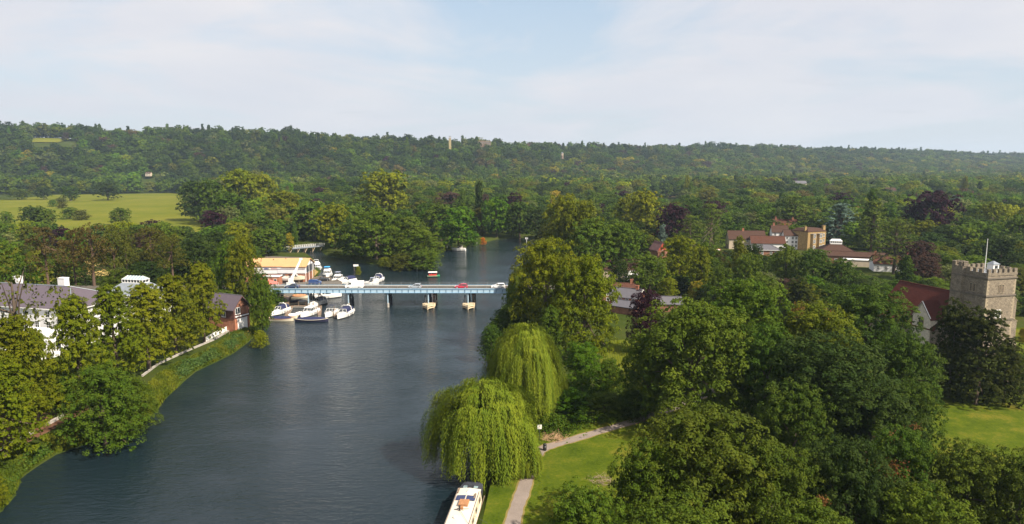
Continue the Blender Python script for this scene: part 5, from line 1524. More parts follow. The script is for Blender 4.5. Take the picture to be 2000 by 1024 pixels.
# parasol, white roofs and far houses
ps = empty('parasol', (*G(1396, 520), LAND), 0, 'red and white garden parasol between trees below the village', 'parasol')
q = MB(); q.tube((0, 0, 0), (0, 0, 8), .05, None, 6); q.build('pole', M_WPAINT, ps)
for k in range(8):
    a0, a1 = k*math.pi/4, (k+1)*math.pi/4
    q = MB(); q.add([(2.3*math.cos(a0), 2.3*math.sin(a0), 7.4), (2.3*math.cos(a1), 2.3*math.sin(a1), 7.4), (0, 0, 8.3)], [(0, 1, 2)]); q.build('canopy_panel', M_REDC if k % 2 else M_WPAINT, ps)
def far_house(px, D, label, hx, hy, hw, hr, wallm, roofm, rot=0, z=None, name='far_house', lift=0.0, wins=True):
    x = (px - 1000) / FPX * depth_of(0, D, 60)
    z = zland(x, D) if z is None else z
    r = empty(name, (x, D, z - .5 + lift), math.radians(rot), label, 'house')
    gable_shell(r, hx, hy, hw, hr, wallm, roofm)
    if wins: wall_windows(r, hx, hy, (1.5, 4.5), {'front': [-hx*.6, 0, hx*.6]}, 1.3, 1.5)
    return r
far_house(288, 1235, 'tiny white house at the wood edge above the hay field', 4.5, 3.5, 5, 2.5, M_CREAM, M_TILEB, lift=6)
far_house(1564, 1090, 'distant pale house among trees above the yellow brick house', 10, 6, 9, 4, M_CREAM, M_SLATE, lift=7)
far_house(1744, 880, 'distant cream roof among trees above the copper beech', 6, 4, 7, 3, M_CREAM, M_TILEB, lift=6)
# sandstone mansion, clock tower and little temple on the hill
def hillz(px, D): return (px - 1000) / FPX * depth_of(0, D, 80)
mx_, md = hillz(943, 1575), 1575
mz = Z(mx_, md, 285)
mn = empty('mansion', (mx_, md, mz), 0, 'sandstone mansion with balustraded roof on the wooded skyline', 'mansion')
M_SAND = mat("sandstone", (0.15, 0.105, 0.075), .85, .12, .3)
q = MB(); q.box(-21, 21, -9, 9, -25, 10.5); q.build('wall', M_SAND, mn)
q = MB(); q.box(-21.6, 21.6, -9.6, 9.6, 10.501, 11.6); q.build('cornice', M_STONE, mn)
q = MB(); q.box(-7, 7, -10.2, -9.01, -5, 12.8); q.build('bay', M_SAND, mn)
wall_windows(mn, 21, 9, (1.5, 6.2), {'front': [-18.5, -14.8, -11, 11, 14.8, 18.5]}, 1.7, 3.0)
for k in range(3): window(mn, -4.6 + k*4.6, -10.25, 5.6, 1.8, 3.6)
for k in range(9): chimney(mn, -18 + k*4.5, 2, 11.6, 14.4, 1.6, M_SAND, 0)
tx, td = hillz(879, 1500), 1500
M_SANDY = mat('ochre_stone', (0.30, 0.24, 0.12), .85, .15, .5)
ct = empty('clock_tower', (tx, td, Z(tx, td, 287)), 0, 'small clock tower showing above the trees beside the mansion', 'tower')
q = MB(); q.box(-2.4, 2.4, -2.4, 2.4, -25, 17); q.build('shaft', M_SANDY, ct)
q = MB(); q.box(-2.9, 2.9, -2.9, 2.9, 17.001, 18); q.build('cornice', M_STONE, ct)
for sx_ in (-1.4, 1.4):
    for sy_ in (-1.4, 1.4):
        q = MB(); q.box(sx_ - .45, sx_ + .45, sy_ - .45, sy_ + .45, 18.001, 22); q.build('pillar', M_CREAM, ct)
q = MB(); q.box(-2.2, 2.2, -2.2, 2.2, 22.001, 22.9); q.build('cap', M_LEAD, ct)
px_, pd = hillz(1098, 1600), 1600
tm = empty('hill_temple', (px_, pd, Z(px_, pd, 305.5)), 0, 'little round white temple with grey dome on the wooded slope', 'temple')
q = MB(); q.tube((0, 0, -8), (0, 0, 2.5), 4.6, 4.4, 16); q.build('base', M_SAND, tm)
q = MB(); q.tube((0, 0, 2.501), (0, 0, 8.5), 3.3, 3.3, 16); q.build('drum', M_CREAM, tm)
for k in range(8):
    a = k*math.pi/4 + .2; q = MB(); q.tube((4.2*math.cos(a), 4.2*math.sin(a), 2.5), (4.2*math.cos(a), 4.2*math.sin(a), 8.5), .35, .3, 8); q.build('column', M_CREAM, tm)
q = MB(); q.tube((0, 0, 8.501), (0, 0, 9.3), 4.8, 4.8, 16); q.build('entablature', M_CREAM, tm)
q = MB(); q.dome((0, 0, 9.301), 4.2, 3.2, 16, 5); q.build('dome', M_LEAD, tm, True)
tm.scale = (.72, .72, .72)
mn.scale = (.85, .85, .85)

# ---------------------------------------------------------------- the blue bridge
M_BLUE = mat("pale_blue_paint", (0.20, 0.36, 0.52), 0.5, 0.07, 0.7)
M_BLUEL = mat("light_blue_paint", (0.33, 0.45, 0.55), 0.5, 0.05, 0.7)
M_BLUED = mat("strong_blue_paint", (0.06, 0.20, 0.50), 0.5, 0.1, 1)
M_IRON = mat("dark_iron_pile", (0.05, 0.055, 0.065), 0.8, 0.25, 1.5)
M_CONC = mat("stained_concrete", (0.30, 0.28, 0.25), 0.9, 0.2, 1)
M_RAIL = mat("grey_rail_paint", (0.20, 0.22, 0.24), 0.6, 0.1, 1)
BX0, BX1, BY0, BY1 = -80.5, 3.0, 218.2, 225.8
br = empty('road_bridge', (BX0, BY0, 0), 0, 'long pale blue iron girder road bridge across the river on slender piers', 'bridge')
LB = BX1 - BX0
q = MB(); q.box(0, LB, .3, 7.3, ROAD_Z - .35, ROAD_Z); q.build('deck', M_ASPHALT, br)
for y in (.3, 6.55):
    q = MB(); q.box(0, LB, y + .01, y + .75, ROAD_Z + .001, ROAD_Z + .13); q.build('kerb', M_CONC, br)
npan = 41; pw = LB / npan
pm = MB(); pm.box(.0, pw - .10, -.02, .10, 4.92, 5.98)
pme = pm.mesh('girder_panel', M_BLUEL)
rm = MB(); rm.box(-.17, -.03, -.14, .14, 4.90, 6.0); rme = rm.mesh('rib', mat('rib_paint', (0.06, 0.13, 0.2), .5, .1, 1))
for k in range(npan):
    obj('girder_panel', pme, br, (k*pw + .1, 0, 0)); obj('rib', rme, br, (k*pw + .1, 0, 0))
for z0, z1, d in ((4.78, 4.90, .22), (6.0, 6.16, .2)):
    q = MB(); q.box(0, LB, -d, .3, z0, z1); q.build('flange', M_BLUE, br)
q = MB(); q.box(0, LB, 7.31, 7.6, 4.8, 6.14); q.build('far_girder', M_BLUE, br)
def railing(y, n):
    q = MB()
    for z in ((6.55, 7.02) if y > 1 else (7.02,)): q.box(0, LB, y - .02, y + .02, z, z + .05)
    q.build('rail', M_RAIL, br)
    pmm = MB(); pmm.box(-.03, .03, -.03, .03, 6.0, 7.08); me = pmm.mesh('rail_post', M_RAIL)
    for k in range(n): obj('rail_post', me, br, (LB*(k+.5)/n, y, 0))
railing(.05, 26); railing(7.4, 26)
PX = [603, 681, 758, 837, 914.5, 989]
for i, px in enumerate(PX):
    x = X(px, 219, 3) - BX0
    pr = obj('pier', MB().box(x - .14, x + .14, .25, .55, 1.35, 4.779).mesh('pier', M_BLUEL), br)
    c = MB(); c.tube((x, .4, -1.2), (x, .4, 1.349), .42, .40, 12); c.build('pier_foot', M_CONC, pr)
    for y in (3.4, 6.4):
        c = MB(); c.tube((x + .05, y, -1.2), (x + .05, y, 2.2), .40, .36, 10); c.tube((x + .05, y, 2.2), (x + .05, y, 4.779), .22, .20, 10); c.build('pile', M_IRON, pr)
    c = MB(); c.tube((x, .4, 4.4), (x, 3.4, 1.6), .10, None, 6); c.tube((x, .4, 1.6), (x, 3.4, 4.4), .10, None, 6); c.tube((x, 3.4, 4.4), (x, 6.4, 1.8), .1, None, 6)
    c.build('cross_brace', M_BLUED if i >= 3 else M_IRON, pr)
    c = MB(); c.box(x - .3, x + .3, .1, 7.2, 4.5, 4.778); c.build('crosshead', M_BLUE, pr)
    if i in (3, 4):
        # pale timber fender round the foot of the pier, pointed on the viewer's side
        f = empty('fender', (BX0 + x, BY0, 0), 0)
        f.parent = br; f.location = (x, 0, 0)
        for z in (.35, .95):
            for (a, b) in (((-1.6, -1.0), (0.2, -3.6)), ((0.2, -3.6), (1.9, -1.2)), ((-1.6, -1.0), (-1.3, 7.5)), ((1.9, -1.2), (1.9, 8.0))):
                t = MB(); t.tube((a[0], a[1], z), (b[0], b[1], z), .24, .24, 4); t.build('fender_beam', M_TIMBL, f)
        t = MB(); t.prism([(-1.5, -1.0), (0.2, -3.4), (1.8, -1.2), (1.8, 1.4), (-1.4, 1.4)], 1.22, 1.32, 'z'); t.build('fender_deck', M_TIMBL, f)
        for (a, b) in ((-1.6, -1.0), (.2, -3.6), (1.9, -1.2), (1.9, 3.0), (-1.4, 3.0), (1.9, 8.0)):
            t = MB(); t.tube((a, b, -1.2), (a, b, 1.6), .22, .20, 8); t.build('fender_post', M_TIMBL if b < 0 else M_TIMBER, f)
        t = MB(); t.tube((1.4, 4.2, 0), (1.4, 4.2, 3.8), .3, .26, 8); t.tube((1.9, 6.8, 0), (1.9, 6.8, 3.6), .3, .26, 8); t.box(1.0, 2.2, 4.0, 7.0, 3.2, 3.6); t.build('dolphin', M_TIMBER, f)
        t = MB(); t.tube((-1.1, 1.0, -1), (-1.1, 1.0, 3.9), .26, .24, 8); t.build('dolphin', M_IRON, f)
q = MB(); q.box(-1.5, .8, .4, 7.2, -1.4, 4.77); q.build('abutment', M_BRICK, br)
q = MB(); q.box(LB - .5, LB + 1.5, .4, 7.2, -1.4, 4.77); q.build('abutment', M_BRICK, br)

# ---------------------------------------------------------------- lock footbridge behind the shed
fa, fb = G(560, 498, 0), G(634, 491, 0)
fv = Vector((fb[0] - fa[0], fb[1] - fa[1])); FL = fv.length
fbz = 3.0
fbr = empty('footbridge', (fa[0], fa[1], 0), math.atan2(fv.y, fv.x), 'grey railed footbridge to the lock island behind the orange-roofed shed', 'footbridge')
nbp = 16
pl = MB(); pl.box(0, FL/nbp - .05, 0, 2.6, fbz, fbz + .12); plm = pl.mesh('deck_panel', M_LEAD)
for k in range(nbp): obj('deck_panel', plm, fbr, (k*FL/nbp, 0, 0))
q = MB(); q.box(0, FL, -.15, -.02, fbz - .35, fbz + .18); q.box(0, FL, 2.62, 2.75, fbz - .35, fbz + .18); q.build('beam', M_LEAD, fbr)
for y in (-.08, 2.68):
    q = MB()
    for z in (.55, .9, 1.25): q.box(0, FL, y - .03, y + .03, fbz + z, fbz + z + .07)
    for k in range(18): q.box(k*FL/17 - .04, k*FL/17 + .04, y - .04, y + .04, fbz, fbz + 1.3)
    q.build('railing', M_WPAINT, fbr)
for k in range(5):
    x = FL*(k + .4)/5
    for y in (.2, 2.4):
        q = MB(); q.tube((x, y, -1.3), (x, y, fbz - .01), .18, .16, 8); q.build('pier', M_TIMBER, fbr)
    q = MB(); q.tube((x, .2, .2), (x + 1.5, .2, fbz - .2), .12, None, 6); q.build('strut', M_TIMBL, fbr)

# ---------------------------------------------------------------- vehicles
M_TYRE = mat("tyre", (0.02, 0.02, 0.02), 0.9, 0.1, 3)
M_RIM = mat("wheel_rim", (0.4, 0.4, 0.42), 0.35, 0.05, 3, metal=0.8)
def paint(name, c): return mat(name, c, 0.28, 0.02, 1, coat=0.6)
M_LAMP = mat("headlight_glass", (0.7, 0.7, 0.68), 0.15, 0.02, 1)
M_TAIL = mat("tail_light_glass", (0.4, 0.02, 0.02), 0.2, 0.02, 1)
def wheels(root, xs_, half, r=.33):
    for x in xs_:
        for sg in (-1, 1):
            w = MB(); w.tube((x, sg*half - .11, r), (x, sg*half + .11, r), r, r, 14); wo = w.build('wheel', M_TYRE, root)
            k = MB(); k.tube((x, sg*(half + .112), r), (x, sg*(half + .13), r), r*.62, r*.55, 10) if sg > 0 else k.tube((x, sg*(half + .112), r), (x, sg*(half + .13), r), r*.62, r*.55, 10); k.build('rim', M_RIM, wo)
def car(name, label, loc, rz, body, kind='hatch', group=None, cat_='car'):
    r = empty(name, loc, rz, label, cat_, group)
    Lc = dict(hatch=4.2, suv=4.6, saloon=4.6)[kind]; W_ = .88; up = .12 if kind == 'suv' else 0
    h = Lc/2
    prof = [(-h, .32), (-h - .02, .62), (-h + .06, .92 + up), (h*.36, .98 + up), (h - .35, .82 + up), (h - .03, .62), (h, .34)]
    rings = []
    for y, s, dz in ((-W_, .97, -.02), (-W_ + .08, 1, .01), (-.3, 1, .03), (.3, 1, .03), (W_ - .08, 1, .01), (W_, .97, -.02)):
        rings.append([(px*s, y, max(.28, pz + (dz if pz > .5 else 0))) for px, pz in prof])
    m = MB(); m.loft([[p for p in ring] for ring in rings]); m.build('body', body, r)
    top = 1.48 + up
    rear = -h + (.12 if kind != 'saloon' else .75)
    g = MB(); g.frustum((rear, h*.40, -W_ + .06, W_ - .06, .93 + up), (rear + (.35 if kind != 'saloon' else .5), h*.02, -W_ + .2, W_ - .2, top)); g.build('window_glass', M_GLASS, r)
    t = MB(); t.frustum((rear + (.31 if kind != 'saloon' else .45), h*.04, -W_ + .17, W_ - .17, top + .001), (rear + .55, -.12, -W_ + .3, W_ - .3, top + .07)); t.build('roof', body, r)
    for sg in (-1, 1):
        pb = MB()
        for xa, xb in ((h*.40, h*.02), (-.05*h, -.10*h), (rear + .02, rear + .38)):
            pb.tube((xa, sg*(W_ - .05), .94 + up), (xb, sg*(W_ - .185), top + .01), .045, None, 4)
        pb.build('pillar', body, r)
        hl = MB(); hl.box(h - .25, h - .0, sg*.62 - .14, sg*.62 + .14, .62 + up*.5, .76 + up*.5); hl.build('headlight', M_LAMP, r)
        tl = MB(); tl.box(-h - .04, -h + .1, sg*.66 - .13, sg*.66 + .13, .68, .90 + up); tl.build('tail_light', M_TAIL, r)
        mi = MB(); mi.box(h*.32, h*.32 + .16, sg*(W_ + .02) - .06, sg*(W_ + .02) + .06, .98 + up, 1.1 + up); mi.build('mirror', body, r)
    bm = MB(); bm.box(h - .05, h + .04, -.7, .7, .34, .5); bm.box(-h - .05, -h + .02, -.7, .7, .34, .5); bm.build('bumper', M_BLACK, r)
    wheels(r, (-h*.62, h*.62), W_ - .07, .34 + up*.3)
    return r
def van(name, label, loc, rz, body, group=None, L=5.9, H=2.45, cat_='van'):
    r = empty(name, loc, rz, label, cat_, group)
    h = L/2; W_ = .98
    m = MB()
    prof = [(-h, .35), (-h, H - .1), (-h + .12, H), (h - 1.85, H), (h - 1.55, H - .12), (h - .85, 1.35), (h - .12, 1.12), (h, .9), (h, .38)]
    m.loft([[(x, y, z if z < 1 else z - (abs(y) > .9) * .06) for x, z in prof] for y in (-W_, -W_ + .1, W_ - .1, W_)]); m.build('body', body, r)
    g = MB(); g.prism([(h - 1.50, H - .24), (h - .86, 1.40), (h - .80, 1.40), (h - 1.44, H - .24)], -W_ + .14, W_ - .14, 'y'); g.build('windscreen', M_GLASS, r)
    for sg in (-1, 1):
        s = MB(); s.prism([(h - 2.0, 1.38), (h - 1.02, 1.38), (h - 1.48, H - .42), (h - 2.0, H - .42)], sg*(W_ + .004) - .012, sg*(W_ + .004) + .012, 'y'); s.build('side_window', M_GLASS, r)
        l = MB(); l.box(h - .1, h + .02, sg*.72 - .16, sg*.72 + .16, .78, .98); l.build('headlight', M_LAMP, r)
        l = MB(); l.box(-h - .02, -h + .02, sg*.85 - .08, sg*.85 + .08, .8, 1.3); l.build('tail_light', M_TAIL, r)
        l = MB(); l.box(h - 1.2, h - 1.05, sg*(W_ + .12) - .09, sg*(W_ + .12) + .09, 1.35, 1.6); l.build('mirror', M_BLACK, r)
        d = MB(); d.box(-h + .3, h - 2.3, sg*(W_ + .005) - .01, sg*(W_ + .005) + .01, .62, .70); d.build('side_strip', M_BLACK, r)
    bm = MB(); bm.box(h - .04, h + .07, -.88, .88, .34, .58); bm.box(-h - .07, -h + .01, -.88, .88, .34, .55); bm.build('bumper', M_BLACK, r)
    wheels(r, (-h*.58, h*.66), W_ - .08, .36)
    return r
def onroad(px, lane): return (X(px, 218.2 + lane, ROAD_Z), 218.2 + lane, ROAD_Z + .002)
M_CWHITE = paint("car_white", (0.78, 0.78, 0.77)); M_CSILV = mat("car_silver", (0.50, 0.53, 0.57), 0.3, .03, 1, metal=.5, coat=.5)
M_CRED = paint("car_red", (0.45, 0.015, 0.04)); M_CBLUE = paint("car_navy", (0.02, 0.035, 0.09)); M_CBLK = paint("car_black", (0.02, 0.022, 0.028))
LN = 2.2
van('delivery_van', 'white high-roofed delivery van crossing the blue bridge', onroad(693, LN), math.pi, M_CWHITE)
car('car', 'silver hatchback alone in the middle of the blue bridge', onroad(811, LN), math.pi, M_CSILV, 'hatch', 'cars crossing the blue bridge')
car('car', 'bright red hatchback crossing the blue bridge', onroad(901, LN), math.pi, M_CRED, 'hatch', 'cars crossing the blue bridge')
car('car', 'white sport utility car at the tree-covered end of the blue bridge', onroad(973, LN), math.pi, M_CWHITE, 'suv', 'cars crossing the blue bridge')
car('car', 'dark navy car at the boatyard end of the blue bridge', onroad(571, LN), math.pi, M_CBLUE, 'saloon', 'cars crossing the blue bridge')
x, y = G(616, 556); van('parked_van', 'dark blue van parked in the yard just behind the bridge', (x, y, LAND + .01), .1, paint("van_blue", (0.02, 0.05, 0.16)), L=4.6, H=1.9)
x, y = G(632, 549); car('parked_car', 'black car parked at the quay edge behind the bridge', (-63.0 if False else x, y, LAND + .01), .35, M_CBLK, 'saloon')

# quay for the parked vehicles, between shed and bridge
def quay():
    pts = [G(586, 565), G(596, 549), G(620, 541), G(652, 543), G(668, 552), G(662, 566)]
    r = empty('quay', (0, 0, 0), 0, 'grey quay between the boat shed and the blue bridge', 'quay')
    q = MB(); q.prism(pts, -1.4, LAND + .004, 'z'); q.build('deck', M_YARD, r)
    e = MB()
    for i in range(1, len(pts) - 1):
        e.tube((*pts[i], LAND + .08), (*pts[i+1], LAND + .08), .16, None, 4)
    e.build('edge_beam', M_TIMBER, r)
quay()

# ---------------------------------------------------------------- boats
M_GEL = mat("white_gelcoat", (0.66, 0.65, 0.63), 0.3, .03, .7, coat=.3)
M_GELC = mat("cream_gelcoat", (0.55, 0.49, 0.37), 0.35, .04, .7, coat=.3)
M_TEAK = mat("teak", (0.33, 0.16, 0.075), 0.6, .2, 3)
M_NAVY = mat("navy_canvas", (0.014, 0.018, 0.062), 0.8, .15, 1.5)
M_BLK = mat("black_canvas", (0.03, 0.032, 0.045), 0.8, .15, 1.5)
M_SKYB = mat("bright_blue_canvas", (0.05, 0.30, 0.65), 0.7, .08, 1.5)
M_GREYC = mat("grey_canvas", (0.20, 0.22, 0.28), 0.8, .1, 1.5)
M_HULLN = mat("navy_hull", (0.02, 0.02, 0.045), 0.4, .1, 1)
M_BOOT = mat("boot_stripe", (0.10, 0.02, 0.03), 0.5, .1, 1)
M_SEAT = mat("seat_vinyl", (0.50, 0.46, 0.42), 0.6, .06, 2)
M_CHROME = mat("steel_rail", (0.6, 0.6, 0.62), 0.25, .02, 2, metal=.9)
def hull_rings(L, B, z0, bowrise, n=12, keel=-.35, flare=.8, fine=2.2, deck=.10):
    rings = []
    for k in range(n + 1):
        t = k / n
        b = B/2 * (1 - max(0, (t - .42) / .58)**fine) * (0.90 + .10*min(1, t/.3))
        b = max(b, .03)
        zs = z0 + bowrise * t*t
        x = -L/2 + L*t
        kx = keel * (1 - max(0, (t - .6)/.4)**2) + max(0, t - .85) * 2.5 * z0 * .6
        zc = min(.05 + .45*max(0, t - .4), zs*.7)
        rings.append([(x, 0, kx), (x, b*flare, zc), (x, b, zs - .12), (x, b*1.02 + .02, zs), (x, b*.86, zs + .03), (x, 0, zs + deck), (x, -b*.86, zs + .03), (x, -b*1.02 - .02, zs), (x, -b, zs - .12), (x, -b*flare, zc)])
    return rings
def cruiser(label, px, py, L, B, head, canopy=None, top='open', hull=None, group='motor cruisers moored around the boatyard', z0=1.0, canoe=False, name='motor_cruiser', cat_='motor boat', fenders=True, z=0.0, arch=True):
    x, y = R(px, py)
    r = empty(name, (x, y, z), math.radians(head), label, cat_, group)
    hull = hull or M_GEL
    MB().loft(hull_rings(L, B, z0, .45)).build('hull', hull, r, False)
    zd = z0 + .12
    # waterline stripe
    s = MB()
    s.loft([[(-L/2 + L*t, sgn*1.0*(B/2 * (1 - max(0, (t - .42)/.58)**2.2) * (.90 + .10*min(1, t/.3)) * .93 + .02), zz) for sgn, zz in ((1, .10), (1, .22))] for t in [i/10 for i in range(10)]], cap=False, closed=False)
    s.loft([[(-L/2 + L*t, -1.0*(B/2 * (1 - max(0, (t - .42)/.58)**2.2) * (.90 + .10*min(1, t/.3)) * .93 + .02), zz) for zz in (.10, .22)] for t in [i/10 for i in range(10)]], cap=False, closed=False)
    s.build('boot_stripe', M_BLACK, r)
    # raised foredeck
    fd = MB()
    rings = []
    for k in range(7):
        t = .50 + .42*k/6
        b = B/2*.74 * (1 - max(0, (t - .42)/.58)**2.0)
        h = (.42 + .1) * math.cos((k/6)*1.45)
        zz = z0 + .45*t*t + .06
        xx = -L/2 + L*t
        rings.append([(xx, b, zz), (xx, b*.8, zz + h*.8), (xx, b*.3, zz + h), (xx, -b*.3, zz + h), (xx, -b*.8, zz + h*.8), (xx, -b, zz)])
    fd.loft(rings); fd.build('foredeck', hull if hull is not M_HULLN else M_GEL, r, True)
    for k in (0.60, 0.70):
        hh = MB(); hx = -L/2 + L*k; zz = z0 + .45*k*k + .52*math.cos((k - .5)/.42*1.45) + .06; hh.box(hx - .2, hx + .2, -.22, .22, zz, zz + .07); hh.build('deck_hatch', M_GLASS, r)
    # cockpit well with seats
    c = MB(); c.box(-L*.44, -L*.02, -B*.36, B*.36, zd - .02, zd + .06); c.build('cockpit_floor', M_TEAK if top != 'open' else M_GREYC, r)
    c = MB(); c.box(-L*.44, -L*.36, -B*.34, B*.34, zd + .061, zd + .45); c.box(-L*.12, -L*.05, -B*.30, -B*.05, zd + .061, zd + .55); c.box(-L*.12, -L*.05, B*.05, B*.30, zd + .061, zd + .55); c.build('seat', M_SEAT, r)
    co = MB(); co.box(-L*.46, L*.02, B*.37, B*.42, zd - .03, zd + .38); co.box(-L*.46, L*.02, -B*.42, -B*.37, zd - .03, zd + .38); co.box(-L*.475, -L*.455, -B*.42, B*.42, zd - .03, zd + .40); co.build('coaming', hull if hull is not M_HULLN else M_GEL, r)
    # windscreen: sloping glass with white frame
    zw = zd + .40; f = L*.13; hW = .85
    w = MB(); w.add([(f, -B*.34, zw), (f, B*.34, zw), (f - .75, B*.28, zw + hW), (f - .75, -B*.28, zw + hW)], [(0, 1, 2, 3)])
    for sg in (-1, 1): w.add([(f, sg*B*.34, zw), (f - .75, sg*B*.28, zw + hW), (-L*.08, sg*B*.33, zw + hW*.55), (-L*.08, sg*B*.38, zw - .05)], [(0, 1, 2, 3)])
    wo = w.build('windscreen', M_GLASS, r)
    fr = MB()
    for a, b in (((f, -B*.34, zw), (f - .75, -B*.28, zw + hW)), ((f, B*.34, zw), (f - .75, B*.28, zw + hW)), ((f - .75, -B*.28, zw + hW), (f - .75, B*.28, zw + hW)), ((f, 0, zw), (f - .75, 0, zw + hW))): fr.tube(a, b, .05, None, 4)
    fr.build('screen_frame', M_WPAINT, wo)
    if arch and top != 'cabin':
        a = MB(); ax = -L*.20
        a.path([(ax - .4, -B*.42, zd + .3), (ax, -B*.38, zd + 1.7), (ax + .15, -B*.25, zd + 1.95), (ax + .15, B*.25, zd + 1.95), (ax, B*.38, zd + 1.7), (ax - .4, B*.42, zd + .3)], [.16, .14, .12, .12, .14, .16], 6); a.build('radar_arch', hull if hull is not M_HULLN else M_GEL, r)
        d = MB(); d.dome((ax + .1, B*.12, zd + 2.05), .2, .22, 8, 3); d.build('radar_dome', M_WPAINT, r)
    if top == 'canopy':
        c = MB()
        xa, xb = -L*.42, f - .75
        rings = []
        for k in range(6):
            xx = xa + (xb - xa)*k/5; h = 1.25 + .35*math.sin((k+.6)/6*math.pi)
            rings.append([(xx, -B*.39, zd + .38), (xx, -B*.33, zd + h*.85), (xx, -B*.12, zd + h), (xx, B*.12, zd + h), (xx, B*.33, zd + h*.85), (xx, B*.39, zd + .38)])
        c.loft(rings); c.build('canopy', canopy or M_NAVY, r)
    if top == 'bimini':
        c = MB(); c.frustum((-L*.30, L*.02, -B*.36, B*.36, zd + 1.9), (-L*.27, -L*.01, -B*.28, B*.28, zd + 2.02)); c.build('canopy', canopy or M_BLK, r)
        p = MB()
        for sx_ in (-L*.29, L*.01):
            for sg in (-1, 1): p.tube((-L*.14, sg*B*.40, zd + .3), (sx_, sg*B*.35, zd + 1.9), .03, None, 4)
        p.build('canopy_frame', M_CHROME, r)
    if top in ('cabin', 'fly'):
        c = MB(); c.frustum((-L*.22, f - .1, -B*.36, B*.36, zd + .05), (-L*.22, f - .75, -B*.30, B*.30, zd + 1.35)); c.build('cabin', M_GEL, r)
        for sg in (-1, 1):
            for k in range(3):
                g = MB(); xa = -L*.19 + k*L*.10; g.add([(xa, sg*(B*.352 + .012), zd + .42), (xa + L*.08, sg*(B*.352 + .012), zd + .42), (xa + L*.08, sg*(B*.312 + .012), zd + 1.12), (xa, sg*(B*.312 + .012), zd + 1.12)], [(0, 1, 2, 3)]); g.build('side_window', M_GLASS, r)
        t = MB(); t.frustum((-L*.36, f - .55, -B*.38, B*.38, zd + 1.36), (-L*.34, f - .8, -B*.34, B*.34, zd + 1.48)); t.build('cabin_roof', canopy if (canopy and top == 'cabin') else M_GEL, r)
        p = MB()
        for sg in (-1, 1): p.tube((-L*.34, sg*B*.36, zd + .1), (-L*.34, sg*B*.36, zd + 1.36), .05, None, 5)
        p.build('post', M_WPAINT, r)
        if top == 'fly':
            t = MB(); t.frustum((-L*.20, f - 1.0, -B*.33, B*.33, zd + 1.481), (-L*.20, f - 1.3, -B*.30, B*.30, zd + 1.95)); t.build('flybridge', M_GEL, r)
            if canopy:
                t = MB(); t.frustum((-L*.22, f - 1.1, -B*.34, B*.34, zd + 2.75), (-L*.19, f - 1.5, -B*.26, B*.26, zd + 2.9)); t.build('canopy', canopy, r)
                t = MB()
                for sg in (-1, 1):
                    for xx in (-L*.20, f - 1.4): t.tube((xx, sg*B*.32, zd + 1.6), (xx, sg*B*.32, zd + 2.75), .035, None, 4)
                t.build('canopy_frame', M_CHROME, r)
            else:
                t = MB(); t.tube((-L*.16, -B*.28, zd + 1.9), (-L*.18, -B*.28, zd + 2.9), .06, None, 5); t.tube((-L*.16, B*.28, zd + 1.9), (-L*.18, B*.28, zd + 2.9), .06, None, 5); t.tube((-L*.18, -B*.28, zd + 2.9), (-L*.18, B*.28, zd + 2.9), .07, None, 5); t.build('radar_arch', M_WPAINT, r)
    # bow rail
    p = MB(); pts = []
    for t in (.52, .66, .80, .92, .99):
        b = B/2 * (1 - max(0, (t - .42)/.58)**2.2) * .93
        pts.append((-L/2 + L*t, b, z0 + .45*t*t))
    full = pts + [(a, -b, c) for a, b, c in pts[::-1]]
    for a, b in zip(full, full[1:]): p.tube((a[0], a[1], a[2] + .55), (b[0], b[1], b[2] + .55), .025, None, 4)
    for a in full: p.tube((a[0], a[1], a[2]), (a[0], a[1], a[2] + .55), .02, None, 4)
    p.build('bow_rail', M_CHROME, r)
    if fenders:
        for sg in (-1, 1):
            for t in (.25, .55):
                b = B/2 * (1 - max(0, (t - .42)/.58)**2.2) + .12
                q = MB(); q.tube((-L/2 + L*t, sg*b, .3), (-L/2 + L*t, sg*b, .9), .12, .12, 7); q.build('fender', M_WPAINT, r)
    return r
def covered(label, px, py, L, B, head, hull, cover, name='covered_launch', group=None):
    x, y = R(px, py)
    r = empty(name, (x, y, 0), math.radians(head), label, 'launch', group)
    rings = []
    for k in range(13):
        t = k/12; b = max(.04, B/2 * math.sin(math.pi*min(1, (t*.94 + .06)))**.55); x_ = -L/2 + L*t; zs = .62 + .5*(2*t - 1)**2*.6
        rings.append([(x_, 0, -.3), (x_, b*.8, 0), (x_, b, zs - .05), (x_, b*.98, zs), (x_, 0, zs + .02), (x_, -b*.98, zs), (x_, -b, zs - .05), (x_, -b*.8, 0)])
    MB().loft(rings).build('hull', hull, r)
    rings = []
    for k in range(11):
        t = .07 + .84*k/10; b = max(.04, B/2 * math.sin(math.pi*min(1, (t*.94 + .06)))**.55)*.93; x_ = -L/2 + L*t; zs = .64 + .5*(2*t - 1)**2*.6
        h = .25 + .5*math.sin(math.pi*k/10)**.6 + .05*math.sin(k*2.2)
        rings.append([(x_, b, zs), (x_, b*.7, zs + h*.6), (x_, 0, zs + h), (x_, -b*.7, zs + h*.6), (x_, -b, zs)])
    MB().loft(rings).build('cover', cover, r)
    rb = MB()
    for k in range(12):
        t0, t1 = k/12, (k+1)/12
        for sg in (-1, 1):
            b0, b1 = [max(.04, B/2*math.sin(math.pi*min(1, (t*.94+.06)))**.55) for t in (t0, t1)]
            rb.tube((-L/2 + L*t0, sg*b0, .62 + .3*(2*t0-1)**2), (-L/2 + L*t1, sg*b1, .62 + .3*(2*t1-1)**2), .06, None, 4)
    rb.build('gunwale', M_GELC if hull is not M_GELC else M_TEAK, r)
    return r
Gp = 'motor cruisers moored around the boatyard'
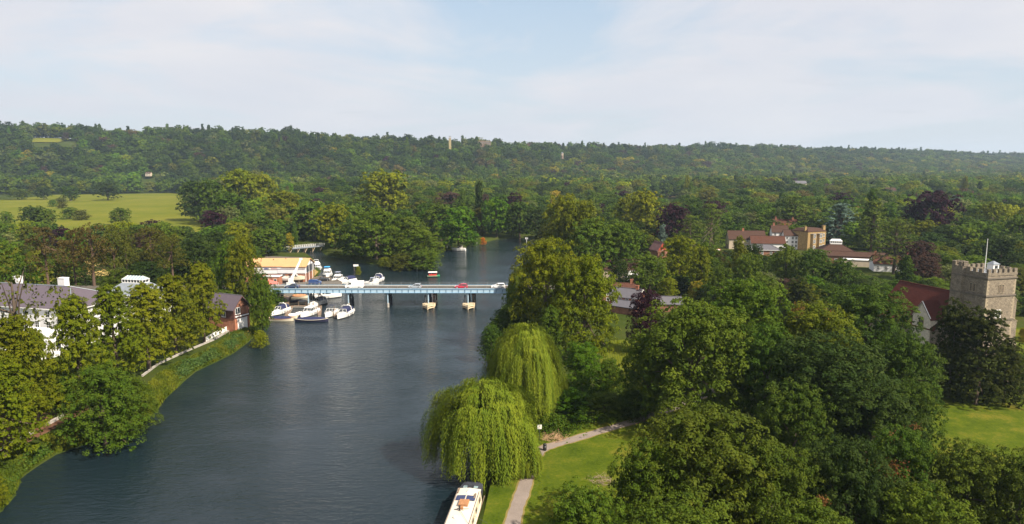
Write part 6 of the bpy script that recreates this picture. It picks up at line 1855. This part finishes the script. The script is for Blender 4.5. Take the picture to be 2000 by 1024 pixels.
# nearest row, on the pontoon in front of the bridge
cruiser('white motor cruiser with navy canopy, bow to the grassy bank, nearest the small lawn', 546, 613, 8.6, 3.1, -106, M_NAVY, 'canopy')
cruiser('white cabin cruiser with squared wheelhouse moored between two long covered boats', 603, 616, 9.2, 3.4, -104, None, 'cabin', arch=False)
cruiser('white motor boat under a small black sunshade beside the largest cruiser of the nearest row', 645, 617, 8.0, 3.0, -96, M_BLK, 'bimini', arch=False)
cruiser('largest white sports cruiser at the open-river end of the nearest row', 672, 618, 10.2, 3.7, -98, M_NAVY, 'canopy')
covered('long dark blue covered launch lying across the bows of the nearest row', 609, 628, 9.8, 2.2, 1, M_HULLN, M_NAVY)
covered('cream slipper launch under a navy cover, tied next to the grassy bank', 549, 626.5, 7.6, 2.0, -3, M_GELC, M_NAVY)
covered('small white dinghy standing between the two nearest cabin cruisers', 583, 618, 4.2, 1.6, 65, M_GEL, M_GEL, name='dinghy')
covered('small pale dinghy tied to the pontoon beside the grassy bank', 572, 621, 3.0, 1.4, 10, M_GELC, M_GEL, name='dinghy')
# under and just before the bridge
covered('brown varnished launch with cream hull close under the bridge girder', 585, 582, 5.6, 2.1, 4, M_GELC, M_TEAK)
covered('open grey boat with dark cover moored by the brown varnished launch', 575, 594, 6.6, 2.3, -140, M_GELC, M_BLK)
cruiser('small grey-topped cruiser moored under the bridge between two piers', 621, 596, 7.2, 2.6, -115, M_GREYC, 'canopy')
cruiser('cream cabin boat lying under the bridge beside the land pier', 613, 579, 6.8, 2.6, 175, None, 'cabin', arch=False)
cruiser('long white flybridge cruiser lying under the bridge with tyres along its side', 640, 582, 9.5, 3.3, 20, None, 'fly')
covered('small cream tender tied at the landing under the bridge', 592, 594, 3.2, 1.5, 20, M_GELC, M_GEL, name='dinghy')
# beyond the bridge
cruiser('white flybridge cruiser moored farthest back beside the boat shed', 620, 526, 10.5, 3.5, -60, None, 'fly')
cruiser('white flybridge cruiser with bright blue sunshade by the yard quay', 639, 540, 9.6, 3.6, -80, M_SKYB, 'fly')
cruiser('cream-topped white cruiser between the blue-shaded cruiser and the navy-covered boat', 658, 551, 8.0, 3.0, -105, M_GREYC, 'fly', arch=False)
cruiser('white cruiser under a full navy cover just behind the delivery van', 678, 553, 8.2, 3.0, -125, M_NAVY, 'canopy', arch=False)
cruiser('white sports cruiser with arch, standing out alone beyond the delivery van', 737, 551, 8.8, 3.3, -100, M_NAVY, 'canopy')
cruiser('low white runabout with grey screen beside the lone sports cruiser', 724, 558, 6.2, 2.4, -170, M_GREYC, 'bimini', arch=False)
cruiser('white day boat half hidden behind the delivery van', 688, 562, 6.4, 2.4, 170, M_GREYC, 'open', arch=False)
cruiser('white cruiser moored at the island lawn beside the orange bush', 896, 490, 7.6, 2.9, 170, M_NAVY, 'bimini', group=None)
# boats ashore in the yard
for px, py, L, hd, lb, m in ((553, 553, 8.0, 172, 'white cruiser standing ashore under the crane', M_GEL), (578, 552, 6.8, 5, 'cream cruiser propped on a cradle beside the crane', M_GELC)):
    x, y = G(px, py)
    b = cruiser(lb, px, py, L, 2.6, hd, None, 'open', m, 'boats propped ashore in the yard', arch=False, fenders=False)
    b.location = (x, y, LAND + 1.0)
    q = MB()
    for t in (-.25, .2):
        for sg in (-1, 1): q.box(L*t - .12, L*t + .12, sg*.9 - .1, sg*.9 + .1, -1.0, .1)
        q.box(L*t - .14, L*t + .14, -1.1, 1.1, -1.0, -.8)
    q.build('cradle', M_TIMBER, b)
# little red and green launch
x, y = R(847, 541)
rl = empty('river_launch', (x, y, 0), math.radians(8), 'little launch with red cabin sides, white roof and green hull in mid river', 'launch')
MB().loft([[(a*1.0, b, c) for a, b, c in ring] for ring in hull_rings(5.2, 2.1, .55, .25, 10, -.3)]).build('hull', mat("green_hull", (0.03, 0.20, 0.09), .4, .1, 1), rl)
q = MB(); q.box(-2.0, 1.2, -.85, .85, .7, 1.25); q.build('cabin', mat("red_cabin", (0.45, 0.03, 0.02), .5, .1, 1), rl)
q = MB(); q.frustum((-2.3, 1.5, -1.05, 1.05, 1.98), (-2.1, 1.3, -.85, .85, 2.14)); q.build('roof', M_WPAINT, rl)
for k in range(4):
    for sg in (-1, 1):
        q = MB(); q.box(-1.95 + k*1.03, -1.83 + k*1.03, sg*.8 - .05, sg*.8 + .05, 1.251, 1.979); q.build('post', M_CRED, rl)
        if k < 3: q = MB(); q.box(-1.75 + k*1.03, -1.1 + k*1.03, sg*.8 - .02, sg*.8 + .02, 1.28, 1.9); q.build('pane', M_GLASS, rl)
q = MB(); q.tube((0, 1.08, .62), (0, -1.08, .62), .01, None, 4); q.box(-2.6, 1.6, -1.09, -1.03, .45, .58); q.box(-2.6, 1.6, 1.03, 1.09, .45, .58); q.build('rubbing_strake', M_GELC, rl)

# wide-beam boat nearest the camera
nbx, nby = -6.35, 81.6
nb = empty('wide_canal_boat', (nbx, nby, 0), math.radians(90 - 6.0), 'long cream wide-beam canal boat with solar panels moored under the broad willow', 'canal boat')
def canal_boat():
    L, B = 19.0, 3.7
    MB().loft(hull_rings(L, B, 1.15, .18, 12, -.5, .97, 5.0, .02)).build('hull', M_GELC, nb)
    s = MB(); s.box(-L*.46, L*.37, -1.88, -1.80, .85, 1.0); s.box(-L*.46, L*.37, 1.80, 1.88, .85, 1.0); s.build('rubbing_strake', M_TIMBER, nb)
    M_ROOF = mat("cream_roof_paint", (0.55, 0.49, 0.42), .5, .05, .8)
    c = MB(); c.prism([(-1.72, 1.16), (1.72, 1.16), (1.52, 2.45), (0, 2.60), (-1.52, 2.45)], -L*.44, L*.29, 'x'); c.build('cabin', M_GELC, nb)
    t = MB(); t.prism([(-1.58, 2.47), (0, 2.625), (1.58, 2.47), (1.58, 2.53), (0, 2.69), (-1.58, 2.53)], -L*.445, L*.30, 'x'); t.build('roof', M_ROOF, nb)
    hr_ = MB()
    for sg in (-1, 1): hr_.tube((-L*.43, sg*1.46, 2.62), (L*.26, sg*1.46, 2.62), .035, None, 6)
    hr_.build('handrail', M_TIMBER, nb)
    for sg in (-1, 1):
        for k in range(5):
            x = 3.9 - k*2.7
            w = MB(); w.prism([(x - .42, 1.55), (x + .42, 1.55), (x + .42, 2.15), (x - .42, 2.15)], sg*1.64 - .03, sg*1.64 + .05, 'y'); wo = w.build('window', M_TIMBER, nb)
            g = MB(); g.prism([(x - .34, 1.62), (x + .34, 1.62), (x + .34, 2.08), (x - .34, 2.08)], sg*1.66 - .05, sg*1.66 + .052, 'y'); g.build('pane', M_GLASS, wo)
    # solar panels lying on the roof
    for sg in (-1, 1):
        p = MB(); p.add([(2.2, sg*.10, 2.74), (3.45, sg*.10, 2.74), (3.45, sg*1.25, 2.66), (2.2, sg*1.25, 2.66), (2.2, sg*.10, 2.78), (3.45, sg*.10, 2.78), (3.45, sg*1.25, 2.70), (2.2, sg*1.25, 2.70)], [(0, 3, 2, 1), (4, 5, 6, 7), (0, 1, 5, 4), (1, 2, 6, 5), (2, 3, 7, 6), (3, 0, 4, 7)])
        po = p.build('solar_panel', mat("solar_cells", (0.04, 0.05, 0.13), .25, .1, 4, coat=.5), nb)
        f = MB()
        for k in range(1, 4): f.box(2.2, 3.45, sg*(.1 + k*.288) - .012, sg*(.1 + k*.288) + .012, 2.782 - k*.02, 2.792 - k*.02)
        f.build('cell_line', M_CHROME, po)
    for k in range(5):
        d = MB(); d.box(.55, 2.0, -.62 + k*.25, -.62 + k*.25 + .23, 2.70, 2.95); d.build('hatch_slat', M_TEAK, nb)
    for x, w_ in ((3.6, .22), (4.9, .2)):
        pl_ = MB(); pl_.box(x - .75, x + .5, (-1.35 if x > 4 else 1.1)*-1 - w_/2, (-1.35 if x > 4 else 1.1)*-1 + w_/2, 2.62, 2.76); pl_.build('gang_plank', M_TIMBER, nb)
    ch_ = MB(); ch_.tube((-.5, .25, 2.66), (-.5, .25, 3.25), .10, .10, 8); ch_.tube((-.5, .25, 3.25), (-.5, .25, 3.32), .16, .16, 8); ch_.build('flue', M_BLACK, nb)
    w2 = MB(); w2.box(-.25, .1, -.15, .4, 2.68, 2.95); w2.build('roof_box', M_TEAK, nb)
    an_ = MB(); an_.tube((-.2, .9, 2.66), (-.2, -.9, 2.86), .03, None, 5); an_.build('boat_pole', M_TIMBER, nb)
    dm = MB(); dm.dome((-2.2, .45, 2.66), .32, .22, 12, 4); dm.build('roof_vent', M_WPAINT, nb, True)
    for x, y in ((-4.2, -.4), (4.6, 0.1)):
        dm = MB(); dm.dome((x, y, 2.66), .14, .12, 10, 3); dm.build('mushroom_vent', M_CHROME, nb, True)
    # dark canvas cockpit tent at the end under the willow
    tt = MB(); rings = []
    for k in range(6):
        x = L*.302 + 2.9*k/5; h = 2.35 - .25*k/5; b = 1.62 - .25*(k/5)**2
        rings.append([(x, b, 1.2), (x, b, h - .2), (x, b*.6, h), (x, -b*.6, h), (x, -b, h - .2), (x, -b, 1.2)])
    tt.loft(rings).build('cockpit_tent', M_BLK, nb)
    for sg in (-1, 1):
        g = MB(); g.add([(L*.31 + .35, sg*.72 - .28, 2.37), (L*.31 + .35, sg*.72 + .28, 2.37), (L*.31 + 1.1, sg*.72 + .28, 2.33), (L*.31 + 1.1, sg*.72 - .28, 2.33)], [(0, 1, 2, 3)]); g.build('tent_window', M_SKYGL, nb)
    bk = MB()
    for cx in (-.35, .35): bk.path([(L*.31 + .5 + .28*math.cos(a*math.pi/5), cx + .05*math.sin(a), 2.55 + .28*math.sin(a*math.pi/5)) for a in range(11)], [.035]*11, 4)
    bk.tube((L*.31 + .5, -.35, 2.55), (L*.31 + .55, .35, 2.75), .04, None, 5)
    tag(bk.build('bicycle', M_BLACK, None, loc=(nbx, nby, 0.02), rz=math.radians(84)), 'small black bicycle lying on the canvas end of the cream canal boat', 'bicycle')
    rp = MB(); rp.tube((-.4, .3, 2.9), (-.9, -3.4, 1.4), .02, None, 4); rp.tube((-.4, .3, 2.9), (-3.6, -1.4, 2.7), .02, None, 4); rp.build('rope', M_BLACK, nb)
canal_boat()

# ---------------------------------------------------------------- pontoons, posts, signs
def pontoon(pa, pb, w, label, n=None):
    a, b = Vector(pa), Vector(pb); L = (b - a).length; n = n or int(L / .6)
    r = empty('pontoon', (*a, 0), math.atan2((b-a).y, (b-a).x), label, 'pontoon')
    me = MB().box(0, L/n - .04, -w/2, w/2, .42, .5).mesh('plank', M_TIMBER)
    for k in range(n): obj('plank', me, r, (k*L/n, 0, 0))
    f = MB(); f.box(.1, L - .1, -w/2 + .05, w/2 - .05, .02, .418); f.build('float', M_CONC, r)
    for k in range(3):
        p = MB(); p.tube((L*(k+.5)/3, w/2 + .12, -1.3), (L*(k+.5)/3, w/2 + .12, 1.7), .11, .1, 7); p.build('post', M_TIMBER, r)
pontoon(R(560, 620), R(570, 600), 1.2, 'narrow pontoon beside the canopied cruiser and the small lawn')
pontoon(R(624, 619), R(626, 600), 1.0, 'narrow pontoon between the cabin cruiser and the sunshade boat')
pontoon(R(574, 600), R(618, 601), 1.2, 'pontoon running under the bridge among the covered boats')
pontoon(R(655, 621), R(657, 606), .9, 'short pontoon finger beside the largest sports cruiser')
lnd = empty('timber_quay', (0, 0, 0), 0, 'timber-faced landing at the corner of the small lawn under the bridge end', 'quay')
pts = [R(541, 594), R(556, 583), R(567, 588), R(563, 605)]
q = MB(); q.prism([(x, y) for x, y in pts], -1.3, LAND + .02, 'z'); q.build('deck', M_TIMBER, lnd)
for k in range(7):
    a = Vector(pts[2]).lerp(Vector(pts[3]), k/6); q = MB(); q.tube((*a, -1.3), (*a, LAND + .35), .13, .12, 6); q.build('pile', M_TIMBER, lnd)
def post(name, px, py, h, r_, m, label, top=None):
    x, y = R(px, py); q = MB(); q.tube((0, 0, -1.4), (0, 0, h), r_, r_*.9, 8)
    if top is None: return tag(q.build(name, m, None, loc=(x, y, 0)), label, 'post')
    r = empty(name, (x, y, 0), 0, label, 'post'); q.build('post', m, r); t = MB(); t.box(*top); t.build('board', M_WPAINT, r); return r
post('mooring_post', 814.5, 527, 3.0, .26, M_WPAINT, 'pale mooring post in the water at the tip of the wooded island')
post('mooring_post', 873.5, 489, 2.4, .24, M_WPAINT, 'pale post before the small island lawn, near the moored white cruiser')
post('channel_post', 931.5, 478, 3.4, .18, M_WPAINT, 'pale channel post beside the orange-leaved bush')
post('river_sign', 1028.5, 476, 3.6, .16, M_WPAINT, 'river post with small board near the far bend', (-.8, .8, -.08, .08, 2.6, 3.6))
# tiny islet with a white board
x, y = R(699, 530)
wb = empty('river_board', (x - .8, y, 0), 0, 'small white notice board on a tiny weedy islet behind the bridge', 'notice board')
q = MB(); q.box(-1.1, 1.1, -.06, .06, 2.1, 3.0); q.build('board', M_WPAINT, wb)
for s in (-.8, .8): q = MB(); q.tube((s, 0, -1.3), (s, 0, 2.1), .08, None, 6); q.build('post', M_TIMBER, wb)
T('bush', 700, 531, 520, 12, 'yel', 'tiny yellow-green bush on the islet below the white notice board', z0=0.0)
sheet('island_lawn', [R(848, 491), R(850, 486), R(886, 484), R(905, 484), R(905, 487.6), R(886, 490.5)], M_MOWN, .55)
ic = empty('crossing_poles', (*R(876, 487), .5), 0, 'two thin red poles on the small island lawn', 'pole')
for k, (dx, lean) in enumerate(((-1, .3), (1.2, -.2))):
    q = MB(); q.tube((dx, 0, 0), (dx + lean, 0, 3.2), .07, .05, 6); q.build('pole', mat("red_pole", (0.4, 0.05, 0.04), .6, .1, 1), ic)
# sign, bin and brushwood by the towpath
x, y = G(1053.5, 862)
sg_ = empty('path_sign', (x, y, LAND), math.radians(8), 'square white sign on a thin dark pole beside the willow and towpath', 'sign')
q = MB(); q.tube((0, 0, 0), (0, 0, 2.75), .04, None, 8); q.build('pole', M_DARK, sg_)
q = MB(); q.box(-.36, .36, -.07, -.045, 2.1, 2.82); bo = q.build('board', M_WPAINT, sg_)
q = MB(); q.box(-.30, .30, -.078, -.071, 2.16, 2.20); q.box(-.30, .30, -.078, -.071, 2.72, 2.76); q.build('board_border', mat("pale_green_print", (0.45, 0.55, 0.42), .6, .05, 1), bo)
q = MB(); q.tube((0, -.08, 2.48), (0, -.074, 2.48), .15, .15, 14); q.build('board_emblem', mat("pale_pink_print", (0.65, 0.5, 0.5), .6, .05, 1), bo)
x, y = G(1064, 880)
bn = empty('litter_bin', (x, y, LAND), 0, 'black cylindrical litter bin at the edge of the towpath', 'litter bin')
q = MB(); q.tube((0, 0, .03), (0, 0, .82), .29, .30, 16); q.build('body', M_BLACK, bn, True)
q = MB(); q.tube((0, 0, .98), (0, 0, 1.04), .31, .29, 16); q.dome((0, 0, 1.041), .28, .12, 16, 4); q.build('lid', M_BLACK, bn, True)
for k in range(4):
    a = k*math.pi/2 + .6; q = MB(); q.box(.27*math.cos(a) - .04, .27*math.cos(a) + .04, .27*math.sin(a) - .04, .27*math.sin(a) + .04, .82, .979); q.build('post', M_BLACK, bn)
q = MB(); q.tube((0, 0, 0), (0, 0, .029), .33, .33, 16); q.build('base', M_CONC, bn)
def brushwood(px, py, n, rad, label, m):
    x, y = G(px, py); mb = MB()
    for k in range(n):
        a = random.uniform(0, 6.28); r_ = rad*math.sqrt(random.random()); L = random.uniform(.6, 1.9); e = random.uniform(.05, .7); b = random.uniform(0, 6.28)
        p = Vector((r_*math.cos(a), r_*math.sin(a), random.uniform(0, .6*(1 - r_/rad) + .1)))
        mb.tube(p, p + Vector((math.cos(b)*L*.7, math.sin(b)*L*.7, e*L*.6)), random.uniform(.015, .04), .01, 4)
    return tag(mb.build('brushwood', m, None, loc=(x, y, LAND)), label, 'brushwood')
brushwood(1082, 856, 220, 1.9, 'heap of pale dead branches between the willow and the towpath', mat("dead_wood", (0.36, 0.23, 0.13), .9, .3, 2))
brushwood(1176, 940, 90, 1.6, 'dead grey branches sticking out of the nearest domed tree', mat("grey_dead_wood", (0.22, 0.17, 0.12), .9, .3, 2))
# russet shoots in the dark grove
def shoots(px, py, h0, w, n, tint_, label):
    """a spray of withered leaves on a bough; py is where it shows, h0 its height above the land"""
    x, y = G(px, py, LAND + h0)
    C = np.array([x, y, LAND + h0]) + RNG.normal(0, w*.33, (n, 3)) * np.array([1, 1, .9])
    root = min(ROOTS, key=lambda q: (q.location.x - x)**2 + (q.location.y - y)**2)
    me = leaf_mesh('withered_leaves', C, unit(rdir(n) + np.array([0, -.3, .6])), RNG.uniform(.16, .34, n), RNG.uniform(0, 1, n), .6)
    o = obj('withered_leaves', me, root); o['tint'] = tint_
    o.matrix_parent_inverse = Matrix.LocRotScale(root.location, root.rotation_euler, root.scale).inverted()
    tag(o, label)
for px, py, h0, w, n, t_, l in ((1560, 606, 17, 2.4, 260, (.17, .10, .02), 'light brown withered spray on top of the yellow-green maple'), (1612, 616, 16, 1.9, 260, (.21, .11, .025), 'orange-brown withered spray between the maple and the ash tree'),
        (1745, 862, 11, 1.6, 260, (.11, .05, .018), 'russet spray in the dark tree facing the bright meadow'), (1781, 838, 9, 1.5, 220, (.13, .065, .02), 'pale russet spray at the meadow edge of the grove'),
        (1742, 918, 11, 2.0, 380, (.12, .045, .016), 'largest rust-red spray low in the dark tree by the meadow'), (1703, 912, 11, 1.1, 160, (.17, .12, .02), 'yellow-brown spray beside the largest rust-red spray'),
        (1791, 926, 9, 1.2, 160, (.11, .042, .016), 'slim red spray in the deep green tree by the meadow'), (1605, 980, 11, .9, 120, (.13, .065, .02), 'small russet spray in the tree at the bottom edge'),
        (1684, 785, 13, 1.2, 160, (.10, .06, .02), 'dull reddish spray in the middle of the dark maple')):
    shoots(px, py, h0, w, int(n * 1.8), t_, l)

# ---------------------------------------------------------------- air
hz_m, hz_t = new_mat("haze")
ho = hz_t.nodes.new('ShaderNodeOutputMaterial'); hv = hz_t.nodes.new('ShaderNodeVolumePrincipled')
hv.inputs['Color'].default_value = (0.62, 0.80, 1.0, 1)
hv.inputs['Density'].default_value = 0.00008
hv.inputs['Anisotropy'].default_value = 0.2
hz_t.links.new(hv.outputs[0], ho.inputs['Volume'])
hb_ = MB(); hb_.box(-4500, 4500, -200, 4600, -2.6, 175)
tag(hb_.build('haze', hz_m), kind='stuff')
